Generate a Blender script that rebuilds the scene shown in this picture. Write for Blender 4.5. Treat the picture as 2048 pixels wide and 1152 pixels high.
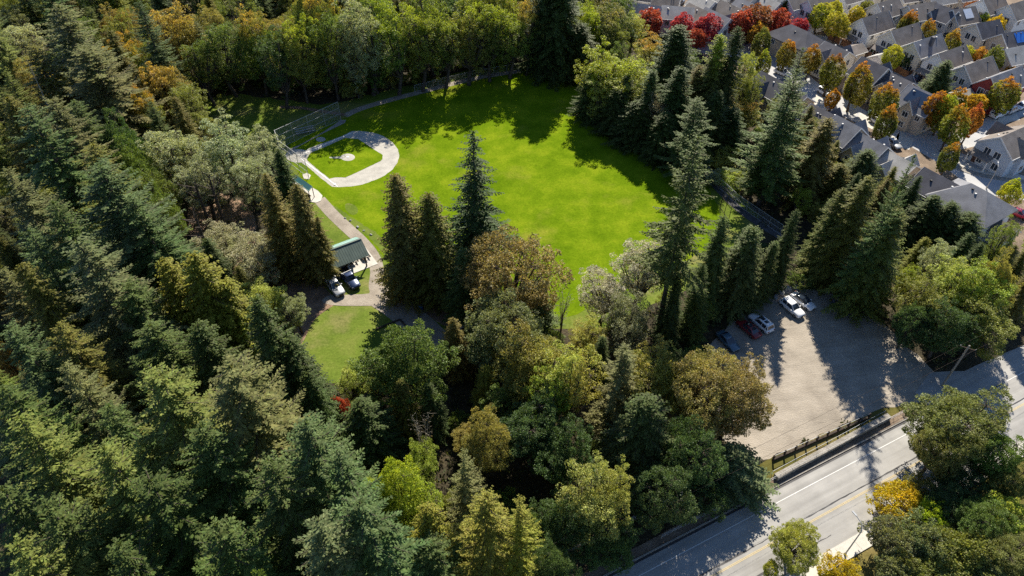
import bpy, bmesh, math, random
import numpy as np
from mathutils import Vector, Matrix
for _o in list(bpy.data.objects): bpy.data.objects.remove(_o)
scene = bpy.context.scene
R = math.radians
# ------------------------------------------------------------------ camera
cam_d = bpy.data.cameras.new('camera'); cam = bpy.data.objects.new('camera', cam_d)
scene.collection.objects.link(cam); scene.camera = cam
cam.location = (0, 0, 85.0); cam.rotation_euler = (R(90 - 43.5), 0, 0)
cam_d.sensor_fit = 'HORIZONTAL'; cam_d.angle_x = 2 * math.atan(1024 / 1384.0)
cam_d.clip_start = 0.5; cam_d.clip_end = 6000
# ------------------------------------------------------------------ sky and sun
SUN_EL = 39.5; SHX, SHY = -0.21, -1.0            # shadows fall along (SHX, SHY)
sun_dir = Vector((-SHX, -SHY, math.hypot(SHX, SHY) * math.tan(R(SUN_EL)))).normalized()
world = bpy.data.worlds.new('World'); scene.world = world; world.use_nodes = True
wn = world.node_tree.nodes; wl = world.node_tree.links; wn.clear()
wo = wn.new('ShaderNodeOutputWorld'); wb = wn.new('ShaderNodeBackground'); ws = wn.new('ShaderNodeTexSky')
ws.sky_type = 'NISHITA'; ws.sun_disc = False; ws.sun_elevation = R(SUN_EL)
ws.sun_rotation = math.atan2(sun_dir.x, sun_dir.y); ws.altitude = 100; ws.air_density = 0.8; ws.dust_density = 0.0; ws.ozone_density = 4.0
wb.inputs['Strength'].default_value = 0.086
wl.new(ws.outputs[0], wb.inputs[0]); wl.new(wb.outputs[0], wo.inputs[0])
sd = bpy.data.lights.new('sun', 'SUN'); sun = bpy.data.objects.new('sun', sd); scene.collection.objects.link(sun)
sd.energy = 5.0; sd.angle = R(0.55); sd.color = (1.0, 0.925, 0.79)
sun.rotation_euler = (-sun_dir).to_track_quat('-Z', 'Y').to_euler(); sun.location = (0, 0, 120)
scene.view_settings.view_transform = 'Standard'; scene.view_settings.look = 'None'
scene.view_settings.gamma = 1.0; scene.view_settings.use_curve_mapping = False
scene.view_settings.exposure = 1.0
scene.render.engine = 'CYCLES'
cy = scene.cycles
cy.max_bounces = 6; cy.diffuse_bounces = 3; cy.glossy_bounces = 2; cy.transmission_bounces = 4; cy.transparent_max_bounces = 6
cy.caustics_reflective = False; cy.caustics_refractive = False
cy.use_denoising = False; cy.sample_clamp_indirect = 1.2
try: cy.denoiser = 'OPENIMAGEDENOISE'
except Exception: pass
cy.denoising_prefilter = 'ACCURATE' if hasattr(cy, 'denoising_prefilter') else cy.denoising_prefilter
try: cy.sampling_pattern = 'BLUE_NOISE'
except Exception: pass
col = scene.collection

# ------------------------------------------------------------------ surveyed plan of the site, metres
PX={
'park_lawn':[(-78.63,157.86),(-68.89,160.95),(-47.50,155.34),(-40.50,157.86),(-3.26,178.60),(18.48,178.60),(33.26,149.27),(45.04,125.90),(49.79,110.86),(42.50,97.15),(33.70,90.35),(14.76,79.34),(-10.47,80.49),(-10.85,73.81),(-15.86,67.66),(-29.95,68.16),(-35.63,75.98),(-37.15,86.52),(-41.15,104.52),(-45.74,115.91),(-54.41,133.83),(-68.27,142.39)],
'field':[(-52.34,135.49),(-45.69,124.95),(-39.56,115.91),(-33.10,108.43),(-27.34,103.00),(-23.49,97.15),(-20.00,89.70),(-10.78,85.28),(-2.06,82.85),(7.32,81.66),(12.56,83.45),(24.93,91.67),(41.01,103.00),(42.12,112.52),(40.52,124.95),(34.57,134.86),(29.20,145.78),(23.38,159.14),(16.64,171.30),(3.46,173.59),(-9.64,167.93),(-24.57,160.95),(-37.29,153.36),(-40.13,148.56),(-47.37,143.06)],
'soil1':[(-44.64,97.15),(-39.51,97.15),(-34.68,91.67),(-32.13,87.78),(-29.31,86.77),(-31.54,84.66),(-33.95,81.66),(-34.40,75.98),(-35.51,75.43),(-37.35,81.66),(-40.66,86.52)],
'soil2':[(-21.14,91.67),(-14.70,90.35),(-8.18,85.28),(-8.72,79.34),(-12.16,80.49),(-16.87,85.28),(-20.66,87.78)],
'soil3':[(-66.49,119.43),(-57.58,117.66),(-50.16,109.24),(-48.83,97.15),(-52.75,91.67),(-58.15,97.15),(-65.09,109.24)],
'path':[(-39.84,116.26),(-36.49,111.69),(-32.91,107.32),(-29.26,103.00),(-26.30,98.58),(-24.77,94.37),(-24.29,89.70),(-22.69,86.52)],
'drive':[(-25.05,88.80),(-20.32,85.03),(-15.99,80.72),(-12.90,77.08),(-11.06,74.45)],
'apron':[(-32.58,87.78),(-29.49,87.78),(-25.11,88.03),(-22.15,89.05),(-19.34,84.05),(-22.06,85.03),(-26.40,85.03),(-30.74,85.03),(-33.52,85.89)],
'worn1':[(-39.39,115.05),(-33.24,109.24),(-27.45,103.75),(-23.58,97.86),(-22.27,97.15),(-25.62,104.52),(-30.13,108.43),(-34.83,112.52),(-38.53,115.91)],
'worn2':[(-34.26,115.05),(-31.86,114.20),(-30.85,111.69),(-31.97,110.53),(-33.82,112.52)],
'bpath':[(-40.38,149.98),(-37.29,153.36),(-31.65,157.09),(-24.59,161.21),(-16.03,166.01),(-8.40,169.88),(2.13,173.59)],
'lpath':[(-57.15,154.35),(-52.11,153.85),(-46.90,152.39),(-40.46,150.46)],
'epath':[(39.53,131.19),(42.06,124.58),(44.20,117.31),(46.86,111.19),(49.73,106.85),(53.30,102.24)],
'skin':[(-46.07,135.44),(-39.53,140.64),(-37.50,142.95),(-35.68,143.02),(-32.53,142.37),(-29.89,140.83),(-27.32,138.01),(-25.78,135.08),(-25.19,132.58),(-25.24,129.79),(-25.95,127.08),(-27.35,124.76),(-29.33,122.97),(-31.68,121.37),(-34.13,120.65),(-36.65,120.43),(-37.96,120.58),(-40.05,122.81),(-42.43,125.41),(-44.96,128.42),(-47.40,130.83),(-47.17,133.29)],
'ingrass':[(-45.13,133.79),(-41.63,136.90),(-38.60,139.96),(-35.52,139.51),(-34.68,138.61),(-31.75,135.62),(-28.89,132.72),(-28.74,131.18),(-29.05,130.31),(-32.54,126.87),(-35.71,123.94),(-36.74,124.01),(-37.86,124.01),(-39.07,123.52),(-42.66,127.41),(-45.47,130.83),(-45.46,132.58)],
'home':[(-44.94,132.40),(-44.88,131.79),(-44.97,131.22),(-45.19,130.70),(-45.54,130.27),(-46.00,129.95),(-46.54,129.76),(-47.14,129.69),(-47.78,129.76),(-48.41,129.95),(-49.01,130.27),(-49.55,130.70),(-50.00,131.22),(-50.35,131.79),(-50.56,132.40),(-50.64,133.02),(-50.57,133.60),(-50.35,134.13),(-50.01,134.57),(-49.55,134.91),(-48.99,135.12),(-48.38,135.19),(-47.73,135.12),(-47.08,134.91),(-46.47,134.57),(-45.92,134.13),(-45.47,133.60),(-45.14,133.02)],
'mound':[(-34.97,131.81),(-34.96,131.48),(-35.03,131.17),(-35.17,130.89),(-35.38,130.66),(-35.65,130.49),(-35.96,130.38),(-36.31,130.34),(-36.66,130.38),(-37.02,130.49),(-37.35,130.66),(-37.64,130.89),(-37.87,131.17),(-38.05,131.48),(-38.14,131.81),(-38.16,132.13),(-38.10,132.45),(-37.96,132.73),(-37.75,132.96),(-37.48,133.14),(-37.16,133.25),(-36.81,133.29),(-36.45,133.25),(-36.10,133.14),(-35.76,132.96),(-35.47,132.73),(-35.24,132.45),(-35.07,132.13)],
'mpath':[(-40.68,131.91),(-38.01,132.16),(-37.84,131.18),(-40.60,131.53)],
'deck':[(-43.00,139.32),(-42.98,139.09),(-43.02,138.88),(-43.11,138.69),(-43.25,138.53),(-43.44,138.41),(-43.66,138.33),(-43.89,138.31),(-44.14,138.33),(-44.39,138.41),(-44.62,138.53),(-44.83,138.69),(-45.00,138.88),(-45.12,139.09),(-45.20,139.32),(-45.22,139.54),(-45.18,139.76),(-45.09,139.95),(-44.95,140.11),(-44.76,140.24),(-44.54,140.31),(-44.30,140.34),(-44.05,140.31),(-43.80,140.24),(-43.57,140.11),(-43.36,139.95),(-43.19,139.76),(-43.07,139.54)],
'chalk3':[(-46.78,133.29),(-37.37,142.17)],
'chalk1':[(-46.93,131.32),(-36.77,120.58)],
'slab1':[(-46.84,121.97),(-44.29,121.97),(-40.62,119.07),(-39.32,117.31),(-39.29,115.57),(-40.18,114.88),(-41.48,115.22)],
'slab3':[(-50.72,134.86),(-48.36,136.96),(-43.85,143.06),(-41.00,148.09),(-39.80,148.09),(-39.80,146.70),(-44.67,141.28),(-48.27,136.54),(-49.96,134.04)],
'slab2':[(-45.15,124.95),(-44.35,125.71),(-43.28,124.76),(-43.39,123.26),(-44.50,123.45)],
'lot':[(32.51,75.98),(39.22,83.45),(44.40,86.77),(49.09,89.31),(54.79,89.05),(59.14,86.27),(63.01,80.49),(66.19,72.23),(67.16,68.16),(64.33,64.77),(54.56,62.72),(44.96,58.61),(36.53,54.40),(32.05,53.43),(30.52,59.31),(29.42,68.65)],
'entrance':[(62.04,66.20),(66.09,70.16),(71.76,70.47),(84.07,75.98),(92.57,80.49),(92.27,77.08),(65.28,61.53),(63.05,62.90)],
'verge':[(13.40,37.67),(28.55,50.29),(36.57,54.56),(44.96,58.61),(54.63,62.90),(63.87,64.77),(64.00,61.98),(51.96,55.89),(34.50,46.92),(17.12,37.67)],
'roadaxis':[(25.91,38.18),(58.22,54.32)],
'hood':[(21.80,249.41),(33.21,199.73),(44.41,196.26),(54.12,180.11),(60.15,160.43),(67.67,143.51),(73.81,130.79),(85.58,119.43),(90.10,103.00),(95.04,94.37),(115.25,91.67),(272.64,249.41)],
'street1':[(64.20,187.94),(72.99,194.56),(75.01,186.34),(79.55,165.74),(85.64,154.10),(90.99,143.06),(99.20,143.06),(105.60,141.72),(99.52,134.86),(110.15,124.58),(121.16,115.91),(117.04,109.24),(105.50,115.91),(100.23,117.31),(96.76,120.88),(93.58,130.39),(89.38,139.10),(81.05,148.09),(72.78,160.43),(63.57,174.17)],
'street2':[(99.37,139.53),(106.82,143.06),(114.61,149.27),(128.01,157.86),(158.88,177.11),(150.22,163.06),(123.79,149.98),(113.72,143.96),(106.76,136.96),(101.21,134.86)],
'street3':[(44.76,189.57),(54.76,183.19),(65.21,180.72),(70.39,184.76),(64.98,191.21),(54.57,196.26),(44.86,199.03)],
'lane1':[(84.44,199.03),(90.63,195.58),(100.59,180.11),(107.26,167.11),(111.08,159.91),(107.63,157.86),(103.41,164.12),(96.73,177.11),(87.88,191.54)],
'lane2':[(106.71,220.51),(111.26,213.77),(116.98,199.73),(125.39,186.34),(130.35,174.17),(132.98,167.11),(131.52,164.39),(127.56,171.30),(121.14,183.19),(114.08,196.26),(106.28,210.70)],
'lane3':[(61.72,220.51),(66.84,225.88),(72.16,224.62),(66.09,215.32),(64.01,216.51)],
'csw':[(93.94,133.21),(97.45,130.39),(100.72,126.86),(105.18,124.95),(110.83,123.45)],
'cvg':[(94.69,130.39),(98.18,127.25),(101.95,124.95),(109.36,122.71)],
}
PXDRV=[[(76.99,160.95),(79.68,158.37),(77.07,152.39),(74.55,154.84)],
[(83.26,157.86),(85.73,154.35),(83.17,149.98),(80.74,152.39)],
[(85.26,152.39),(88.12,147.16),(85.13,143.06),(82.32,147.63)],
[(90.99,143.06),(92.61,139.10),(89.69,134.86),(86.46,136.96)],
[(85.76,138.67),(90.99,143.06),(87.94,136.96),(84.83,134.86)],
[(70.78,171.30),(73.42,169.04),(71.33,164.12),(68.58,165.74)],
[(117.01,151.66),(123.13,152.87),(121.81,148.09),(114.65,145.78)],
[(98.88,193.54),(101.44,191.54),(98.75,186.98),(96.22,188.92)]]
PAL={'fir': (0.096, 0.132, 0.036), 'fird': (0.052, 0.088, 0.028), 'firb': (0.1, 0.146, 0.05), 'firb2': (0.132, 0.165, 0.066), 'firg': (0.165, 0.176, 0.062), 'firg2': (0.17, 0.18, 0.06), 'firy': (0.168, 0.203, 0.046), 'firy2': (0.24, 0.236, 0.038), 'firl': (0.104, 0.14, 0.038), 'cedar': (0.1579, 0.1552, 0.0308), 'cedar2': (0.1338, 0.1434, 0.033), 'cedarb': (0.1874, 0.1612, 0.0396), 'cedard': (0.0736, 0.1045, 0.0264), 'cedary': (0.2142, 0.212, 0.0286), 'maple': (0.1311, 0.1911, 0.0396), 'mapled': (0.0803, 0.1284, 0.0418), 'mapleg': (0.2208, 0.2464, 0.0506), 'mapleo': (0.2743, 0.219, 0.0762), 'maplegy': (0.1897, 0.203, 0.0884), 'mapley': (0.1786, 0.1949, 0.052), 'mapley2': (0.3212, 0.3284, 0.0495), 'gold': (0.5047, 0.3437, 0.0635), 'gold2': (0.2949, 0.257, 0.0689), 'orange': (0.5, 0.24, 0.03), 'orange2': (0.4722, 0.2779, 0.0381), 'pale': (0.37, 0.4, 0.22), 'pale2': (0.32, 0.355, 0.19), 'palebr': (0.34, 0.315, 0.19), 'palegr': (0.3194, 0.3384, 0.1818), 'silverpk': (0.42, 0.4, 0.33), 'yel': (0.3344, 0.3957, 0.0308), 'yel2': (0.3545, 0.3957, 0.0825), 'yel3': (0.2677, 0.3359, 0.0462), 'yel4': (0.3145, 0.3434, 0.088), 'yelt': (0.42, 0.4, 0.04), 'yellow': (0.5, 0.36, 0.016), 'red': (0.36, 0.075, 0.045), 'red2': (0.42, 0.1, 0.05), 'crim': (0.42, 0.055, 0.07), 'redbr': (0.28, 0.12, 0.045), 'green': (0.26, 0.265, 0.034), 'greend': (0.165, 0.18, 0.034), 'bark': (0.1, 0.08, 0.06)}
# x, y, height, crown radius, species, colour, top colour, group, label
TREES=[
(-119.2,163.5,20.0,5.95,'alder','pale',None,'trees of the dense forest on the western side','pale grey-green broadleaf tree in the top corner of the forest'),
(-92.7,141.9,30.0,13.32,'fir','firg',None,'trees of the dense forest on the western side','tall olive fir beside the pale tree in the top corner'),
(-96.4,133.8,25.0,9.52,'fir','cedar',None,'trees of the dense forest on the western side','brownish fir below the tall olive fir at the top'),
(-83.4,130.5,26.0,12.41,'fir','firg',None,'trees of the dense forest on the western side','olive fir with spreading boughs left of the small orange-topped maple'),
(-94.8,163.7,22.0,5.06,'alder','mapleg',None,'trees of the dense forest on the western side','green-brown broadleaf tree between olive fir and golden maple'),
(-81.1,164.1,23.0,9.56,'maple','gold2','gold','trees of the dense forest on the western side','big golden maple at the top of the forest'),
(-90.4,154.2,18.0,5.66,'maple','mapleg','orange2','trees of the dense forest on the western side','small maple with orange-yellow top in the forest'),
(-69.4,159.6,22.0,5.79,'alder','maple',None,'trees of the dense forest on the western side','green broadleaf tree right of the big golden maple'),
(-73.5,155.1,19.0,5.20,'alder','maple',None,'trees of the dense forest on the western side','dark green tree tucked under the golden maple'),
(-61.9,160.5,23.0,6.84,'maple','maple','gold','trees of the forest wall beyond the ball field','dark maple flecked with yellow behind the shaded lawn'),
(-50.8,156.2,22.0,7.02,'maple','mapleg','yel','trees of the forest wall beyond the ball field','yellow-green maple behind the shaded lawn'),
(-55.2,153.4,22.0,5.36,'alder','mapled',None,'trees of the forest wall beyond the ball field','dark tree between the two maples behind the shaded lawn'),
(-43.4,158.0,24.0,5.43,'alder','maple',None,'trees of the forest wall beyond the ball field','slim green tree beside the grey cottonwood'),
(-78.6,143.9,18.0,7.42,'maple','gold2','gold','trees of the dense forest on the western side','golden-olive maple in the middle of the upper forest'),
(-72.3,139.1,16.0,5.40,'alder','mapleg',None,'trees of the dense forest on the western side','olive broadleaf tree at the corner of the shaded lawn'),
(-78.7,132.6,17.0,5.76,'maple','mapleg','orange2','trees of the dense forest on the western side','maple with orange patches above the silver willows'),
(-68.4,134.2,11.0,4.37,'alder','mapleg',None,'trees of the dense forest on the western side','low olive tree left of the shaded lawn'),
(-76.8,100.2,30.0,9.82,'fir','firb',None,'trees of the dense forest on the western side','big blue-green fir at the western edge above the snag'),
(-77.5,106.7,28.0,7.52,'fir','firg',None,'trees of the dense forest on the western side','grey-green fir touching the big blue-green fir'),
(-92.0,115.1,24.0,7.02,'cedar','cedar',None,'trees of the dense forest on the western side','brown cedar on the picture edge in the upper forest'),
(-78.8,114.2,24.0,7.52,'fir','fir',None,'trees of the dense forest on the western side','dark fir behind the bare snag'),
(-75.4,116.0,21.0,5.17,'maple','mapled',None,'trees of the dense forest on the western side','dark maple beside the bare snag'),
(-66.4,94.2,27.0,8.53,'fir','cedar',None,'trees of the dense forest on the western side','brown-green fir below the bare snag'),
(-71.9,111.4,18.0,5.46,'maple','maple',None,'trees of the dense forest on the western side','green maple left of the silver willows'),
(-76.5,89.4,26.0,7.56,'fir','firg',None,'trees of the dense forest on the western side','grey-green fir on the picture edge below the big blue-green fir'),
(-66.0,117.5,18.0,6.15,'alder','pale',None,'silver-leaved trees','silver-leaved tree leftmost of the silver willows'),
(-57.4,119.0,18.0,6.66,'alder','pale',None,'silver-leaved trees','silver-leaved tree with the highest crown of the willows'),
(-51.0,121.4,14.0,4.75,'alder','pale',None,'silver-leaved trees','silver-leaved tree nearest to the backstop'),
(-51.3,112.7,14.0,5.21,'alder','pale2',None,'silver-leaved trees','silver-leaved tree in front of the one nearest the backstop'),
(-59.2,109.5,16.0,5.06,'alder','pale2',None,'silver-leaved trees','silver-leaved tree lowest in the middle of the willows'),
(-66.8,106.1,15.0,5.16,'maple','maple',None,'trees of the dense forest on the western side','bright green maple under the silver willows'),
(-42.9,107.9,17.0,4.20,'cedar','cedard',None,'trees of the dense forest on the western side','dark narrow conifer touching the end of the backstop'),
(-39.9,93.3,22.0,4.97,'cedar','cedarb',None,'brown cedars beside the pavilion','brown cedar left one of the pair beside the pavilion'),
(-35.2,92.2,21.1,4.96,'cedar','cedarb',None,'brown cedars beside the pavilion','brown cedar right one of the pair beside the pavilion'),
(-32.8,91.4,14.7,2.14,'cedar','cedarb',None,'brown cedars beside the pavilion','short brown cedar leaning over the pavilion roof'),
(-58.2,83.3,30.0,9.87,'fir','firb',None,'trees of the dense forest on the western side','large blue-green fir left of the sunlit clearing'),
(-54.5,81.1,26.0,8.84,'fir','firb',None,'trees of the dense forest on the western side','blue-green fir at the edge of the sunlit clearing'),
(-61.3,75.0,30.0,7.94,'fir','fir',None,'trees of the dense forest on the western side','dark fir left of the large blue-green fir'),
(-60.3,95.3,18.0,4.13,'maple','maple',None,'trees of the dense forest on the western side','glossy green maple on the edge of the sunlit clearing'),
(-51.5,94.3,10.0,5.41,'alder','palebr',None,'pale trees of the clearing','pale brownish tree in the sunlit clearing'),
(-43.7,89.8,12.0,5.50,'alder','palebr',None,'pale trees of the clearing','pale brownish tree right of the bare trunks of the clearing'),
(-64.3,71.1,28.0,7.16,'fir','firb',None,'trees of the dense forest on the western side','blue-green fir on the picture edge halfway up'),
(-53.4,66.4,31.0,10.40,'fir','firb2',None,'trees of the dense forest on the western side','broadest grey-blue fir in the middle of the western forest'),
(-63.8,67.4,26.0,5.56,'cedar','cedar',None,'trees of the dense forest on the western side','golden-olive cedar in front of the blue-green edge fir'),
(-47.4,70.2,24.0,6.01,'cedar','cedary',None,'golden cedars below the clearing','golden cedar left one of the pair below the clearing'),
(-43.5,70.1,25.0,8.25,'cedar','cedary',None,'golden cedars below the clearing','golden cedar right one of the pair below the clearing'),
(-40.0,70.1,20.0,5.46,'cedar','cedary',None,'golden cedars below the clearing','short golden cedar below the pale clearing trees'),
(-40.2,79.2,12.0,4.30,'alder','yel2',None,'trees of the dense forest on the western side','light yellow-green tree behind the sharp dark cedar'),
(-30.1,58.0,28.0,5.86,'cedar','cedard',None,'dark cedars beside the small lawn','sharp-topped dark cedar beside the small lawn'),
(-28.0,58.5,21.0,5.59,'cedar','cedard',None,'dark cedars beside the small lawn','second dark cedar bordering the small lawn'),
(-26.1,56.1,17.0,4.35,'cedar','cedard',None,'dark cedars beside the small lawn','lowest dark cedar bordering the small lawn'),
(-35.0,78.6,10.0,2.54,'alder','pale2',None,'trees of the dense forest on the western side','small pale tree at the edge of the bare soil'),
(-57.9,54.9,27.0,6.29,'fir','firb',None,'trees of the dense forest on the western side','blue-green fir on the picture edge below the golden-olive cedar'),
(-49.5,65.8,24.0,7.07,'fir','fir',None,'trees of the dense forest on the western side','dark green fir between the broad fir and golden cedars'),
(-38.4,58.6,24.0,6.30,'cedar','cedard',None,'trees of the dense forest on the western side','shadowed cedar below the golden cedars'),
(-54.6,56.7,26.0,7.03,'fir','cedar',None,'trees of the dense forest on the western side','brownish fir left below the broad grey-blue fir'),
(-43.6,56.9,24.0,6.93,'fir','fir',None,'trees of the dense forest on the western side','dark fir right below the broad grey-blue fir'),
(-48.6,49.5,27.0,6.52,'fir','firg',None,'trees of the dense forest on the western side','grey-tipped fir below the brownish fir'),
(-29.3,47.4,30.0,8.70,'fir','firg',None,'trees of the dense forest on the western side','large grey-green fir left of the red shrub'),
(-36.5,45.1,30.0,9.10,'fir','firy',None,'trees of the dense forest on the western side','large yellow-green fir in the lower forest'),
(-52.2,46.0,28.0,6.87,'fir','fir',None,'trees of the dense forest on the western side','dark fir on the picture edge in the lower forest'),
(-42.6,44.2,27.0,6.19,'fir','fir',None,'trees of the dense forest on the western side','dark fir between grey-tipped and yellow-green firs'),
(-20.9,41.1,29.0,7.84,'fir','firb',None,'trees of the dense forest on the western side','blue-green fir in front of the red shrub'),
(-48.0,38.9,30.0,8.06,'fir','firy',None,'trees of the dense forest on the western side','yellow-green fir on the picture edge in the lower corner'),
(-39.5,37.4,29.0,7.06,'fir','firy',None,'trees of the dense forest on the western side','yellow-green fir second from the lower corner'),
(-30.5,39.2,28.0,7.27,'fir','fir',None,'trees of the dense forest on the western side','green fir below the large grey-green fir'),
(-22.9,35.2,29.0,7.35,'fir','fir',None,'trees of the dense forest on the western side','green fir below the one in front of the red shrub'),
(-16.0,37.2,28.0,6.27,'fir','firb',None,'trees of the dense forest on the western side','pale-tipped fir left of the yellow-green maple'),
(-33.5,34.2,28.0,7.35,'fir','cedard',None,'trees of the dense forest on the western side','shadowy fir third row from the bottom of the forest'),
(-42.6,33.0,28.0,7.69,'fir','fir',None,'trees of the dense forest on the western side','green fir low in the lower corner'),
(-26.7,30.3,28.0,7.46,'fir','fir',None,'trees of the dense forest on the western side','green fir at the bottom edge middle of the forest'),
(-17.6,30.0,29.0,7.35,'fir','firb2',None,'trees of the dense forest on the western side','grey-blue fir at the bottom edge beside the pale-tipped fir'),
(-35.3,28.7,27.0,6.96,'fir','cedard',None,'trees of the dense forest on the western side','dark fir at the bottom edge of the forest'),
(-43.5,27.7,28.0,6.81,'fir','firy',None,'trees of the dense forest on the western side','yellowish fir in the bottom corner of the forest'),
(-21.5,27.1,26.0,3.78,'maple','maple',None,'trees of the dense forest on the western side','green maple half cut by the bottom edge'),
(-13.6,32.5,28.0,7.02,'fir','firb',None,'trees of the dense forest on the western side','pale green fir leaning over the bottom edge'),
(-34.9,160.4,27.1,6.50,'alder','palegr',None,'trees of the forest wall beyond the ball field','tall grey cottonwood above the backstop path'),
(-38.4,158.9,21.5,4.41,'alder','palegr',None,'trees of the forest wall beyond the ball field','slim grey cottonwood left beside the tall one'),
(-28.4,160.4,24.6,5.75,'alder','maple','yel','trees of the forest wall beyond the ball field','forest wall tree right of the grey cottonwood'),
(-22.6,162.3,24.6,6.08,'alder','mapleg','yel','trees of the forest wall beyond the ball field','forest wall tree second right of the grey cottonwood'),
(-16.8,164.1,23.5,6.16,'alder','maple','yel','trees of the forest wall beyond the ball field','forest wall tree third right of the grey cottonwood'),
(-11.1,165.7,21.9,5.96,'alder','mapleg','yel','trees of the forest wall beyond the ball field','forest wall tree fourth right of the grey cottonwood'),
(-5.8,167.7,22.8,5.99,'alder','maple','yel','trees of the forest wall beyond the ball field','forest wall tree fifth right of the grey cottonwood'),
(-0.5,169.6,20.9,5.80,'alder','mapleg','yel','trees of the forest wall beyond the ball field','forest wall tree left of the tall dark conifers'),
(3.8,171.3,21.7,4.66,'alder','maple','gold','trees of the forest wall beyond the ball field','forest wall tree touching the tall dark conifers'),
(-33.2,168.5,27.6,6.31,'alder','maple','yel','trees of the forest wall beyond the ball field','high tree behind the grey cottonwood'),
(-20.7,171.3,26.6,6.42,'alder','maple','yel','trees of the forest wall beyond the ball field','high tree behind the forest wall'),
(-7.7,174.2,25.6,6.52,'alder','mapleg','yel','trees of the forest wall beyond the ball field','yellowish high tree behind the forest wall'),
(-3.0,177.1,22.3,6.92,'maple','mapleg','yel','trees of the forest wall beyond the ball field','maple on the skyline edge behind the forest wall'),
(-47.7,164.4,26.8,6.42,'maple','maple','gold','trees of the forest wall beyond the ball field','maple behind the slim green tree'),
(8.1,171.9,27.6,8.16,'cedar','cedard',None,'tall dark conifers at the far field corner','tall dark conifer left one behind the field corner'),
(12.3,171.9,28.1,8.55,'cedar','cedard',None,'tall dark conifers at the far field corner','tall dark conifer right one behind the field corner'),
(10.4,171.3,17.7,5.81,'maple','mapled','gold','trees of the forest wall beyond the ball field','dark maple with brown top between the tall dark conifers'),
(17.2,169.0,14.9,6.79,'cedar','cedard',None,'trees along the eastern edge of the field','dark rounded conifer beside the lime-green tree'),
(19.3,177.1,19.2,4.52,'alder','yel',None,'trees along the eastern edge of the field','lime-green tree behind the dark rounded conifer'),
(26.1,178.6,16.0,8.25,'maple','maple','gold2','trees along the eastern edge of the field','dark green maple in front of the far rooftops'),
(32.1,181.6,13.8,4.70,'alder','yel2',None,'trees along the eastern edge of the field','yellow-green tree behind the dark green maple by the rooftops'),
(20.2,150.0,18.9,6.69,'alder','yel',None,'lime willows over the field','lime willow left one over the field corner'),
(25.3,148.1,17.9,6.93,'alder','yel',None,'lime willows over the field','lime willow right one over the field corner'),
(22.5,146.9,14.5,6.72,'alder','yel2',None,'lime willows over the field','lime willow hanging lowest toward the field'),
(34.8,164.4,15.0,5.23,'alder','yel2','orange2','trees along the eastern edge of the field','yellow-green alder between lime willows and dark cedar'),
(37.6,154.1,20.8,8.53,'cedar','cedard',None,'trees along the eastern edge of the field','broad dark cedar below the crimson maples'),
(29.7,140.2,16.6,5.55,'cedar','fir',None,'trees along the eastern edge of the field','slim conifer in front of the lime willows'),
(32.1,138.0,13.6,4.40,'alder','palebr',None,'trees along the eastern edge of the field','brownish tree in front of the broad dark cedar'),
(34.8,137.0,19.0,6.84,'cedar','cedard',None,'trees along the eastern edge of the field','dark cedar below the broad dark cedar'),
(40.8,142.4,16.9,5.23,'cedar','cedarb',None,'trees along the eastern edge of the field','brown-green cedar left of the tall slender cedars'),
(43.4,141.3,24.0,6.10,'cedar','cedar2','yel','trees along the eastern edge of the field','slender cedar with yellow-green top left one'),
(47.0,141.3,25.7,4.63,'cedar','cedard',None,'trees along the eastern edge of the field','slender dark cedar right one'),
(54.5,152.9,17.0,3.28,'alder','yel2',None,'trees along the eastern edge of the field','thin yellow-green tree right of the slender dark cedar'),
(54.2,144.6,15.6,3.18,'alder','mapleg',None,'trees along the eastern edge of the field','leafy tree overlapping the first grey roof'),
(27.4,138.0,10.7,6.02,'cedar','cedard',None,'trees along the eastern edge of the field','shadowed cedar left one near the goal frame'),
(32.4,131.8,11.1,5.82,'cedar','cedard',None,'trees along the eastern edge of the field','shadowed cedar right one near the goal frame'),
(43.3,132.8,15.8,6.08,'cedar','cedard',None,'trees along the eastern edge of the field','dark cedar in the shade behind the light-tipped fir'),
(36.3,123.1,19.8,6.31,'fir','firl',None,'trees along the eastern edge of the field','light-tipped fir left of the blackberry bank'),
(24.1,78.4,38.0,5.87,'spire','fir',None,'trees of the wood between the park drive and the road','tallest fir standing between the field and the parking lot'),
(52.2,141.3,9.5,4.28,'alder','yel2','gold','trees along the eastern edge of the field','yellow-leaved tree below the tan house wall'),
(48.0,134.9,10.6,5.19,'cedar','cedard',None,'trees along the eastern edge of the field','small dark cedar left of the giant fir'),
(50.5,114.5,29.3,8.16,'fir','firl',None,'trees along the eastern edge of the field','giant fir in front of the grey townhouse roofs'),
(56.8,128.8,26.4,5.09,'fir','fir',None,'trees along the eastern edge of the field','dark fir rising behind the giant fir'),
(49.0,115.9,16.1,3.53,'fir','firl',None,'trees along the eastern edge of the field','lower fir left beside the giant fir'),
(59.6,115.9,18.7,5.80,'cedar','cedarb',None,'trees along the eastern edge of the field','brown-green cedar right beside the giant fir'),
(69.5,116.8,11.4,6.06,'cedar','cedard',None,'trees along the eastern edge of the field','dark rounded conifer below the townhouse roofs'),
(64.3,114.2,9.6,5.02,'cedar','cedar',None,'trees along the eastern edge of the field','olive conifer between brown-green cedar and parking cedars'),
(56.7,84.5,31.9,4.06,'fir','firl',None,'trees around the gravel parking lot','pale-tipped fir in front of the townhouse roofs'),
(56.7,91.4,22.6,5.43,'cedar','cedar2',None,'huge cedars above the parking lot','huge cedar left one above the parking lot'),
(54.7,93.7,18.5,3.82,'cedar','cedar2',None,'huge cedars above the parking lot','huge cedar with brown-gold flank above the parking lot'),
(59.2,85.0,21.2,6.30,'cedar','cedar2',None,'huge cedars above the parking lot','huge cedar right one above the parking lot'),
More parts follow.
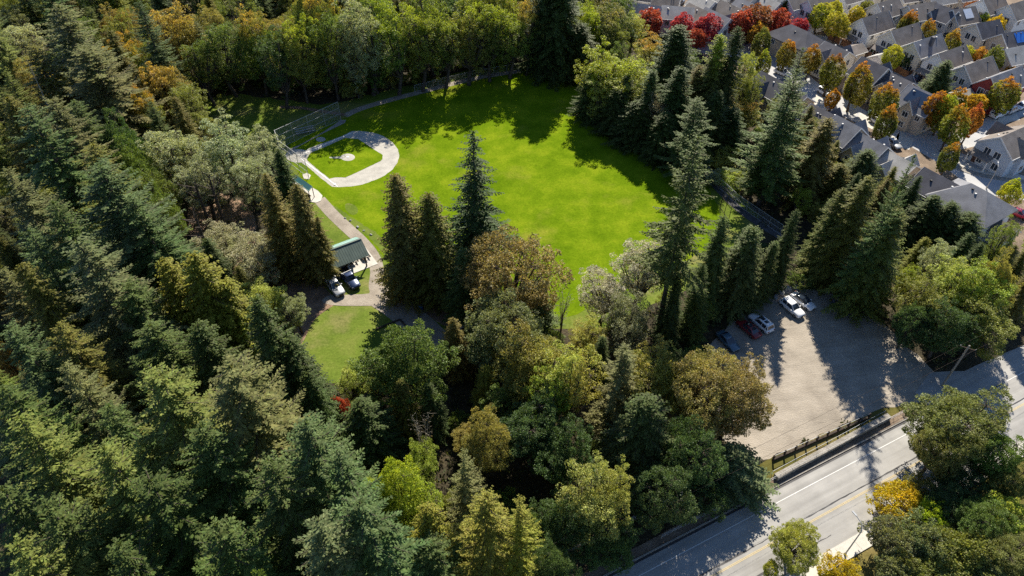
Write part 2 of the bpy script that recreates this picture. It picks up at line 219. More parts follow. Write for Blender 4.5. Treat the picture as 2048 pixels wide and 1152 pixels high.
(76.1,101.5,11.5,5.25,'cedar','cedard',None,'dark hedge conifers by the hip-roofed house','dark hedge conifer left of the hip-roofed house'),
(79.1,100.8,10.6,4.94,'cedar','cedard',None,'dark hedge conifers by the hip-roofed house','dark hedge conifer middle one by the hip-roofed house'),
(82.1,98.6,9.6,5.52,'cedar','cedard',None,'dark hedge conifers by the hip-roofed house','dark hedge conifer nearest to the brown garage roof'),
(45.7,88.8,18.1,2.75,'cedar','cedard',None,'trees around the gravel parking lot','lone dark cone-shaped conifer behind the boulders'),
(37.8,85.3,17.7,5.38,'cedar','fir',None,'conifers behind the parked white cars','dense conifer middle one left of the parked white cars'),
(42.3,86.5,13.8,3.47,'cedar','fir',None,'conifers behind the parked white cars','dense conifer right one left of the parked white cars'),
(32.9,84.1,20.1,3.94,'cedar','fir',None,'conifers behind the parked white cars','dense conifer left one behind the small blue car'),
(29.1,77.1,16.6,3.33,'cedar','cedard',None,'trees around the gravel parking lot','shaded conifer beside the trunk of the tallest fir'),
(25.4,77.1,13.5,3.27,'cedar','cedard',None,'trees around the gravel parking lot','shaded conifer left of the trunk of the tallest fir'),
(72.0,88.5,13.0,3.35,'alder','pale2',None,'trees around the gravel parking lot','pale shrubby tree below the dark hedge conifers'),
(70.8,81.8,15.0,5.13,'alder','yel2',None,'alders by the road bend','yellow-green alder left one by the road bend'),
(73.1,78.9,16.0,5.27,'alder','yel3',None,'alders by the road bend','yellow-green alder middle one by the road bend'),
(76.7,80.3,17.0,3.76,'maple','gold2',None,'alders by the road bend','golden maple on the picture edge by the road bend'),
(65.1,77.7,14.0,4.38,'alder','mapleg',None,'alders by the road bend','green-gold alder at the edge of the parking lot'),
(67.2,73.3,13.0,5.34,'maple','mapled',None,'trees around the gravel parking lot','dark maple over the corner of the parking lot'),
(72.4,73.3,13.0,5.34,'alder','mapleg',None,'trees around the gravel parking lot','green-gold alder beside the road on the picture edge'),
(85.6,93.3,14.0,2.83,'alder','mapleg',None,'trees around the gravel parking lot','small tree in front of the red car by the garage'),
(63.0,75.3,11.0,3.41,'maple','mapled',None,'trees around the gravel parking lot','low dark maple between huge cedars and alders'),
(-5.9,91.7,30.7,7.88,'spire','fird',None,'trees of the wood between the park drive and the road','lone spire-shaped fir standing against the bright field'),
(-17.4,87.8,26.0,6.22,'cedar','cedarb',None,'pair of cedars by the path','brown-green cedar left one of the pair by the path'),
(-12.8,86.5,23.1,6.55,'cedar','cedar',None,'pair of cedars by the path','brown-green cedar right one of the pair by the path'),
(-1.2,79.9,19.8,9.03,'maple','mapleo',None,'trees of the wood between the park drive and the road','big round maple turning orange-brown at the field edge'),
(-7.7,81.7,15.6,4.52,'cedar','fir',None,'trees of the wood between the park drive and the road','slim conifer left of the orange-brown maple'),
(2.8,79.3,11.4,5.65,'cedar','fir',None,'trees of the wood between the park drive and the road','soft conifer right under the orange-brown maple'),
(-2.0,69.8,17.0,6.98,'maple','maplegy',None,'trees of the wood between the park drive and the road','grey-green maple below the orange-brown maple'),
(-15.2,63.4,18.0,7.60,'maple','maple',None,'trees of the wood between the park drive and the road','round dark green maple beside the small lawn'),
(-23.7,64.0,10.0,3.23,'alder','yel2',None,'trees of the wood between the park drive and the road','pale yellow-green bush tree between red shrub and round maple'),
(-24.1,58.8,9.0,1.78,'bush','red',None,'trees of the wood between the park drive and the road','red-leaved shrub at the edge of the western forest'),
(3.0,63.9,17.0,7.18,'maple','mapleg','gold2','trees of the wood between the park drive and the road','mottled green and tan maple right of the drive'),
(8.1,59.9,19.0,4.78,'alder','yel2',None,'trees of the wood between the park drive and the road','pale yellow-green alder in the middle of the wood'),
(5.9,58.2,17.0,3.86,'alder','yel3',None,'trees of the wood between the park drive and the road','lime alder with trailing branches in the middle of the wood'),
(11.2,71.9,11.0,3.75,'alder','yel2',None,'trees of the wood between the park drive and the road','pale bushy tree at the end of the field'),
(21.0,84.8,16.0,5.48,'alder','silverpk',None,'trees of the wood between the park drive and the road','silvery pinkish cottonwood left of the tallest fir'),
(14.9,80.9,13.0,4.50,'alder','silverpk',None,'trees of the wood between the park drive and the road','leaning silvery cottonwood reaching over the grass'),
(17.4,73.3,14.0,4.96,'alder','maplegy',None,'trees of the wood between the park drive and the road','grey-green lower cottonwood beside the tallest fir trunk'),
(8.2,79.3,9.8,1.90,'bare','bark',None,'trees of the wood between the park drive and the road','bare thin-stemmed tree at the near end of the field'),
(14.5,58.1,20.0,4.28,'fir','firg',None,'trees of the wood between the park drive and the road','sparse grey conifer in the middle of the wood'),
(19.6,61.0,17.0,6.36,'maple','mapleg','gold2','trees of the wood between the park drive and the road','tan-green maple right of the sparse grey conifer'),
(25.8,59.9,17.0,6.79,'maple','gold2','mapleo','trees of the wood between the park drive and the road','golden-brown maple at the corner of the parking lot'),
(30.3,58.4,16.0,6.76,'maple','mapleo',None,'trees of the wood between the park drive and the road','russet maple overhanging the gravel parking lot'),
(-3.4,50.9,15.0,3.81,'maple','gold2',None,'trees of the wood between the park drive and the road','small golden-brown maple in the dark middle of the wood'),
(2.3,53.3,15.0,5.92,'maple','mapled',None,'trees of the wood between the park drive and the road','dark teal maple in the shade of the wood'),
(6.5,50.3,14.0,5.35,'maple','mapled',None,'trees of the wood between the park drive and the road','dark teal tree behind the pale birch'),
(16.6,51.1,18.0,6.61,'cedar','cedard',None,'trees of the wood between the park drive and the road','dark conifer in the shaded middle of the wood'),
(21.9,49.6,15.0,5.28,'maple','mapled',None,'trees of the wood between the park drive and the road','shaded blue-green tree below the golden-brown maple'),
(29.6,50.6,8.0,6.02,'cedar','firb2',None,'trees of the wood between the park drive and the road','blue-green bushy conifer at the end of the post fence'),
(18.0,44.6,14.0,5.10,'maple','mapled',None,'trees of the wood between the park drive and the road','shaded tree right of the pale birch'),
(25.3,47.1,6.0,3.45,'bush','mapled',None,'trees of the wood between the park drive and the road','dark bush above the roadside bank'),
(-11.7,52.9,14.0,1.89,'bare','bark',None,'trees of the wood between the park drive and the road','twiggy half-bare tree under the round dark green maple'),
(-19.6,54.9,13.0,5.11,'cedar','cedard',None,'trees of the wood between the park drive and the road','dark conifer behind the red shrub'),
(-13.4,41.8,20.0,5.25,'maple','yel3','yel','trees of the wood between the park drive and the road','bright yellow-green maple in the bottom forest'),
(-5.5,41.5,22.0,3.95,'fir','firg2',None,'trees of the wood between the park drive and the road','small olive fir with grey inner branches'),
(-2.9,34.9,24.0,4.67,'fir','firy2',None,'golden-green conifers at the bottom','golden-green conifer left one at the bottom'),
(0.4,35.5,22.0,4.02,'fir','firy2',None,'golden-green conifers at the bottom','golden-green conifer right one at the bottom'),
(-8.4,36.2,20.0,4.41,'cedar','cedary',None,'trees of the wood between the park drive and the road','olive conifer left of the golden-green conifers'),
(9.7,42.1,18.0,4.65,'alder','yel4',None,'pale birches above the road','pale birch left half with white stem above the road'),
(12.3,42.6,18.0,2.94,'alder','yel4',None,'pale birches above the road','pale birch right half above the road'),
(6.1,40.7,13.0,4.39,'maple','mapled',None,'trees of the wood between the park drive and the road','shaded maple left below the pale birch'),
(11.8,39.3,11.0,4.27,'maple','mapled',None,'trees of the wood between the park drive and the road','shaded maple below the pale birch by the road bank'),
(-8.3,32.9,18.0,5.48,'fir','fir',None,'trees of the wood between the park drive and the road','green fir at the bottom edge left of the golden-green conifers'),
(4.7,35.3,13.0,3.70,'maple','mapled',None,'trees of the wood between the park drive and the road','dark maple at the bottom edge by the road bank'),
(60.0,54.9,14.0,7.31,'maple','mapley',None,'trees and bushes on the near side of the road','big green maple overhanging the road'),
(56.5,51.7,12.0,4.87,'maple','mapley',None,'trees and bushes on the near side of the road','green maple limb nearest to the road lamp'),
(63.1,50.9,12.0,4.69,'maple','maple',None,'trees and bushes on the near side of the road','green maple on the picture edge beside the road'),
(50.6,46.5,4.5,3.90,'bush','yellow',None,'trees and bushes on the near side of the road','bright yellow bush beside the sidewalk'),
(53.4,44.5,5.0,2.73,'bush','yel',None,'trees and bushes on the near side of the road','yellow-green bush right of the bright yellow bush'),
(34.4,39.7,8.0,3.67,'maple','mapley2',None,'trees and bushes on the near side of the road','small maple turning yellow beside the sidewalk'),
(39.7,37.0,4.0,2.58,'bush','yellow',None,'trees and bushes on the near side of the road','yellow bush at the bottom edge below the sidewalk'),
(46.7,40.6,6.0,3.27,'bush','maplegy',None,'trees and bushes on the near side of the road','grey-green bush in front of the bright yellow bush'),
(50.7,40.5,6.0,4.05,'bush','maplegy',None,'trees and bushes on the near side of the road','broad grey-green bush in the bottom corner'),
(54.8,38.9,7.0,4.47,'bush','mapley',None,'trees and bushes on the near side of the road','dark green bush in the bottom corner'),
(62.3,44.1,7.0,3.34,'bush','yel2',None,'trees and bushes on the near side of the road','feathery pale green bush on the picture edge'),
(46.1,37.5,5.0,3.21,'bush','maplegy',None,'trees and bushes on the near side of the road','low bush at the bottom edge beside the yellow one'),
(51.7,36.8,5.0,4.46,'bush','mapley',None,'trees and bushes on the near side of the road','low green bush cut by the bottom edge'),
(31.5,37.5,4.0,1.42,'bush','mapley2',None,'trees and bushes on the near side of the road','small bush at the bottom edge of the road'),
(39.5,193.2,9.0,3.60,'round','red2',None,'red street trees','red-orange tree between two pale gabled houses'),
(46.8,189.1,9.0,3.70,'round','crim',None,'red street trees','crimson tree left one of the pair'),
(53.7,188.4,9.0,3.83,'round','crim','crim','red street trees','crimson tree right one of the pair'),
(50.6,183.9,7.0,2.63,'round','red2',None,'red street trees','small scarlet tree in front of the crimson pair'),
(63.9,189.3,10.0,4.13,'round','red2',None,'red street trees','dull red tree left one of the cluster'),
(68.6,190.9,11.0,4.73,'round','redbr',None,'red street trees','red-brown large tree of the cluster'),
(74.3,192.5,9.0,3.60,'round','red2',None,'red street trees','red tree right one of the cluster'),
(67.3,185.8,8.0,3.22,'round','orange2',None,'red street trees','orange-green tree below the red-brown tree'),
(76.3,191.7,6.0,2.72,'round','crim',None,'red street trees','small crimson tree by the white tank'),
(82.2,193.7,6.0,2.43,'round','crim',None,'red street trees','crimson tree above the dark hip roof'),
(79.3,201.6,8.0,3.47,'cedar','cedard',None,'street trees of the neighbourhood','little dark conifer among the top houses'),
(66.2,176.9,10.0,2.46,'street','greend','mapleg','street trees of the neighbourhood','clipped dark oval street tree near the street end'),
(64.2,168.2,8.0,2.12,'street','green','yel','street trees of the neighbourhood','small green oval street tree left of the white car'),
(71.4,171.9,9.0,2.28,'street','green','orange','street trees of the neighbourhood','green oval street tree with orange tip'),
(76.8,168.9,9.0,2.25,'street','green','orange','street trees of the neighbourhood','oval street tree behind the dark fir top'),
(78.3,159.5,11.0,2.65,'street','green','redbr','street trees of the neighbourhood','tall dark oval street tree right of the dark fir'),
(81.7,152.1,12.0,3.05,'street','green','orange','street trees of the neighbourhood','tall oval street tree with orange top beside the timbered house'),
(77.3,152.0,6.0,1.87,'street','orange2','orange','street trees of the neighbourhood','small orange street tree by the white car'),
(85.4,143.8,11.0,2.83,'street','green','orange','street trees of the neighbourhood','oval street tree with red-orange top in front of grey gable'),
(82.9,136.0,10.0,2.39,'street','greend','orange','street trees of the neighbourhood','dark oval street tree by the second driveway'),
(95.9,142.5,10.0,2.59,'street','orange2','orange','orange street trees in a row','orange street tree left one of the row of three'),
(97.8,141.1,10.0,2.34,'street','green','yel','orange street trees in a row','yellow-green street tree middle one of the row of three'),
(101.6,143.9,10.0,2.37,'street','green','orange','orange street trees in a row','street tree right one of the row of three'),
(110.8,150.3,6.0,2.55,'round','yellow',None,'street trees of the neighbourhood','bright yellow tree beside the red house'),
(96.5,134.2,11.0,2.92,'street','green','orange','street trees of the neighbourhood','large green street tree above the shaded driveway'),
(102.5,137.1,10.0,2.06,'street','orange2','red2','street trees of the neighbourhood','orange-red street tree beside the parked white pickup'),
(115.7,148.7,10.0,2.90,'street','green','orange','street trees of the neighbourhood','green and orange street tree on the picture edge'),
(91.8,124.1,8.0,2.06,'street','greend','orange','street trees of the neighbourhood','dark oval street tree at the street corner'),
(110.7,191.6,8.0,2.04,'street','greend','orange','street trees of the neighbourhood','dark street tree below the top houses'),
(112.9,192.3,6.0,1.82,'bush','maple',None,'street trees of the neighbourhood','green bush beside the white van at the top'),
(112.7,184.4,9.0,2.12,'street','green','orange','street trees of the neighbourhood','orange-topped street tree first in the upper lane'),
(116.9,178.0,9.0,2.20,'street','green','orange','street trees of the neighbourhood','red-orange topped street tree in the upper lane'),
(110.4,190.4,9.0,2.17,'street','greend','orange','street trees of the neighbourhood','dark green tree in the upper lane behind the van'),
(87.9,196.8,9.0,3.65,'round','yelt',None,'sunny yellow-green street trees','yellow-green street tree leftmost of the sunny clump'),
(92.6,199.0,9.0,3.07,'round','yelt',None,'sunny yellow-green street trees','yellow-green street tree at the back of the sunny clump'),
(90.6,189.8,9.0,3.56,'round','yelt',None,'sunny yellow-green street trees','yellow-green street tree lowest in the sunny clump'),
(98.3,196.5,8.0,2.75,'round','yelt',None,'sunny yellow-green street trees','yellow-green street tree rightmost of the sunny clump'),
(98.9,171.7,8.0,2.91,'round','yelt',None,'street trees of the neighbourhood','round lime-green tree in front of the white gables'),
(103.6,156.8,11.0,5.32,'cedar','fir',None,'street trees of the neighbourhood','dark spreading conifer between garage and grey gable'),
(118.8,173.4,7.0,2.52,'round','yelt',None,'street trees of the neighbourhood','yellow-green tree below the white gable row'),
(121.4,172.2,7.0,2.51,'round','orange2',None,'street trees of the neighbourhood','green-orange tree right of the yellow-green one'),
(122.5,168.0,9.0,2.25,'street','greend','mapleg','street trees of the neighbourhood','dark green oval tree in front of the far right roofs'),
(135.3,190.9,8.0,2.69,'round','yellow',None,'street trees of the neighbourhood','yellow tree behind the blue tarpaulin roof'),
(134.0,194.7,7.0,2.13,'round','yel2',None,'street trees of the neighbourhood','pale green tree beside the yellow one'),
(135.8,204.2,7.0,2.83,'round','redbr',None,'street trees of the neighbourhood','rusty tree in front of the white top corner houses'),
(127.4,166.7,5.0,1.65,'round','orange2',None,'street trees of the neighbourhood','small orange tree behind the red house'),
(102.4,201.6,8.0,2.18,'round','mapleg',None,'street trees of the neighbourhood','green tree behind the white van'),
(103.0,132.5,3.0,0.95,'bush','maple',None,'street trees of the neighbourhood','round shrub left one in the corner garden'),
(104.7,130.1,3.0,1.06,'bush','mapleg',None,'street trees of the neighbourhood','round shrub right one in the corner garden'),
(99.1,112.9,7.0,2.75,'bush','yel',None,'street trees of the neighbourhood','yellow-green garden tree at the picture edge by the street'),
(100.3,182.9,3.0,1.48,'bush','maple',None,'street trees of the neighbourhood','small green garden bush by the fenced terrace'),
(104.5,173.0,5.0,1.97,'bush','mapled',None,'street trees of the neighbourhood','dark hedge bush right of the lime-green tree'),
(45.9,128.5,4.0,4.65,'bush','yel2',None,'blackberry thickets','pale blackberry thicket upper part beside the fence'),
(47.0,120.0,4.0,3.79,'bush','yel2',None,'blackberry thickets','pale blackberry thicket lower part beside the fence'),
(43.4,121.5,3.0,2.93,'bush','pale',None,'blackberry thickets','pale bramble clump at the fence corner'),
(18.9,148.6,12.5,5.49,'cedar','cedard',None,'trees along the eastern edge of the field','dark conifer left below the lime willows'),
(23.6,142.2,11.1,5.36,'cedar','cedard',None,'trees along the eastern edge of the field','dark conifer below the middle of the lime willows'),
(28.9,136.5,12.0,5.20,'cedar','cedard',None,'trees along the eastern edge of the field','dark conifer just behind the goal frame'),
(25.8,144.6,13.2,4.60,'cedar','fir',None,'trees along the eastern edge of the field','green conifer half hidden under the lime willows'),
(58.4,42.8,8.0,3.77,'maple','maple',None,'trees and bushes on the near side of the road','green tree between the big maple and the corner bushes'),
(59.3,38.4,8.0,4.35,'maple','mapley',None,'trees and bushes on the near side of the road','green tree in the bottom corner on the picture edge'),
(56.2,36.6,6.0,3.79,'bush','maplegy',None,'trees and bushes on the near side of the road','grey-green bush on the bottom edge in the corner'),
(56.3,45.7,6.0,3.14,'maple','mapled',None,'trees and bushes on the near side of the road','dark small tree under the big green maple'),
(64.2,47.8,9.0,3.43,'maple','mapley',None,'trees and bushes on the near side of the road','green maple behind the feathery bush on the picture edge'),
(47.9,37.4,5.0,2.82,'bush','mapley',None,'trees and bushes on the near side of the road','green bush at the bottom edge in the corner group'),
(54.5,48.1,4.0,2.69,'bush','mapley',None,'trees and bushes on the near side of the road','green bush between the yellow bush and the big maple'),
(59.3,49.3,6.0,3.88,'maple','mapled',None,'trees and bushes on the near side of the road','dark leafy tree filling below the big maple'),
(-48.1,34.1,27.0,6.48,'fir','fir',None,'trees of the dense forest on the western side','green fir cut by the picture edge in the lower corner')]
# lower trees between: x, y, height, crown radius, species, colour, region
LOW=[
(20.5,218.7,20.1,5.3,'alder','maplegy','beyond'),
(-108.4,119.0,12.2,3.3,'alder','maplegy','western'),
(-149.5,205.7,11.2,5.1,'maple','maple','western'),
(-84.0,82.0,12.3,5.3,'maple','gold2','western'),
(-70.7,80.1,13.8,3.5,'alder','mapleg','western'),
(63.4,96.3,9.3,2.3,'alder','maple','thicket'),
(17.4,196.2,15.2,7.0,'maple','mapled','beyond'),
(-35.3,209.0,13.1,5.2,'maple','maple','beyond'),
(-93.7,225.6,18.2,6.9,'maple','mapleg','western'),
(-86.5,207.7,19.8,5.0,'fir','firy','western'),
(-45.3,228.0,13.3,3.7,'alder','mapleg','beyond'),
(-5.5,55.2,7.2,3.1,'maple','gold2','shaded'),
(-31.6,236.9,17.5,7.0,'maple','maple','beyond'),
(-64.2,84.3,16.9,3.9,'fir','firb2','western'),
(-158.4,222.0,15.4,4.2,'fir','firb','western'),
(-22.4,235.6,16.1,6.5,'maple','maple','beyond'),
(-130.7,158.7,20.4,4.7,'cedar','cedard','western'),
(-46.1,187.3,24.9,6.0,'cedar','cedarb','beyond'),
(-60.1,183.3,12.5,4.8,'maple','mapleg','western'),
(-103.9,221.3,15.4,6.0,'maple','mapled','western'),
(-86.6,217.5,13.3,5.0,'maple','gold2','western'),
(-17.5,182.6,17.6,6.7,'maple','mapled','beyond'),
(54.9,156.6,7.8,2.2,'alder','maple','thicket'),
(-35.2,53.3,18.3,4.5,'fir','firb','western'),
(-75.2,67.4,10.4,3.9,'maple','gold2','western'),
(25.7,198.5,19.6,5.7,'alder','mapleg','beyond'),
(58.1,98.9,9.7,2.1,'cedar','cedard','thicket'),
(-39.5,178.6,17.5,4.9,'alder','maple','beyond'),
(-154.2,211.5,18.1,4.4,'cedar','cedar','western'),
(58.4,102.6,9.9,2.4,'cedar','cedard','thicket'),
(-95.8,190.6,18.2,4.9,'cedar','cedard','western'),
(-22.6,216.3,17.3,7.9,'maple','mapled','beyond'),
(77.7,90.9,11.3,2.8,'cedar','cedard','thicket'),
(-69.7,170.6,15.6,4.3,'alder','maplegy','western'),
(-124.4,193.3,23.2,5.4,'fir','firg','western'),
(-132.8,206.0,13.3,5.7,'maple','mapled','western'),
(-130.7,223.2,14.3,6.0,'maple','mapled','western'),
(26.8,172.7,14.8,3.7,'alder','mapleg','beyond'),
(12.5,185.1,13.6,5.0,'maple','mapled','beyond'),
(-66.7,126.2,17.9,4.3,'cedar','cedarb','western'),
(-41.8,63.7,9.7,4.4,'maple','mapleg','western'),
(-74.5,202.2,21.4,5.6,'fir','fir','western'),
(-19.7,65.9,6.2,2.5,'maple','mapleg','shaded'),
(-66.7,221.1,16.5,7.5,'maple','gold2','beyond'),
(0.2,199.2,21.4,6.6,'alder','mapleg','beyond'),
(75.8,107.5,11.7,2.7,'cedar','cedard','thicket'),
(-63.5,198.7,13.3,5.0,'maple','mapleg','western'),
(-4.1,188.5,16.2,4.1,'alder','maple','beyond'),
(44.9,155.7,2.6,2.0,'bush','maple','thicket'),
(-54.7,192.7,17.2,6.6,'maple','mapleg','beyond'),
(60.3,110.4,3.7,2.6,'bush','mapleg','thicket'),
(-143.4,197.9,20.7,4.8,'cedar','cedar','western'),
(-100.0,197.2,16.4,4.5,'fir','firb2','western'),
(-68.7,63.7,9.4,2.5,'alder','maplegy','western'),
(-100.0,104.8,13.0,3.6,'alder','maple','western'),
(89.8,94.0,2.4,1.7,'bush','maple','thicket'),
(-85.2,107.0,12.0,5.1,'maple','mapleg','western'),
(67.6,94.3,2.5,1.9,'bush','maple','thicket'),
(71.5,109.7,9.8,2.5,'cedar','cedarb','thicket'),
(-43.0,213.4,16.3,3.8,'cedar','cedary','beyond'),
(-87.2,126.2,9.8,2.8,'alder','mapleg','western'),
(-10.1,186.0,18.8,4.9,'alder','yel3','beyond'),
(-116.3,222.4,15.1,6.4,'maple','gold2','western'),
(13.3,68.4,10.3,2.5,'cedar','cedard','shaded'),
(11.9,53.4,6.6,2.4,'maple','maple','shaded'),
(-84.5,183.8,13.0,3.3,'alder','maplegy','western'),
(30.0,189.5,16.8,4.9,'alder','maple','beyond'),
(-67.9,51.2,9.5,3.8,'maple','mapleg','western'),
(-58.9,90.3,8.7,3.5,'maple','gold2','western'),
(-106.7,153.9,14.6,6.0,'maple','maple','western'),
(30.5,156.2,8.8,2.1,'cedar','cedarb','thicket'),
(-61.8,59.6,11.3,2.8,'cedar','cedary','western'),
(-103.6,180.5,16.4,6.1,'maple','gold2','western'),
(-109.4,170.7,17.8,4.5,'alder','maple','western'),
(-103.7,133.1,19.9,5.1,'fir','firy','western'),
(-41.2,192.6,15.1,5.9,'maple','maple','beyond'),
(-99.4,208.4,15.7,3.8,'fir','firb','western'),
(-71.1,86.0,13.2,3.5,'cedar','cedard','western'),
(-55.6,72.3,19.1,4.4,'fir','fir','western'),
(-119.3,181.1,25.0,6.6,'fir','firb','western'),
(-72.2,61.2,12.5,2.9,'fir','firy','western'),
(31.6,153.7,7.3,2.1,'alder','maplegy','thicket'),
(-90.6,90.3,8.4,3.3,'maple','mapleg','western'),
(-138.3,178.6,15.3,4.7,'alder','maplegy','western'),
(-24.5,49.6,11.5,3.1,'alder','yel3','western'),
(-130.4,168.3,27.2,7.8,'fir','fir','western'),
(-84.4,156.6,13.6,3.6,'alder','maplegy','western'),
(-108.6,202.8,11.5,4.2,'maple','mapleg','western'),
(6.2,210.1,19.2,5.0,'alder','maple','beyond'),
(45.2,152.0,10.1,2.3,'cedar','cedarb','thicket'),
(27.9,81.4,2.3,1.7,'bush','mapled','thicket'),
(-91.1,134.2,12.8,3.2,'alder','mapleg','western'),
(-0.4,45.8,3.7,2.8,'bush','maple','shaded'),
(-70.4,99.9,10.4,3.8,'maple','mapleg','western'),
(15.5,227.7,20.1,5.0,'alder','mapleg','beyond'),
(-104.4,104.7,11.5,3.3,'alder','maplegy','western'),
(-32.0,63.7,11.7,2.9,'alder','maplegy','western'),
(-98.9,126.8,13.0,2.9,'cedar','cedar','western'),
(-10.6,211.7,15.8,5.8,'maple','mapleg','beyond'),
(65.9,98.8,8.6,2.2,'alder','maplegy','thicket'),
(66.2,122.9,10.0,2.4,'cedar','cedary','thicket'),
(-77.2,226.7,13.7,6.1,'maple','mapled','western'),
(3.1,234.1,17.0,4.2,'alder','maple','beyond'),
(-90.4,94.7,11.8,2.9,'cedar','cedard','western'),
(-182.8,254.8,12.2,4.7,'maple','mapleg','western'),
(23.5,53.7,2.9,2.1,'bush','maple','shaded'),
(161.7,252.6,11.9,4.5,'maple','mapled','beyond'),
(-164.7,230.2,14.3,5.3,'maple','maple','western'),
(-5.7,203.4,16.5,6.4,'maple','maple','beyond'),
(41.1,150.6,1.9,1.3,'bush','mapleg','thicket'),
(-77.0,177.3,16.4,6.4,'maple','gold2','western'),
(14.7,211.6,17.3,7.5,'maple','maple','beyond'),
(-95.1,177.3,11.9,4.4,'maple','mapled','western'),
(7.9,199.1,16.9,4.7,'alder','maplegy','beyond'),
(77.7,115.4,3.7,2.9,'bush','maple','thicket'),
(-42.2,205.0,16.7,4.4,'alder','yel3','beyond'),
(-84.1,93.8,12.8,3.2,'fir','firy','western'),
(-40.4,50.5,11.8,4.3,'maple','mapled','western'),
(-29.6,182.9,16.0,4.4,'cedar','cedar','beyond'),
(-44.1,83.4,11.0,2.4,'cedar','cedar','western'),
(-73.1,211.2,19.1,5.4,'fir','firy','western'),
(-150.3,247.3,13.6,3.5,'alder','maplegy','western'),
(4.1,217.1,19.1,5.3,'alder','mapleg','beyond'),
(47.0,99.3,1.9,1.3,'bush','mapled','thicket'),
(-5.5,231.1,15.1,3.7,'alder','mapleg','beyond'),
(-106.7,142.7,17.9,6.8,'maple','gold2','western'),
(-84.6,87.9,13.4,3.6,'cedar','cedar','western'),
(-59.7,218.7,21.6,6.0,'alder','mapleg','beyond'),
(-80.9,232.6,15.4,4.4,'alder','yel3','western'),
(-116.5,228.6,18.0,4.9,'alder','maplegy','western'),
(-11.4,221.5,20.1,5.4,'alder','mapleg','beyond'),
(-10.6,236.7,14.3,6.3,'maple','maple','beyond'),
(-50.3,173.0,11.6,4.8,'maple','gold2','beyond'),
(-76.0,78.7,9.5,4.0,'maple','mapleg','western'),
(-155.2,236.8,14.2,6.3,'maple','mapled','western'),
(-111.5,130.7,16.9,4.0,'fir','firy','western'),
(-7.9,46.6,3.5,2.3,'bush','mapleg','shaded'),
(-81.5,72.3,17.3,4.4,'cedar','cedard','western'),
(-86.6,239.2,15.9,4.0,'alder','yel3','western'),
(-49.1,180.2,18.0,6.7,'maple','gold2','beyond'),
(-141.8,220.1,18.7,4.8,'alder','maplegy','western'),
(56.0,138.4,3.3,2.3,'bush','maple','thicket'),
(-119.1,129.4,11.1,4.9,'maple','mapleg','western'),
(-52.2,203.8,13.4,3.3,'alder','maplegy','beyond'),
(-113.1,147.8,28.9,6.8,'fir','firy','western'),
(-48.7,59.6,9.5,4.2,'maple','gold2','western'),
(-103.0,233.1,12.7,3.7,'alder','mapleg','western'),
(-72.7,125.9,16.9,4.5,'fir','fir','western'),
(20.2,207.3,13.3,3.7,'alder','yel3','beyond'),
(59.0,105.6,7.5,2.3,'alder','mapleg','thicket'),
(-30.4,205.1,12.1,5.0,'maple','gold2','beyond'),
(-86.2,198.6,11.4,5.0,'maple','mapleg','western'),
(-119.4,136.6,11.1,3.1,'alder','mapleg','western'),
(-72.4,57.1,12.2,3.3,'cedar','cedar','western'),
(50.7,89.7,3.1,2.5,'bush','maple','thicket'),
(-142.9,229.3,15.2,6.0,'maple','mapleg','western'),
(-83.6,191.9,15.5,3.4,'cedar','cedary','western'),
(-75.8,218.7,22.8,6.2,'fir','fir','western'),
(-10.6,46.1,6.8,1.9,'alder','maplegy','shaded'),
(82.3,87.2,12.2,2.7,'cedar','cedar','thicket'),
(-138.4,224.6,13.2,3.9,'alder','maplegy','western'),
(-63.2,55.8,11.5,2.6,'cedar','cedary','western'),
(7.7,192.7,14.2,4.2,'alder','maplegy','beyond'),
(-115.8,123.2,9.9,4.2,'maple','gold2','western'),
(-110.2,226.1,20.0,6.0,'alder','maplegy','western'),
(-81.1,138.4,12.0,4.5,'maple','mapleg','western'),
(-66.5,59.8,12.2,3.0,'alder','maplegy','western'),
(70.8,100.2,3.7,2.4,'bush','mapleg','thicket'),
(-116.1,198.5,17.0,7.7,'maple','mapled','western'),
(-163.9,217.3,22.1,5.5,'fir','firb2','western'),
(-79.4,121.8,13.2,3.0,'cedar','cedar','western'),
(48.5,94.5,2.5,1.7,'bush','maple','thicket'),
(-14.8,196.8,16.2,6.0,'maple','mapleg','beyond'),
(-64.6,167.1,16.0,3.9,'cedar','cedary','western'),
(74.8,114.3,9.3,2.1,'cedar','cedary','thicket'),
(-12.0,49.9,10.9,2.7,'alder','yel3','shaded'),
(-129.9,179.0,16.6,5.0,'alder','maplegy','western'),
(-55.4,165.9,17.8,4.5,'alder','maplegy','western'),
(62.2,100.8,2.8,2.0,'bush','maple','thicket'),
(-99.7,110.9,9.5,3.8,'maple','mapleg','western'),
(-106.2,126.0,11.7,5.1,'maple','mapleg','western'),
(17.5,247.1,13.5,4.1,'alder','yel3','beyond'),
(12.2,246.9,13.9,4.2,'alder','maplegy','beyond'),
(35.7,90.3,2.3,1.8,'bush','mapled','thicket'),
(-142.4,189.1,25.9,7.4,'fir','firy','western'),
(28.2,211.8,18.7,5.3,'alder','maplegy','beyond'),
(80.5,118.7,3.2,2.3,'bush','maple','thicket'),
(-120.3,155.8,16.8,4.0,'cedar','cedard','western'),
(-151.4,222.4,16.9,4.2,'fir','firb2','western'),
(-107.5,186.7,12.3,5.6,'maple','mapled','western'),
(75.8,86.2,13.4,3.2,'cedar','cedard','thicket'),
(-82.0,99.8,11.0,3.0,'alder','maplegy','western'),
(-160.9,202.0,13.2,5.8,'maple','gold2','western'),
(24.2,233.7,13.1,3.7,'alder','maplegy','beyond'),
(-65.0,247.9,14.1,3.9,'alder','maple','beyond'),
(-96.0,95.6,10.8,4.0,'maple','gold2','western'),
(-72.8,188.1,20.6,6.0,'alder','mapleg','western'),
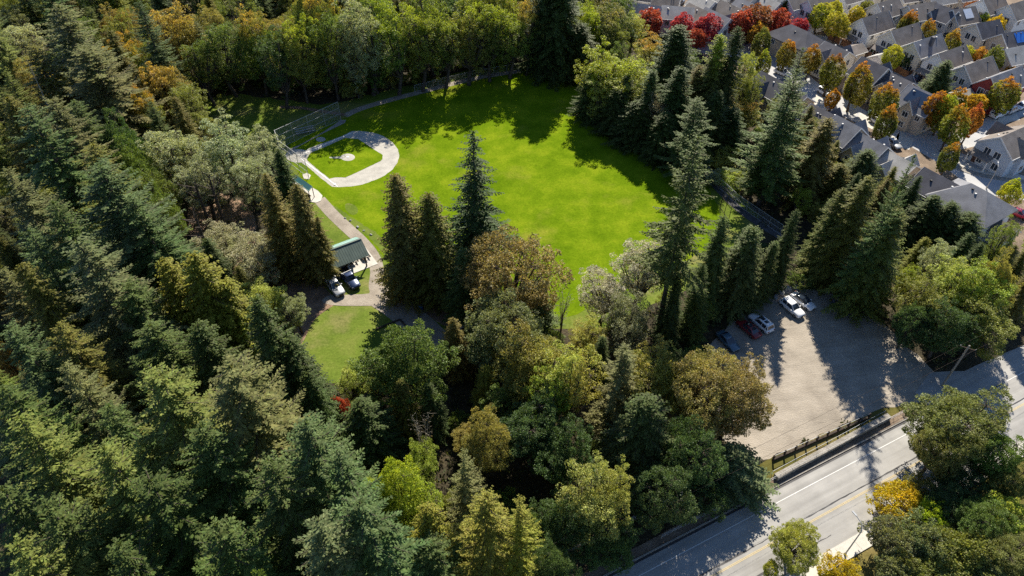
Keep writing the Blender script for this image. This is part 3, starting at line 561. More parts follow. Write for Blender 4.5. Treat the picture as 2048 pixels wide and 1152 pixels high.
(-67.5,178.6,13.8,5.9,'maple','gold2','western'),
(-47.2,221.3,14.0,5.5,'maple','mapleg','beyond'),
(-124.7,250.3,12.6,5.7,'maple','mapleg','western'),
(50.0,145.6,8.6,2.1,'cedar','cedar','thicket'),
(24.5,70.6,6.2,2.7,'maple','mapled','shaded'),
(-174.8,229.5,19.6,4.9,'alder','mapleg','western'),
(-66.7,77.6,9.6,4.1,'maple','gold2','western'),
(-98.7,153.0,20.8,5.9,'fir','firb2','western'),
(-81.1,151.1,27.4,6.4,'fir','firb','western'),
(65.5,109.4,11.3,2.8,'cedar','cedard','thicket'),
(-66.7,242.3,14.7,5.5,'maple','mapled','beyond'),
(-14.8,50.9,3.0,2.1,'bush','mapleg','shaded'),
(69.4,124.8,3.1,2.2,'bush','mapleg','thicket'),
(86.3,87.9,10.1,2.6,'cedar','cedar','thicket'),
(-26.7,192.1,19.7,5.0,'alder','yel3','beyond'),
(58.2,148.3,2.3,1.6,'bush','mapled','thicket'),
(40.6,94.9,2.2,1.8,'bush','mapled','thicket'),
(77.4,96.5,1.9,1.3,'bush','mapled','thicket'),
(-128.7,186.3,23.9,6.1,'fir','firb','western'),
(32.1,80.2,6.8,2.1,'alder','maple','thicket'),
(-125.4,216.2,19.2,4.9,'fir','firg','western'),
(39.4,147.1,9.4,2.4,'cedar','cedard','thicket'),
(57.1,133.3,8.7,2.2,'cedar','cedarb','thicket'),
(-89.8,84.8,8.9,4.1,'maple','mapled','western'),
(16.0,67.0,2.7,2.2,'bush','mapleg','shaded'),
(71.1,127.1,2.6,1.9,'bush','mapled','thicket'),
(-5.5,248.0,14.5,4.0,'alder','yel3','beyond'),
(-135.8,233.3,12.1,5.2,'maple','gold2','western'),
(104.9,254.7,12.1,5.1,'maple','mapleg','beyond'),
(66.1,84.9,10.3,2.7,'alder','yel3','thicket'),
(-128.5,152.4,12.8,5.4,'maple','maple','western'),
(28.2,221.0,18.3,5.6,'alder','mapleg','beyond'),
(-151.3,193.6,22.8,5.4,'fir','firb','western'),
(-113.6,156.4,11.6,5.2,'maple','mapleg','western'),
(-70.0,196.5,18.0,4.4,'fir','fir','western'),
(29.1,72.4,2.9,2.1,'bush','maple','thicket'),
(-15.2,46.0,2.2,1.6,'bush','maple','shaded'),
(57.9,122.1,13.4,2.9,'cedar','cedary','thicket'),
(-18.3,251.9,13.0,5.7,'maple','gold2','beyond'),
(-131.8,213.8,20.8,5.1,'alder','maple','western'),
(21.9,224.8,16.7,5.1,'alder','maplegy','beyond'),
(-20.5,62.7,3.0,2.0,'bush','mapled','shaded'),
(79.9,109.0,2.2,1.6,'bush','mapleg','thicket'),
(-29.6,24.4,21.6,4.9,'fir','firb2','western'),
(19.1,236.6,17.5,5.2,'alder','maplegy','beyond'),
(82.6,84.3,7.8,1.9,'alder','maple','thicket'),
(-54.9,235.7,14.2,4.4,'alder','maplegy','beyond'),
(-25.4,209.6,20.4,5.0,'cedar','cedary','beyond'),
(-134.5,194.8,16.9,7.3,'maple','mapleg','western'),
(46.1,249.7,14.0,3.8,'alder','maplegy','beyond'),
(83.1,115.6,2.8,2.2,'bush','mapled','thicket'),
(-31.4,198.1,18.5,4.1,'cedar','cedarb','beyond'),
(-86.3,117.3,10.9,4.6,'maple','gold2','western'),
(-3.4,75.0,9.1,2.4,'cedar','cedary','thicket'),
(-49.5,200.2,14.3,3.5,'alder','yel3','beyond'),
(-41.3,100.6,10.9,4.2,'maple','mapled','western'),
(49.4,155.8,12.2,3.0,'cedar','cedard','thicket'),
(13.0,47.7,1.9,1.2,'bush','mapleg','shaded'),
(-122.1,235.9,13.3,5.8,'maple','gold2','western'),
(-6.3,193.3,15.3,4.1,'alder','yel3','beyond'),
(92.0,90.2,8.8,2.0,'cedar','cedard','thicket'),
(-63.2,122.4,11.1,3.0,'alder','mapleg','western'),
(-39.4,185.0,23.0,5.2,'cedar','cedar','beyond'),
(-152.3,199.8,13.2,4.9,'maple','mapleg','western'),
(-1.0,59.5,11.1,3.3,'alder','maple','shaded'),
(-8.6,70.0,12.8,3.2,'cedar','cedarb','shaded'),
(26.2,54.2,7.4,2.2,'alder','maple','shaded'),
(-135.8,185.9,15.8,5.9,'maple','mapleg','western'),
(-59.3,229.9,19.0,5.0,'cedar','cedard','beyond'),
(71.9,92.8,8.9,2.4,'cedar','cedary','thicket'),
(54.4,148.5,10.3,2.6,'cedar','cedarb','thicket'),
(-113.5,175.9,15.8,3.7,'fir','firy','western'),
(56.7,110.3,8.0,2.3,'alder','yel3','thicket'),
(-96.7,118.6,15.1,3.7,'cedar','cedard','western'),
(-103.2,118.1,15.6,4.1,'fir','firy','western'),
(-125.0,204.3,13.6,5.1,'maple','mapleg','western'),
(-36.3,251.8,12.1,4.4,'maple','gold2','beyond'),
(-122.9,227.9,13.8,3.7,'alder','yel3','western'),
(82.7,80.9,11.7,3.2,'cedar','cedarb','thicket'),
(88.4,84.7,10.5,2.5,'cedar','cedard','thicket'),
(-59.6,47.0,18.7,4.9,'fir','firb2','western'),
(-146.3,240.6,11.7,5.1,'maple','mapleg','western'),
(-75.0,163.9,17.6,4.4,'fir','firg','western'),
(-27.0,170.9,16.4,4.8,'alder','yel3','beyond'),
(-120.5,146.1,24.9,6.1,'fir','firg','western'),
(-46.1,236.7,15.3,4.6,'alder','yel3','beyond'),
(-94.1,128.0,12.0,4.7,'maple','maple','western'),
(44.7,94.4,2.6,1.8,'bush','maple','thicket'),
(-73.5,73.4,19.0,4.7,'fir','firg','western'),
(-48.7,247.3,13.8,3.7,'alder','yel3','beyond'),
(-147.7,214.9,17.0,4.7,'alder','maplegy','western'),
(-21.6,226.2,16.9,4.6,'cedar','cedard','beyond'),
(-43.2,243.2,13.5,5.9,'maple','gold2','beyond'),
(0.7,40.7,8.9,3.7,'maple','maple','shaded'),
(26.2,164.8,13.4,3.3,'alder','maple','beyond'),
(-106.7,164.0,19.5,4.9,'fir','firb2','western'),
(100.5,93.0,2.8,2.1,'bush','maple','thicket'),
(-138.6,243.5,14.2,3.8,'alder','mapleg','western'),
(-60.2,213.1,13.1,3.5,'alder','maplegy','beyond'),
(-15.0,58.6,12.2,2.8,'cedar','cedar','shaded'),
(72.1,121.2,2.4,1.8,'bush','mapled','thicket'),
(-153.6,228.5,16.2,5.0,'alder','yel3','western'),
(69.0,105.2,3.2,2.4,'bush','mapled','thicket'),
(86.0,81.4,2.5,2.0,'bush','maple','thicket'),
(-98.8,144.3,14.0,4.1,'alder','maplegy','western'),
(-50.2,86.9,13.9,3.8,'cedar','cedard','western'),
(61.4,126.7,12.6,3.0,'cedar','cedarb','thicket'),
(8.4,227.3,14.5,3.9,'alder','maple','beyond'),
(-136.5,201.2,16.8,4.7,'alder','mapleg','western'),
(63.2,132.1,12.7,3.2,'cedar','cedarb','thicket'),
(-191.8,254.5,11.3,4.8,'maple','mapleg','western'),
(-110.7,215.1,23.0,6.3,'fir','firb','western'),
(69.7,121.4,6.9,1.9,'alder','maplegy','thicket'),
(-123.1,138.9,13.1,3.2,'fir','firg','western'),
(-64.0,205.9,22.7,5.6,'cedar','cedarb','western'),
(-61.0,174.4,16.2,7.1,'maple','gold2','western'),
(-141.9,253.4,11.6,4.4,'maple','maple','western'),
(42.7,162.7,13.1,3.9,'alder','maple','beyond'),
(66.7,90.7,2.2,1.5,'bush','mapled','thicket'),
(-69.2,249.9,14.1,3.5,'alder','maplegy','beyond'),
(-61.3,125.9,13.0,3.3,'cedar','cedary','western'),
(-110.2,138.3,13.1,3.4,'alder','maplegy','western'),
(-3.7,63.5,10.0,2.8,'cedar','cedary','shaded'),
(-12.5,56.4,2.4,1.5,'bush','mapleg','shaded'),
(-59.2,244.5,14.6,5.8,'maple','maple','beyond'),
(-57.6,201.7,17.1,4.5,'alder','yel3','beyond'),
(-87.9,172.7,16.4,4.4,'fir','firg','western'),
(-18.3,202.7,20.9,5.9,'alder','maplegy','beyond'),
(82.9,120.4,3.0,2.4,'bush','mapleg','thicket'),
(18.3,56.4,9.5,2.2,'cedar','cedard','shaded'),
(-88.0,147.1,22.3,5.1,'cedar','cedar','western'),
(-135.9,168.8,14.9,3.6,'alder','maple','western'),
(-124.6,158.9,14.7,4.2,'alder','maplegy','western'),
(191.2,255.1,12.6,5.5,'maple','gold2','beyond'),
(-95.3,104.4,11.4,2.8,'fir','fir','western'),
(26.7,85.0,2.9,1.9,'bush','mapleg','thicket'),
(-165.0,242.6,15.4,4.1,'cedar','cedard','western'),
(-87.9,74.9,8.1,3.5,'maple','maple','western'),
(-76.5,84.1,11.6,2.7,'fir','firy','western'),
(139.2,256.3,12.4,5.7,'maple','gold2','beyond'),
(93.9,94.8,10.9,3.0,'alder','yel3','thicket'),
(-42.1,171.3,19.8,5.1,'alder','yel3','beyond'),
(25.0,66.4,3.4,2.7,'bush','maple','shaded'),
(-87.0,162.5,16.2,4.8,'alder','yel3','western'),
(65.4,143.7,8.5,2.5,'alder','mapleg','thicket'),
(6.7,76.5,2.7,1.9,'bush','maple','thicket'),
(-37.0,196.3,13.5,4.0,'alder','yel3','beyond'),
(-4.6,224.9,15.7,6.0,'maple','maple','beyond'),
(-92.0,99.9,13.6,3.6,'alder','maplegy','western'),
(67.3,251.4,13.2,3.5,'alder','maple','beyond'),
(-2.8,239.0,15.0,4.4,'alder','yel3','beyond'),
(21.5,186.7,13.1,5.5,'maple','mapleg','beyond'),
(-16.2,214.7,20.6,5.0,'alder','yel3','beyond'),
(-94.8,109.0,9.9,4.1,'maple','mapleg','western'),
(-49.4,76.7,8.8,3.7,'maple','mapled','western'),
(-71.3,119.9,11.6,3.5,'alder','mapleg','western'),
(-108.7,177.8,15.6,3.8,'fir','firy','western'),
(-30.3,226.8,19.6,5.7,'alder','yel3','beyond'),
(63.1,92.2,9.4,2.8,'alder','maplegy','thicket'),
(-3.9,216.8,14.1,3.5,'alder','mapleg','beyond'),
(-169.6,222.9,20.2,5.0,'cedar','cedarb','western'),
(-52.3,211.1,13.4,3.9,'alder','maple','beyond'),
(-83.2,245.1,14.2,4.2,'alder','maple','western'),
(-11.2,59.3,11.0,2.9,'cedar','cedard','shaded'),
(72.3,105.8,7.9,2.1,'alder','maplegy','thicket'),
(4.8,69.0,9.6,2.5,'cedar','cedar','shaded'),
(-13.3,248.8,13.3,3.5,'alder','maple','beyond'),
(1.1,246.2,14.1,4.1,'alder','maple','beyond'),
(-3.7,45.2,2.5,1.8,'bush','maple','shaded'),
(2.0,73.9,10.1,2.5,'cedar','cedarb','thicket'),
(51.6,250.9,13.1,4.9,'maple','maple','beyond'),
(-167.4,211.7,12.7,4.7,'maple','gold2','western'),
(-30.8,245.8,13.5,4.0,'alder','yel3','beyond'),
(-55.0,38.8,15.6,4.0,'cedar','cedar','western'),
(-79.6,93.8,9.7,2.4,'alder','maple','western'),
(91.2,85.5,2.0,1.3,'bush','mapled','thicket'),
(60.7,144.2,9.0,2.5,'alder','mapleg','thicket'),
(-139.9,212.7,21.6,5.4,'fir','firb2','western'),
(41.6,158.0,12.7,3.1,'cedar','cedar','thicket'),
(-85.4,112.1,11.0,3.1,'alder','mapleg','western'),
(-92.7,211.6,20.7,6.0,'alder','maplegy','western'),
(-101.4,238.4,17.1,4.4,'cedar','cedarb','western'),
(21.6,66.9,2.4,1.7,'bush','mapled','shaded'),
(66.3,135.3,9.2,2.7,'alder','mapleg','thicket'),
(-112.8,166.7,16.0,3.9,'fir','firb2','western'),
(-87.6,229.9,15.7,4.0,'fir','firb','western'),
(69.2,95.6,2.1,1.5,'bush','maple','thicket'),
(178.9,250.4,12.1,4.5,'maple','mapled','beyond'),
(19.7,67.6,2.8,1.9,'bush','mapled','shaded'),
(-179.4,237.5,15.1,4.2,'alder','mapleg','western'),
(82.2,91.6,2.2,1.6,'bush','mapled','thicket'),
(11.5,217.8,20.1,5.6,'alder','maple','beyond'),
(79.1,88.0,8.3,2.1,'alder','yel3','thicket'),
(57.6,140.3,2.6,1.9,'bush','mapleg','thicket'),
(-34.1,69.1,9.6,2.6,'alder','maple','western'),
(-8.0,59.5,3.1,2.1,'bush','maple','shaded'),
(-97.7,202.7,20.0,5.0,'fir','fir','western'),
(-90.8,202.9,16.0,4.1,'alder','maple','western'),
(61.8,105.5,2.4,1.6,'bush','mapleg','thicket'),
(-97.1,91.1,9.1,2.5,'alder','yel3','western'),
(125.0,252.5,13.1,5.3,'maple','mapled','beyond'),
(55.3,97.3,2.5,1.9,'bush','mapled','thicket'),
(1.7,184.5,15.9,6.6,'maple','gold2','beyond'),
(-77.1,245.1,12.0,4.7,'maple','maple','western'),
(63.4,88.4,10.3,3.1,'alder','maplegy','thicket'),
(-157.3,248.7,12.9,5.7,'maple','gold2','western'),
(69.5,112.3,2.5,1.6,'bush','maple','thicket'),
(-113.8,241.5,16.0,6.7,'maple','mapleg','western'),
(-110.0,194.0,19.7,5.2,'cedar','cedary','western'),
(-39.7,157.7,4.9,3.0,'bush','mapleg','beyond'),
(-37.7,159.0,6.3,2.1,'alder','maple','beyond'),
(-34.0,161.2,10.4,3.5,'alder','maple','beyond'),
(-31.7,162.7,4.4,2.7,'bush','mapleg','beyond'),
(-28.6,164.8,4.1,2.5,'bush','mapleg','beyond'),
(-24.4,166.3,6.6,2.3,'cedar','cedar','beyond'),
(-23.0,167.8,5.6,1.9,'cedar','cedard','beyond'),
(-18.8,171.1,7.9,2.7,'alder','mapleg','beyond'),
(-17.3,172.0,9.0,3.1,'alder','mapled','beyond'),
(-11.1,173.8,6.5,4.0,'bush','maple','beyond'),
(-6.8,176.4,6.4,2.2,'cedar','cedard','beyond'),
(-3.6,176.9,4.9,1.7,'cedar','cedar','beyond'),
(-0.8,178.4,8.6,2.9,'alder','maple','beyond'),
(2.6,178.2,6.8,2.3,'alder','mapled','beyond'),
(6.8,180.2,6.0,3.7,'bush','mapled','beyond'),
(10.0,179.0,6.8,2.3,'cedar','cedar','beyond'),
(13.3,178.7,6.7,2.3,'alder','mapled','beyond'),
(16.3,179.4,10.0,3.4,'alder','mapleg','beyond'),
(-43.6,161.3,6.5,4.0,'bush','mapleg','beyond'),
(-40.7,163.3,6.1,3.8,'bush','maple','beyond'),
(-36.1,166.3,8.0,2.7,'cedar','cedard','beyond'),
(-35.1,166.8,10.3,3.5,'alder','mapleg','beyond'),
(-29.1,168.7,12.2,4.2,'alder','mapleg','beyond'),
(-28.6,169.8,8.9,5.5,'bush','mapleg','beyond'),
(-24.9,172.1,6.8,2.3,'cedar','cedard','beyond'),
(-20.3,174.0,6.6,4.1,'bush','mapleg','beyond'),
(-17.1,176.7,6.8,2.3,'cedar','cedard','beyond'),
(-13.9,178.0,6.5,4.0,'bush','mapleg','beyond'),
(-9.2,180.4,7.7,4.8,'bush','mapleg','beyond'),
(-7.8,181.2,7.5,2.5,'cedar','cedard','beyond'),
(-2.1,183.1,7.5,4.6,'bush','mapled','beyond'),
(-79.1,162.6,4.9,3.0,'bush','mapled','beyond'),
(-73.9,163.8,6.1,2.1,'cedar','cedard','beyond'),
(-71.6,164.3,4.9,3.1,'bush','mapled','beyond'),
(-67.0,166.1,8.7,3.0,'alder','mapleg','beyond'),
(-65.4,164.9,5.5,1.9,'cedar','cedard','beyond'),
(-60.4,164.5,4.9,1.7,'cedar','cedard','beyond'),
(-58.1,162.3,5.4,3.4,'bush','maple','beyond'),
(-55.7,161.7,6.4,2.2,'alder','mapleg','beyond'),
(-53.0,161.7,8.6,2.9,'alder','maple','beyond'),
(-49.9,161.5,6.2,2.1,'alder','maple','beyond'),
(-45.5,161.7,4.2,2.6,'bush','maple','beyond'),
(-42.2,161.5,10.0,3.4,'alder','mapleg','beyond'),
(-80.8,166.6,8.8,5.4,'bush','mapleg','beyond'),
(-76.0,168.7,6.4,2.2,'cedar','cedard','beyond'),
(-66.9,169.7,6.5,2.2,'cedar','cedar','beyond'),
(-63.6,168.4,9.1,5.6,'bush','mapled','beyond'),
(-60.0,169.4,9.3,3.2,'cedar','cedar','beyond'),
(-54.2,167.2,6.9,2.4,'cedar','cedard','beyond'),
(-52.4,166.2,9.1,3.1,'alder','mapleg','beyond'),
(-47.1,164.8,12.6,4.3,'alder','maple','beyond')]
# x, y, heading, kind, colour, label
CARS=[(48.15,83.98,-61,'suv','white','parked vehicles in the park','white estate car facing the open lot beside the boulders'),
(50.55,85.63,-57,'sedan','white','parked vehicles in the park','white saloon with dark glass roof beside the boulders'),
(41.87,80.37,120,'suv','white','parked vehicles in the park','white sport utility car with two sunroofs in the shaded lot'),
(39.50,79.09,121,'sedan','darkred','parked vehicles in the park','dark red car parked beside the white sunroof car'),
(35.40,76.29,-64,'sedan','teal','parked vehicles in the park','small blue-grey car at the leafy corner of the lot'),
(57.53,83.86,-56,'van','navy','parked vehicles in the park','dark navy van in deep shade under the huge cedars'),
(-31.60,89.44,-54,'pickup','silver','parked vehicles in the park','silver pickup truck left one by the pavilion'),
(-29.19,91.27,-53,'pickup','blue','parked vehicles in the park','dark blue pickup truck right one by the pavilion'),
(79.02,160.59,-60,'suv','white','cars parked in the neighbourhood','white car on the driveway beside the small orange tree'),
(86.97,146.13,-60,'suv','white','cars parked in the neighbourhood','white car behind the dark oval street tree by the second driveway'),
(86.67,136.75,-75,'sedan','silver','cars parked in the neighbourhood','silver-blue car on the driveway of the grey townhouse'),
(71.34,171.35,-50,'suv','white','cars parked in the neighbourhood','white car parked behind the first grey townhouse roof'),
(106.42,168.53,23,'sedan','blue','cars parked in the neighbourhood','blue car in the fenced lane behind the timbered house'),
(117.50,150.00,31,'pickup','white','cars parked in the neighbourhood','white pickup truck near the orange-red street tree'),
(121.58,151.92,32,'suv','silver','cars parked in the neighbourhood','silver car parked behind the white pickup'),
(125.37,153.99,30,'sedan','white','cars parked in the neighbourhood','white car cut by the picture edge on the upper street'),
(105.65,215.69,32,'van','white','cars parked in the neighbourhood','white van behind the sunny yellow-green trees'),
(69.03,192.97,11,'sedan','black','cars parked in the neighbourhood','black car under the orange-green tree at the street end'),
(49.85,218.28,57,'suv','black','cars parked in the neighbourhood','black car left one between the top houses'),
(52.50,218.68,54,'suv','navy','cars parked in the neighbourhood','navy car right one between the top houses'),
(101.39,110.51,-47,'sedan','red','cars parked in the neighbourhood','red car beside the brown garage roof at the picture edge'),
(43.27,218.27,39,'sedan','teal','cars parked in the neighbourhood','blue-grey car at the top behind the pale gable'),
]
# x, y, ridge heading, length, width, eave, ridge, style, walls, roof, extras, label
HOUSES=[
(100.0,189.9,30,10.3,6.7,5.2,8.4,'gable','white','brown','porch','white gabled house leftmost of the gable row'),
(105.2,182.7,30,10.3,6.3,5.2,8.0,'gable','cream','brown','porch','cream gabled house second in the gable row'),
(108.3,175.7,30,10.3,6.3,5.2,8.0,'gable','cream','grey','chimney','cream gabled house third in the gable row with dark chimney'),
(111.6,169.0,30,10.3,6.3,5.2,8.0,'gable','white','brown','porch','white gabled house fourth in the gable row with small porch'),
(115.1,162.4,30,10.3,6.3,5.2,8.0,'gable','grey','brown','','grey gabled house fifth in the gable row'),
(118.7,156.2,30,11.3,6.7,5.2,8.2,'gable','red','grey','porch','red gabled house last in the gable row'),
(77.0,182.4,-58,5.6,8.8,5.0,7.8,'hip','tan','dark','','hip-roofed house left of the sunny street trees'),
(83.9,172.3,-58,7.1,7.6,5.0,7.2,'gable','cream','dark','cross','dark-roofed house behind the tall dark oval tree'),
(89.0,161.1,-58,7.1,7.9,5.2,8.2,'gable','cream','dark','cross','dark-roofed timbered house behind the tall orange-topped tree'),
(93.5,155.9,-58,6.6,7.6,4.8,7.0,'gable','tan','dark','cross','timbered house between two orange-topped street trees'),
(95.1,146.4,-58,7.9,8.1,5.0,8.2,'gable','tan','grey','cross solar','grey house with twin front gables behind the orange row'),
(62.9,155.2,-58,7.5,7.6,4.4,7.2,'gable','tan','dark','cross','tan-walled townhouse left of the giant fir'),
(66.7,150.3,-58,6.6,7.6,4.0,6.4,'gable','tan','dark','','townhouse hidden behind the giant fir'),
(70.4,141.4,-58,6.0,7.6,4.0,6.4,'gable','tan','dark','cross','townhouse right beside the giant fir'),
(72.8,133.3,-58,6.0,8.3,4.8,8.0,'gable','tan','grey','cross','townhouse roof touched by the brown-green cedar tip'),
(76.2,127.8,-58,7.1,7.7,4.2,7.0,'gable','tan','grey','cross','townhouse with small rear gable beside the silver-blue car'),
(80.2,122.0,-58,6.6,7.2,4.0,6.2,'gable','tan','pale','cross','townhouse roof above the pale-tipped fir'),
(84.8,113.8,-58,7.5,7.6,4.2,7.0,'gable','tan','dark','','townhouse left of the hip-roofed corner house'),
(89.0,108.8,-58,3.2,10.1,4.6,8.0,'hip','white','grey','','hip-roofed corner house beside the street bend'),
(92.8,102.9,-58,4.3,4.6,2.6,4.2,'gable','white','brown','garage','small white garage with brown roof at the picture edge'),
(107.3,129.9,30,10.3,7.9,4.8,7.8,'gable','blue','brown','porch cross','pale blue house with white porch gable at the picture edge'),
(92.5,180.5,30,5.2,4.4,2.6,3.8,'gable','tan','brown','','small brown-roofed garage with fenced terrace'),
(98.4,175.0,30,5.2,4.8,2.7,4.2,'gable','white','pale','garage','small white garage with grey door left of the lime tree'),
(108.9,154.0,30,5.6,4.9,2.7,4.2,'gable','tan','pale','garage','pale-roofed garage behind the orange row'),
(116.9,198.7,20,9.4,7.9,5.2,8.0,'gable','cream','brown','','long brown-roofed house at the top above the lane'),
(122.7,197.0,-58,7.5,7.0,5.2,7.8,'gable','grey','dark','cross','dark-roofed house beside the long brown roof at the top'),
(127.2,195.4,20,7.5,7.0,5.2,8.0,'gable','cream','brown','tarp_white','brown-roofed house with white patched roof at the top'),
(129.2,186.1,20,7.5,7.0,5.2,8.0,'gable','cream','dark','','dark-roofed house in front of the pale green tree'),
(133.3,179.7,20,8.5,7.0,5.2,8.0,'gable','tan','dark','tarp_blue','house with blue tarpaulin on its roof'),
(129.9,171.4,20,8.5,7.0,5.0,7.6,'gable','cream','pale','','pale-roofed house below the blue tarpaulin'),
(136.8,199.9,30,8.5,7.0,6.5,9.5,'gable','white','brown','','tall white house left one in the top corner'),
(142.6,196.2,30,9.4,7.0,6.5,9.5,'gable','white','brown','','tall white house right one in the top corner'),
(38.2,199.5,-20,8.5,7.0,4.6,7.4,'gable','tan','pale','','pale-roofed tan house right of the dark green maple'),
(47.5,198.5,-12,8.5,7.0,5.0,7.2,'gable','white','pale','','white-walled house between red and crimson trees'),
(57.7,193.4,-58,9.4,7.4,4.8,7.4,'gable','white','grey','cross','grey-roofed house right of the crimson pair'),
(53.2,197.8,-58,7.5,7.0,4.8,7.2,'gable','cream','brown','','brown-roofed house behind the crimson pair'),
(63.1,198.7,-58,9.4,7.0,4.8,7.4,'gable','cream','brown','','brown-roofed house left of the dull red tree'),
(68.7,201.5,-58,8.5,7.0,4.8,7.2,'gable','cream','grey','','grey-roofed house behind the dull red tree'),
(75.3,204.5,-58,7.5,7.0,4.8,7.2,'gable','cream','pale','','pale-roofed house behind the red-brown tree'),
(82.7,204.2,30,8.5,7.0,6.2,9.0,'gable','white','brown','','tall white house behind the little dark conifer'),
(88.2,201.5,30,8.5,7.0,5.8,8.6,'gable','white','brown','','white house with tan gable left of the sunny street trees'),
(86.7,204.2,30,4.7,4.4,2.4,3.8,'hip','tan','dark','','dark-roofed garden pavilion above the small crimson trees'),
(23.0,203.7,-20,7.5,7.0,4.8,7.2,'gable','grey','grey','','grey house behind the lime-green tree'),
(107.3,199.8,30,8.5,7.0,5.5,8.4,'gable','white','brown','','white-walled house behind the white van'),
(56.5,205.2,-58,7.5,7.0,4.8,7.2,'gable','white','pale','','pale house at the top left of the driveway'),
(46.1,208.8,-20,7.5,7.0,4.6,7.0,'gable','white','brown','garage','white garage house at the top by the black car'),
(100.9,211.4,30,8.5,7.0,5.0,7.8,'gable','white','brown','','white house at the top edge right of the sunny trees'),
(110.2,215.4,30,8.5,7.0,5.0,7.8,'gable','cream','grey','','cream house at the top edge second from the sunny trees'),
(119.4,212.2,20,8.5,7.0,5.0,7.8,'gable','cream','brown','','cream house at the top edge behind the long brown roof'),
(127.0,209.8,20,8.5,7.0,5.0,7.8,'gable','tan','pale','','tan house at the top edge behind the dark-roofed house'),
(137.1,213.0,20,8.5,7.0,5.0,7.8,'gable','cream','grey','','cream house at the top edge behind the rusty tree'),
(68.9,209.0,-58,8.5,7.0,5.0,7.8,'gable','cream','brown','','cream house at the top edge behind the dull red tree'),
(63.0,212.2,-58,8.5,7.0,5.0,7.8,'gable','white','pale','','white house at the top edge by the driveway'),
(79.9,213.8,-58,8.5,7.0,5.0,7.8,'gable','cream','grey','','cream house at the top edge behind the red-brown tree'),
(94.7,215.4,30,8.5,7.0,5.0,7.8,'gable','white','brown','','white house at the top edge left of the sunny trees'),
(31.0,213.8,-20,8.5,7.0,5.0,7.8,'gable','tan','pale','','tan house at the top edge behind the dark green maple'),
(39.8,212.2,-20,8.5,7.0,5.0,7.8,'gable','white','brown','','white house at the top edge behind the pale-roofed tan house')]
BACKSTOP=[(-41.05,148.33),(-47.09,141.72),(-52.79,135.49),(-50.90,131.39),(-43.51,123.82)]
POSTFENCE=[(36.81,54.16),(52.92,61.35)]
RETWALL=[(36.36,51.21),(55.93,61.44)]
PAV_EAVE=[(-33.05,90.97),(-26.27,95.31)]
PAV_RIDGE=[(-31.29,93.61),(-27.29,96.53)]
DUGOUT=[(-45.19,120.95),(-40.76,116.74),(-41.32,115.52),(-45.28,119.49)]
BLEACH=[(-48.02,141.72)]
GOAL=[(25.98,148.80),(28.25,145.78)]
BOULDERS=[(46.40,87.02),(47.51,88.16),(48.80,88.93),(50.54,89.70),(52.12,90.48),(53.45,90.75)]
POLE=[(66.77,67.47)]
LAMPS=[(42.18,40.36),(60.33,53.03),(99.60,119.79)]
EFENCE=[(41.74,124.58),(45.63,114.54),(52.02,104.52)]
NET=[(42.30,113.36),(43.10,109.24)]
BIN=[(-15.63,84.05)]
KIOSK=[(-8.92,78.43)]
LOGS=[(-22.81,79.34),(-19.06,81.66),(-16.51,78.43)]
WFENCE1=[(99.34,190.88),(100.68,185.39),(97.22,183.19)]
WFENCE2=[(100.59,175.92),(103.36,169.60),(107.33,172.15)]
WFENCE3=[(105.87,166.29),(110.45,159.91)]
WFENCE4=[(90.68,193.54),(98.09,180.72)]
TENTS=[(46.61,209.94),(55.92,207.69),(54.22,200.44)]
SNAG=[(-95.95,128.81)]
TRUNKS=[(-53.97,93.28),(-58.14,104.52),(-55.22,104.52)]
STONES=[(-33.33,109.72),(-32.19,108.91),(-30.37,106.85),(-28.92,105.75),(-27.37,104.52)]
UTILBOX=[(87.03,150.94)]
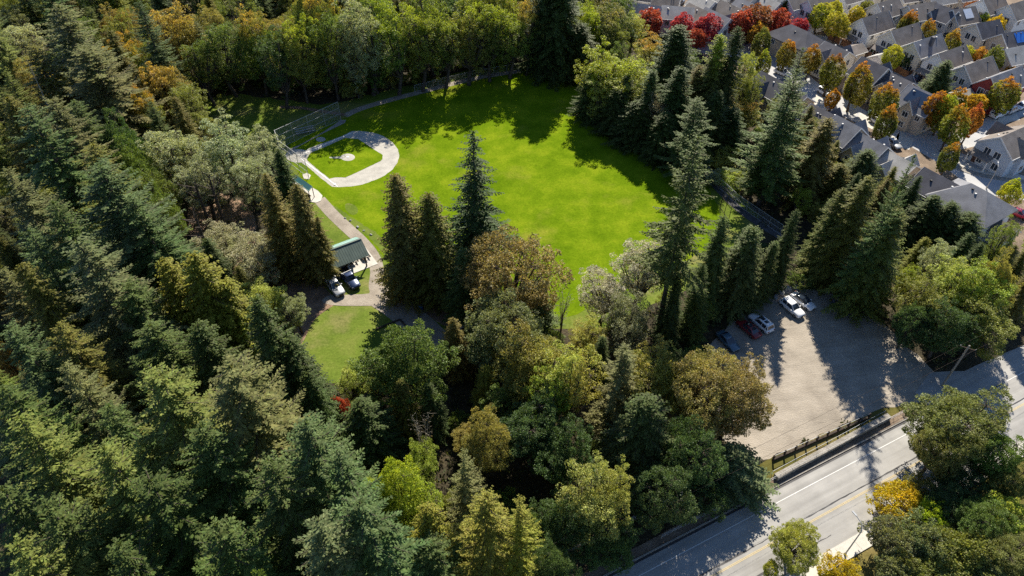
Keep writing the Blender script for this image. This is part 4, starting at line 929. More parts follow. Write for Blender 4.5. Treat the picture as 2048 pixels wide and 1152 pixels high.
# ------------------------------------------------------------------ helpers
rng = np.random.default_rng(7)
def link(o, parent=None):
    col.objects.link(o)
    if parent is not None: o.parent = parent
    return o
def tag(o, label=None, cat=None, group=None, kind=None):
    if label: o['label'] = label
    if cat: o['category'] = cat
    if group: o['group'] = group
    if kind: o['kind'] = kind
    return o
def empty(name, loc=(0, 0, 0), rz=0.0):
    o = bpy.data.objects.new(name, None); col.objects.link(o); o.location = loc; o.rotation_euler = (0, 0, rz)
    o.empty_display_size = 0.3
    return o
class MB:
    """collects faces; build() links them as one mesh object"""
    def __init__(self): self.v = []; self.f = []
    def add(self, vs, fs):
        n = len(self.v); self.v += [tuple(p) for p in vs]; self.f += [tuple(i + n for i in f) for f in fs]; return self
    def box(self, x0, x1, y0, y1, z0, z1, m=None):
        vs = [(x0,y0,z0),(x1,y0,z0),(x1,y1,z0),(x0,y1,z0),(x0,y0,z1),(x1,y0,z1),(x1,y1,z1),(x0,y1,z1)]
        if m is not None: vs = [tuple(m @ Vector(p)) for p in vs]
        return self.add(vs, [(3,2,1,0),(4,5,6,7),(0,1,5,4),(1,2,6,5),(2,3,7,6),(3,0,4,7)])
    def bar(self, a, b, w, h=None, up=(0, 0, 1)):
        h = h or w; a = Vector(a); b = Vector(b); d = (b - a).normalized(); u = Vector(up)
        if abs(d.dot(u)) > 0.98: u = Vector((1, 0, 0))
        s = d.cross(u).normalized() * (w / 2); t = s.cross(d).normalized() * (h / 2)
        vs = [a - s - t, a + s - t, a + s + t, a - s + t, b - s - t, b + s - t, b + s + t, b - s + t]
        return self.add(vs, [(3,2,1,0),(4,5,6,7),(0,1,5,4),(1,2,6,5),(2,3,7,6),(3,0,4,7)])
    def tube(self, pts, rad, n=6, caps=True):
        pts = [Vector(p) for p in pts]; rad = rad if hasattr(rad, '__len__') else [rad] * len(pts)
        rings = []
        for i, p in enumerate(pts):
            d = (pts[min(i + 1, len(pts) - 1)] - pts[max(i - 1, 0)]).normalized()
            u = Vector((0, 0, 1)) if abs(d.z) < 0.9 else Vector((1, 0, 0))
            s = d.cross(u).normalized(); t = s.cross(d)
            rings.append([p + rad[i] * (math.cos(2*math.pi*k/n) * s + math.sin(2*math.pi*k/n) * t) for k in range(n)])
        vs = [q for r in rings for q in r]; fs = []
        for i in range(len(pts) - 1):
            for k in range(n):
                fs.append((i*n+k, i*n+(k+1) % n, (i+1)*n+(k+1) % n, (i+1)*n+k))
        if caps: fs += [tuple(range(n))[::-1], tuple((len(pts)-1)*n + k for k in range(n))]
        return self.add(vs, fs)
    def loft(self, rings, caps=True):
        n = len(rings[0]); vs = [q for r in rings for q in r]; fs = []
        for i in range(len(rings) - 1):
            for k in range(n): fs.append((i*n+k, i*n+(k+1) % n, (i+1)*n+(k+1) % n, (i+1)*n+k))
        if caps: fs += [tuple(range(n))[::-1], tuple((len(rings)-1)*n + k for k in range(n))]
        return self.add(vs, fs)
    def mesh(self, name, mat, smooth=False):
        me = bpy.data.meshes.new(name); me.from_pydata(self.v, [], self.f); me.update()
        bm = bmesh.new(); bm.from_mesh(me); bmesh.ops.recalc_face_normals(bm, faces=bm.faces); bm.to_mesh(me); bm.free()
        if mat is not None: me.materials.append(mat)
        if smooth: me.polygons.foreach_set('use_smooth', [True] * len(me.polygons))
        return me
    def build(self, name, mat, parent=None, smooth=False):
        return link(bpy.data.objects.new(name, self.mesh(name, mat, smooth)), parent)
def put(name, me, parent=None): return link(bpy.data.objects.new(name, me), parent)
def copy_tree(o, parent=None):
    c = o.copy(); col.objects.link(c); c.parent = parent
    for ch in o.children: copy_tree(ch, c)
    return c
# ------------------------------------------------------------------ materials
def newmat(name):
    m = bpy.data.materials.new(name); m.use_nodes = True; n = m.node_tree.nodes; l = m.node_tree.links; n.clear()
    out = n.new('ShaderNodeOutputMaterial'); return m, n, l, out
def N(n, t, **kw):
    x = n.new(t)
    for k, v in kw.items():
        if k in x.inputs.keys(): x.inputs[k].default_value = v
        else: setattr(x, k, v)
    return x
def ramp(n, stops):
    r = n.new('ShaderNodeValToRGB'); e = r.color_ramp.elements
    while len(e) < len(stops): e.new(0.5)
    for i, (p, c) in enumerate(stops): e[i].position = p; e[i].color = (*c, 1)
    return r
def noisy(name, stops, scale=1.0, detail=6, rough=0.9, bump=0.0, bscale=None, fine=None, spec=0.2, coat=0):
    """colour from layered world-space noise, optional bump and fine grain"""
    m, n, l, out = newmat(name)
    tc = n.new('ShaderNodeNewGeometry'); b = N(n, 'ShaderNodeBsdfPrincipled', Roughness=rough)
    b.inputs['Specular IOR Level'].default_value = spec
    if coat: b.inputs['Coat Weight'].default_value = coat
    nz = N(n, 'ShaderNodeTexNoise', Scale=scale, Detail=detail, Roughness=0.62); l.new(tc.outputs['Position'], nz.inputs['Vector'])
    r = ramp(n, stops); l.new(nz.outputs[0], r.inputs[0]); src = r.outputs[0]
    if fine:
        fs, amt = fine
        n2 = N(n, 'ShaderNodeTexNoise', Scale=fs, Detail=3.0); l.new(tc.outputs['Position'], n2.inputs['Vector'])
        mr = N(n, 'ShaderNodeMapRange'); mr.inputs['From Min'].default_value = 0.3; mr.inputs['From Max'].default_value = 0.7
        mr.inputs['To Min'].default_value = 1 - amt; mr.inputs['To Max'].default_value = 1 + amt
        l.new(n2.outputs[0], mr.inputs['Value'])
        mx = N(n, 'ShaderNodeVectorMath', operation='SCALE'); l.new(src, mx.inputs[0]); l.new(mr.outputs[0], mx.inputs['Scale']); src = mx.outputs[0]
    l.new(src, b.inputs['Base Color'])
    if bump:
        n3 = N(n, 'ShaderNodeTexNoise', Scale=bscale or scale * 6, Detail=4.0); l.new(tc.outputs['Position'], n3.inputs['Vector'])
        bp = N(n, 'ShaderNodeBump', Strength=bump, Distance=0.3); l.new(n3.outputs[0], bp.inputs['Height']); l.new(bp.outputs[0], b.inputs['Normal'])
    l.new(b.outputs[0], out.inputs[0]); return m
def flat(name, c, rough=0.6, spec=0.3, metal=0.0, coat=0.0, var=0.12, vs=2.0):
    a = tuple(x * (1 - var) for x in c); d = tuple(x * (1 + var) for x in c)
    m = noisy(name, [(0.3, a), (0.7, d)], scale=vs, rough=rough, spec=spec, coat=coat)
    m.node_tree.nodes['Principled BSDF'].inputs['Metallic'].default_value = metal
    return m
def foliage_mat(name, trans=0.36, spec=0.35, rough=0.5):
    m, n, l, out = newmat(name)
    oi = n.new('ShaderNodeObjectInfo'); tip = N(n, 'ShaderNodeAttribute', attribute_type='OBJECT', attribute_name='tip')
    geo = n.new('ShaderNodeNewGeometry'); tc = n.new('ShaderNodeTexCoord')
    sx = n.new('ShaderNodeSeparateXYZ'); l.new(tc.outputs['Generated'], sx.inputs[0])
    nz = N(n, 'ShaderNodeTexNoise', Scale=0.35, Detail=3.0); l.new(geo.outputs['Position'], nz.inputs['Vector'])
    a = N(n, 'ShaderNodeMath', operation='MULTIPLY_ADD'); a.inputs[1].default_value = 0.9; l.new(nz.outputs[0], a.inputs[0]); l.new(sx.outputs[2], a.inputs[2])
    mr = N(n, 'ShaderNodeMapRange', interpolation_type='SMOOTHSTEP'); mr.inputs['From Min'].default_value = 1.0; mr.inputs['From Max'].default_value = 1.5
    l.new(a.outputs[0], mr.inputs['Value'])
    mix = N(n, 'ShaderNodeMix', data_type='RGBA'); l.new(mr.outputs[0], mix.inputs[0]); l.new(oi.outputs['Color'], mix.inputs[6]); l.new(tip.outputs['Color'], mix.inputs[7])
    # leaf to leaf variation
    hv = n.new('ShaderNodeHueSaturation'); l.new(mix.outputs[2], hv.inputs['Color'])
    v1 = N(n, 'ShaderNodeMapRange'); v1.inputs['To Min'].default_value = 0.62; v1.inputs['To Max'].default_value = 1.42; l.new(geo.outputs['Random Per Island'], v1.inputs['Value'])
    nz2 = N(n, 'ShaderNodeTexNoise', Scale=0.9, Detail=2.0); l.new(geo.outputs['Position'], nz2.inputs['Vector'])
    v2 = N(n, 'ShaderNodeMapRange'); v2.inputs['From Min'].default_value = 0.3; v2.inputs['From Max'].default_value = 0.7; v2.inputs['To Min'].default_value = 0.72; v2.inputs['To Max'].default_value = 1.25; l.new(nz2.outputs[0], v2.inputs['Value'])
    mv = N(n, 'ShaderNodeMath', operation='MULTIPLY'); l.new(v1.outputs[0], mv.inputs[0]); l.new(v2.outputs[0], mv.inputs[1]); l.new(mv.outputs[0], hv.inputs['Value'])
    hh = N(n, 'ShaderNodeMapRange'); hh.inputs['To Min'].default_value = 0.478; hh.inputs['To Max'].default_value = 0.515
    wn_ = n.new('ShaderNodeTexWhiteNoise'); wn_.noise_dimensions = '1D'; l.new(geo.outputs['Random Per Island'], wn_.inputs['W']); l.new(wn_.outputs[0], hh.inputs['Value']); l.new(hh.outputs[0], hv.inputs['Hue'])
    b = N(n, 'ShaderNodeBsdfPrincipled', Roughness=rough); b.inputs['Specular IOR Level'].default_value = spec
    l.new(hv.outputs[0], b.inputs['Base Color'])
    t = n.new('ShaderNodeBsdfTranslucent'); g = N(n, 'ShaderNodeMix', data_type='RGBA', blend_type='MULTIPLY'); g.inputs[0].default_value = 1.0; g.inputs[7].default_value = (1.35, 1.3, 0.7, 1)
    l.new(hv.outputs[0], g.inputs[6]); l.new(g.outputs[2], t.inputs['Color'])
    ms = n.new('ShaderNodeMixShader'); ms.inputs[0].default_value = trans; l.new(b.outputs[0], ms.inputs[1]); l.new(t.outputs[0], ms.inputs[2]); l.new(ms.outputs[0], out.inputs[0])
    return m
M = {}
M['leaf'] = foliage_mat('broadleaf_foliage', 0.42, 0.24, 0.5)
M['needle'] = foliage_mat('needle_foliage', 0.34, 0.14, 0.6)
M['bark'] = noisy('bark', [(0.3, (.045,.035,.028)), (0.7, (.12,.095,.075))], scale=3.0, bump=0.5, bscale=9)
M['paleb'] = noisy('pale_bark', [(0.3, (.16,.14,.11)), (0.7, (.36,.33,.28))], scale=3.0, bump=0.4, bscale=9)
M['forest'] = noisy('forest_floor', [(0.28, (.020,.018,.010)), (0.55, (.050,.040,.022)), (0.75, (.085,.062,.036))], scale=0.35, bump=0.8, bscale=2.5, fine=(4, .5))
M['soil'] = noisy('bare_soil', [(0.3, (.13,.085,.055)), (0.7, (.30,.20,.135))], scale=0.5, bump=0.5, bscale=3, fine=(6, .35))
def grass_mat(name, stops, dry, dryth, wear=0.0):
    m, n, l, out = newmat(name)
    geo = n.new('ShaderNodeNewGeometry'); b = N(n, 'ShaderNodeBsdfPrincipled', Roughness=0.85); b.inputs['Specular IOR Level'].default_value = 0.0
    n1 = N(n, 'ShaderNodeTexNoise', Scale=0.16, Detail=7.0, Roughness=0.68); l.new(geo.outputs['Position'], n1.inputs['Vector'])
    r = ramp(n, stops); l.new(n1.outputs[0], r.inputs[0])
    n2 = N(n, 'ShaderNodeTexNoise', Scale=0.075, Detail=5.0, Roughness=0.6); l.new(geo.outputs['Position'], n2.inputs['Vector'])
    mr = N(n, 'ShaderNodeMapRange', interpolation_type='SMOOTHSTEP'); mr.inputs['From Min'].default_value = dryth; mr.inputs['From Max'].default_value = dryth + 0.2; mr.inputs['To Max'].default_value = 0.75
    l.new(n2.outputs[0], mr.inputs['Value'])
    mx = N(n, 'ShaderNodeMix', data_type='RGBA'); l.new(mr.outputs[0], mx.inputs[0]); l.new(r.outputs[0], mx.inputs[6]); mx.inputs[7].default_value = (*dry, 1)
    n4 = N(n, 'ShaderNodeTexNoise', Scale=2.4, Detail=5.0, Roughness=0.75); l.new(geo.outputs['Position'], n4.inputs['Vector'])
    v = N(n, 'ShaderNodeMapRange'); v.inputs['From Min'].default_value = 0.3; v.inputs['From Max'].default_value = 0.7; v.inputs['To Min'].default_value = 0.72; v.inputs['To Max'].default_value = 1.26; l.new(n4.outputs[0], v.inputs['Value'])
    sc = N(n, 'ShaderNodeVectorMath', operation='SCALE'); l.new(mx.outputs[2], sc.inputs[0]); l.new(v.outputs[0], sc.inputs['Scale']); l.new(sc.outputs[0], b.inputs['Base Color'])
    n3 = N(n, 'ShaderNodeTexNoise', Scale=5.0, Detail=5.0, Roughness=0.7); l.new(geo.outputs['Position'], n3.inputs['Vector'])
    bp = N(n, 'ShaderNodeBump', Strength=0.55, Distance=0.12); l.new(n3.outputs[0], bp.inputs['Height']); l.new(bp.outputs[0], b.inputs['Normal'])
    l.new(b.outputs[0], out.inputs[0]); return m
M['field'] = grass_mat('field_grass', [(0.34, (.080,.140,.004)), (0.5, (.118,.184,.006)), (0.64, (.172,.228,.010))], (.22,.215,.03), 0.54)
M['lawn'] = grass_mat('park_grass', [(0.30, (.075,.115,.018)), (0.5, (.12,.165,.026)), (0.70, (.17,.19,.045))], (.26,.21,.10), 0.50)
M['verge'] = grass_mat('verge_grass', [(0.30, (.05,.06,.016)), (0.5, (.11,.10,.03)), (0.70, (.17,.14,.05))], (.22,.17,.08), 0.5)
def lot_mat():
    m = noisy('lot_gravel', [(0.25, (.215,.185,.15)), (0.5, (.30,.262,.213)), (0.75, (.37,.325,.268))], scale=0.22, bump=0.35, bscale=5, fine=(9, .16)); n = m.node_tree.nodes; l = m.node_tree.links; b = n['Principled BSDF']
    src = b.inputs['Base Color'].links[0].from_socket; geo = n.new('ShaderNodeNewGeometry')
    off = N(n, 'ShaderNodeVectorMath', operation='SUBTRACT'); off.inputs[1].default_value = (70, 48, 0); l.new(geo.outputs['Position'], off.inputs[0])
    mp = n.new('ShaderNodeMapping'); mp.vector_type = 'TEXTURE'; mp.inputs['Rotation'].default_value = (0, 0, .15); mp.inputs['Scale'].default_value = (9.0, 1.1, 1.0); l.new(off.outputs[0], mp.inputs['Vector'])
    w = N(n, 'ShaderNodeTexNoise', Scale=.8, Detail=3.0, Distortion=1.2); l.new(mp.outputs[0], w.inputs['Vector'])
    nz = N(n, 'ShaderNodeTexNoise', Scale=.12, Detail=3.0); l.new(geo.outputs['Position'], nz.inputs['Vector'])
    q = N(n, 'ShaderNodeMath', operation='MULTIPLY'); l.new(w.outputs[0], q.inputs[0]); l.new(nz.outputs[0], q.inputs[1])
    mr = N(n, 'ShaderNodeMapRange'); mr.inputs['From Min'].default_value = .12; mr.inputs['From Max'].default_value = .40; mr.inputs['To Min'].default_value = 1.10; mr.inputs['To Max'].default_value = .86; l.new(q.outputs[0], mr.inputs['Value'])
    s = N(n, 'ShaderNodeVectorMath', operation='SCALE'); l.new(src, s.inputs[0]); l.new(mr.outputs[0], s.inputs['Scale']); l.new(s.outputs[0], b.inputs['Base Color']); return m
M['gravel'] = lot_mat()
M['drive'] = noisy('drive_gravel', [(0.25, (.195,.165,.132)), (0.5, (.285,.245,.198)), (0.75, (.37,.325,.268))], scale=0.4, bump=0.35, bscale=5, fine=(9, .16))
M['clay'] = noisy('infield_crusher_dust', [(0.25, (.30,.285,.25)), (0.5, (.40,.38,.335)), (0.75, (.48,.455,.40))], scale=0.5, bump=0.25, bscale=6, fine=(8, .12))
M['chalk'] = flat('chalk_line', (.78, .78, .76), rough=0.9, var=0.15, vs=3)
def road_mat(name, ang):
    m, n, l, out = newmat(name); geo = n.new('ShaderNodeNewGeometry'); b = N(n, 'ShaderNodeBsdfPrincipled', Roughness=.85); b.inputs['Specular IOR Level'].default_value = .2
    mp = n.new('ShaderNodeMapping'); mp.vector_type = 'TEXTURE'; mp.inputs['Rotation'].default_value = (0, 0, ang); mp.inputs['Scale'].default_value = (22.0, 1.0, 1.0); l.new(geo.outputs['Position'], mp.inputs['Vector'])
    n1 = N(n, 'ShaderNodeTexNoise', Scale=.75, Detail=4.0, Roughness=.6); l.new(mp.outputs[0], n1.inputs['Vector'])
    r = ramp(n, [(.32, (.245,.236,.222)), (.5, (.305,.295,.278)), (.68, (.355,.343,.322))]); l.new(n1.outputs[0], r.inputs[0])
    n2 = N(n, 'ShaderNodeTexNoise', Scale=.22, Detail=7.0, Roughness=.7); l.new(geo.outputs['Position'], n2.inputs['Vector'])
    v = N(n, 'ShaderNodeMapRange'); v.inputs['From Min'].default_value = .3; v.inputs['From Max'].default_value = .7; v.inputs['To Min'].default_value = .84; v.inputs['To Max'].default_value = 1.14; l.new(n2.outputs[0], v.inputs['Value'])
    s = N(n, 'ShaderNodeVectorMath', operation='SCALE'); l.new(r.outputs[0], s.inputs[0]); l.new(v.outputs[0], s.inputs['Scale']); l.new(s.outputs[0], b.inputs['Base Color'])
    n3 = N(n, 'ShaderNodeTexNoise', Scale=9.0, Detail=3.0); l.new(geo.outputs['Position'], n3.inputs['Vector']); bp = N(n, 'ShaderNodeBump', Strength=.2, Distance=.05); l.new(n3.outputs[0], bp.inputs['Height']); l.new(bp.outputs[0], b.inputs['Normal'])
    l.new(b.outputs[0], out.inputs[0]); return m
M['asphalt'] = road_mat('asphalt', math.atan2(PX['roadaxis'][1][1] - PX['roadaxis'][0][1], PX['roadaxis'][1][0] - PX['roadaxis'][0][0]))
M['street'] = noisy('street_asphalt', [(0.25, (.33,.33,.335)), (0.75, (.46,.455,.45))], scale=0.2, fine=(8, .1), rough=0.85)
M['concrete'] = noisy('concrete', [(0.25, (.42,.395,.35)), (0.75, (.58,.55,.49))], scale=0.6, fine=(7, .12), rough=0.9)
M['dkconc'] = noisy('weathered_concrete', [(0.25, (.19,.175,.15)), (0.75, (.36,.33,.29))], scale=0.8, fine=(5, .2), bump=0.3, rough=0.9)
M['mulch'] = noisy('yard_mulch', [(0.25, (.10,.075,.055)), (0.5, (.19,.14,.10)), (0.75, (.28,.215,.155))], scale=0.3, fine=(4, .3), bump=0.4, bscale=4)
M['white_line'] = flat('white_road_paint', (.62, .61, .59), rough=0.7, var=0.12, vs=2)
M['yellow_line'] = flat('yellow_road_paint', (.50, .39, .19), rough=0.7, var=0.12, vs=2)
M['shadetar'] = noisy('shade_painted_asphalt', [(0.3, (.055,.055,.058)), (0.7, (.11,.11,.112))], scale=0.6, fine=(6, .2))  # edge path asphalt; its dark colour paints in the shadow lying on it
M['tar'] = flat('tar_seal', (.045, .043, .045), rough=0.5, var=0.3, vs=1)
# ------------------------------------------------------------------ ground sheets
def rough_poly(pts, step=1.2, amp=0.25, closed=True):
    out = []; n = len(pts)
    for i in range(n if closed else n - 1):
        a = Vector((*pts[i], 0)); b = Vector((*pts[(i + 1) % n], 0)); L = (b - a).length; k = max(1, int(L / step)); d = (b - a).normalized(); p = Vector((-d.y, d.x, 0))
        for j in range(k):
            q = a + (b - a) * (j / k) + p * (random.uniform(-amp, amp) if j else 0); out.append((q.x, q.y))
    return out
def smooth_poly(pts, it=2):
    for _ in range(it):
        q = []
        for i in range(len(pts)):
            a, b = pts[i], pts[(i + 1) % len(pts)]
            q += [(a[0]*.75 + b[0]*.25, a[1]*.75 + b[1]*.25), (a[0]*.25 + b[0]*.75, a[1]*.25 + b[1]*.75)]
        pts = q
    return pts
def sheet(name, pts, z, mat, parent=None, thick=0.0, kind='structure'):
    bm = bmesh.new(); vs = [bm.verts.new((x, y, z)) for x, y in pts]; f = bm.faces.new(vs); bm.normal_update()
    if f.normal.z < 0: f.normal_flip()
    if thick:
        r = bmesh.ops.extrude_face_region(bm, geom=[f]); bmesh.ops.translate(bm, verts=[v for v in r['geom'] if isinstance(v, bmesh.types.BMVert)], vec=(0, 0, -thick))
        bmesh.ops.recalc_face_normals(bm, faces=bm.faces)
    bmesh.ops.triangulate(bm, faces=bm.faces)
    me = bpy.data.meshes.new(name); bm.to_mesh(me); bm.free(); me.materials.append(mat)
    o = link(bpy.data.objects.new(name, me), parent)
    if parent is None: o['kind'] = kind
    return o
def strip(pts, w0, w1=None):
    """outline of a band along a polyline; w0 to the left, w1 to the right"""
    w1 = w0 if w1 is None else w1; L = []; Rr = []
    for i, p in enumerate(pts):
        a = Vector((*pts[max(i-1, 0)], 0)); b = Vector((*pts[min(i+1, len(pts)-1)], 0)); d = (b - a).normalized(); q = Vector((-d.y, d.x, 0))
        L.append((p[0] + q.x*w0, p[1] + q.y*w0)); Rr.append((p[0] - q.x*w1, p[1] - q.y*w1))
    return L + Rr[::-1]
def spline(pts, k=6):
    out = []
    for i in range(len(pts) - 1):
        p0 = pts[max(i-1, 0)]; p1 = pts[i]; p2 = pts[i+1]; p3 = pts[min(i+2, len(pts)-1)]
        for j in range(k):
            t = j / k; out.append(tuple(0.5*((2*p1[c]) + (-p0[c]+p2[c])*t + (2*p0[c]-5*p1[c]+4*p2[c]-p3[c])*t*t + (-p0[c]+3*p1[c]-3*p2[c]+p3[c])*t**3) for c in (0, 1)))
    out.append(pts[-1]); return out
random.seed(3)
sheet('ground', [(-2500,-2500),(2500,-2500),(2500,2500),(-2500,2500)], 0.0, M['forest'])
sheet('park_lawn', rough_poly(PX['park_lawn'], 2, .5), 0.012, M['lawn'])
sheet('playing_field', rough_poly(smooth_poly(PX['field'], 1), 1.5, .35), 0.024, M['field'])
sheet('soil_patch', rough_poly(smooth_poly(PX['soil1']), .8, .3), 0.030, M['soil'])
sheet('soil_patch', rough_poly(smooth_poly(PX['soil2']), .8, .3), 0.030, M['soil'])
sheet('soil_patch', rough_poly(smooth_poly(PX['soil3']), .8, .3), 0.030, M['soil'])
sheet('worn_grass_patch', rough_poly(smooth_poly(PX['worn1']), .6, .3), 0.030, M['lawn'])
sheet('worn_grass_patch', rough_poly(smooth_poly(PX['worn2']), .6, .3), 0.030, M['lawn'])
sheet('gravel_path', rough_poly(strip(spline(PX['path']), 1.25), .8, .12), 0.036, M['drive'])
sheet('gravel_drive', rough_poly(strip(spline(PX['drive']), 2.6), 1.0, .25), 0.042, M['drive'])
sheet('truck_apron', rough_poly(smooth_poly(PX['apron']), .8, .2), 0.048, M['drive'])
sheet('backstop_path', rough_poly(strip(spline(PX['bpath']), 1.0), .8, .15), 0.036, M['drive'])
sheet('lawn_path', rough_poly(strip(spline(PX['lpath']), .6), .8, .15), 0.042, M['soil'])
sheet('park_edge_path', rough_poly(strip(spline(PX['epath']), .9), .8, .1), 0.048, M['shadetar'])
# ball diamond
sheet('infield_dirt', rough_poly(PX['skin'], .7, .07), 0.036, M['clay'])
sheet('home_plate_circle', PX['home'], 0.042, M['clay'])
sheet('infield_grass', rough_poly(PX['ingrass'], .7, .06), 0.054, M['field'])
sheet('pitching_mound', PX['mound'], 0.062, M['clay'])
sheet('mound_path', rough_poly(PX['mpath'], .7, .1), 0.058, M['clay'])
sheet('on_deck_circle', PX['deck'], 0.036, M['clay'])
for k in ('chalk1', 'chalk3'): sheet('foul_line', strip(PX[k], .10), 0.070, M['chalk'])
sheet('dugout_slab', PX['slab1'], 0.10, M['concrete'], thick=.1)
sheet('bleacher_slab', PX['slab3'], 0.06, M['dkconc'], thick=.06)
sheet('backstop_slab', PX['slab2'], 0.10, M['concrete'], thick=.1)
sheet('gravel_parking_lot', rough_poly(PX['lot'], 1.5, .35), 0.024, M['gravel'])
sheet('lot_entrance', rough_poly(PX['entrance'], 2, .1), 0.030, M['asphalt'])
sheet('roadside_verge', rough_poly(PX['verge'], 2, .2), 0.012, M['verge'])
# road built along its own axis
RA = Vector((*PX['roadaxis'][0], 0)); RB = Vector((*PX['roadaxis'][1], 0)); RD = (RB - RA).normalized(); RN = Vector((-RD.y, RD.x, 0))
def road(s, off): p = RA + RD * s + RN * off; return (p.x, p.y)
def band(s0, s1, o0, o1): return [road(s0, o0), road(s1, o0), road(s1, o1), road(s0, o1)]
S0, S1 = -60, 160
sheet('road', band(S0, S1, -4.0, 5.9), 0.020, M['asphalt'])
sheet('lane_line', band(S0, S1, 4.04, 4.14), 0.030, M['white_line'])
sheet('centre_line', band(S0, S1, .04, .12), 0.030, M['yellow_line'])
sheet('centre_line', band(S0, S1, -.12, -.04), 0.030, M['yellow_line'])
sheet('crack_seal', rough_poly(band(-8, 62, .62, .78), .8, .06), 0.028, M['tar'])
sheet('crack_seal', rough_poly(band(2, 16, -2.6, -2.5), .8, .12), 0.028, M['tar'])
sheet('kerb', band(S0, 42.5, 5.9, 6.1), 0.14, M['dkconc'], thick=.14)
sheet('gutter', band(S0, 42.5, 5.55, 5.898), 0.026, M['tar'])
sheet('kerb', band(S0, S1, -4.2, -4.0), 0.14, M['concrete'], thick=.14)
sheet('roadside_strip', rough_poly(band(S0, 42, 6.1, 7.4), 1.5, .1), 0.026, M['mulch'])
n_slab = 0
for i in range(40):
    s = S0 + i * 3.0
    sheet('sidewalk', band(s, s + 2.97, -6.0, -4.2), 0.145, M['concrete'], thick=.14)
sheet('near_side_bank', rough_poly(band(S0, S1, -40, -6.0), 3, .3), 0.016, M['verge'])
# neighbourhood
sheet('neighbourhood_ground', rough_poly(PX['hood'], 3, .4), 0.012, M['mulch'])
for k in ('street1', 'street2', 'street3', 'lane1', 'lane2', 'lane3'): sheet('street', rough_poly(PX[k], 3, .1), 0.024 + .004 * 'street1 street2 street3 lane1 lane2 lane3'.split().index(k), M['street'])
for k in PXDRV: sheet('driveway', k, 0.050, M['concrete'])
sheet('corner_sidewalk', strip(spline(PX['csw']), .8), 0.14, M['concrete'], thick=.1)
sheet('corner_verge', strip(spline(PX['cvg']), 1.2), 0.12, M['dkconc'], thick=.1)
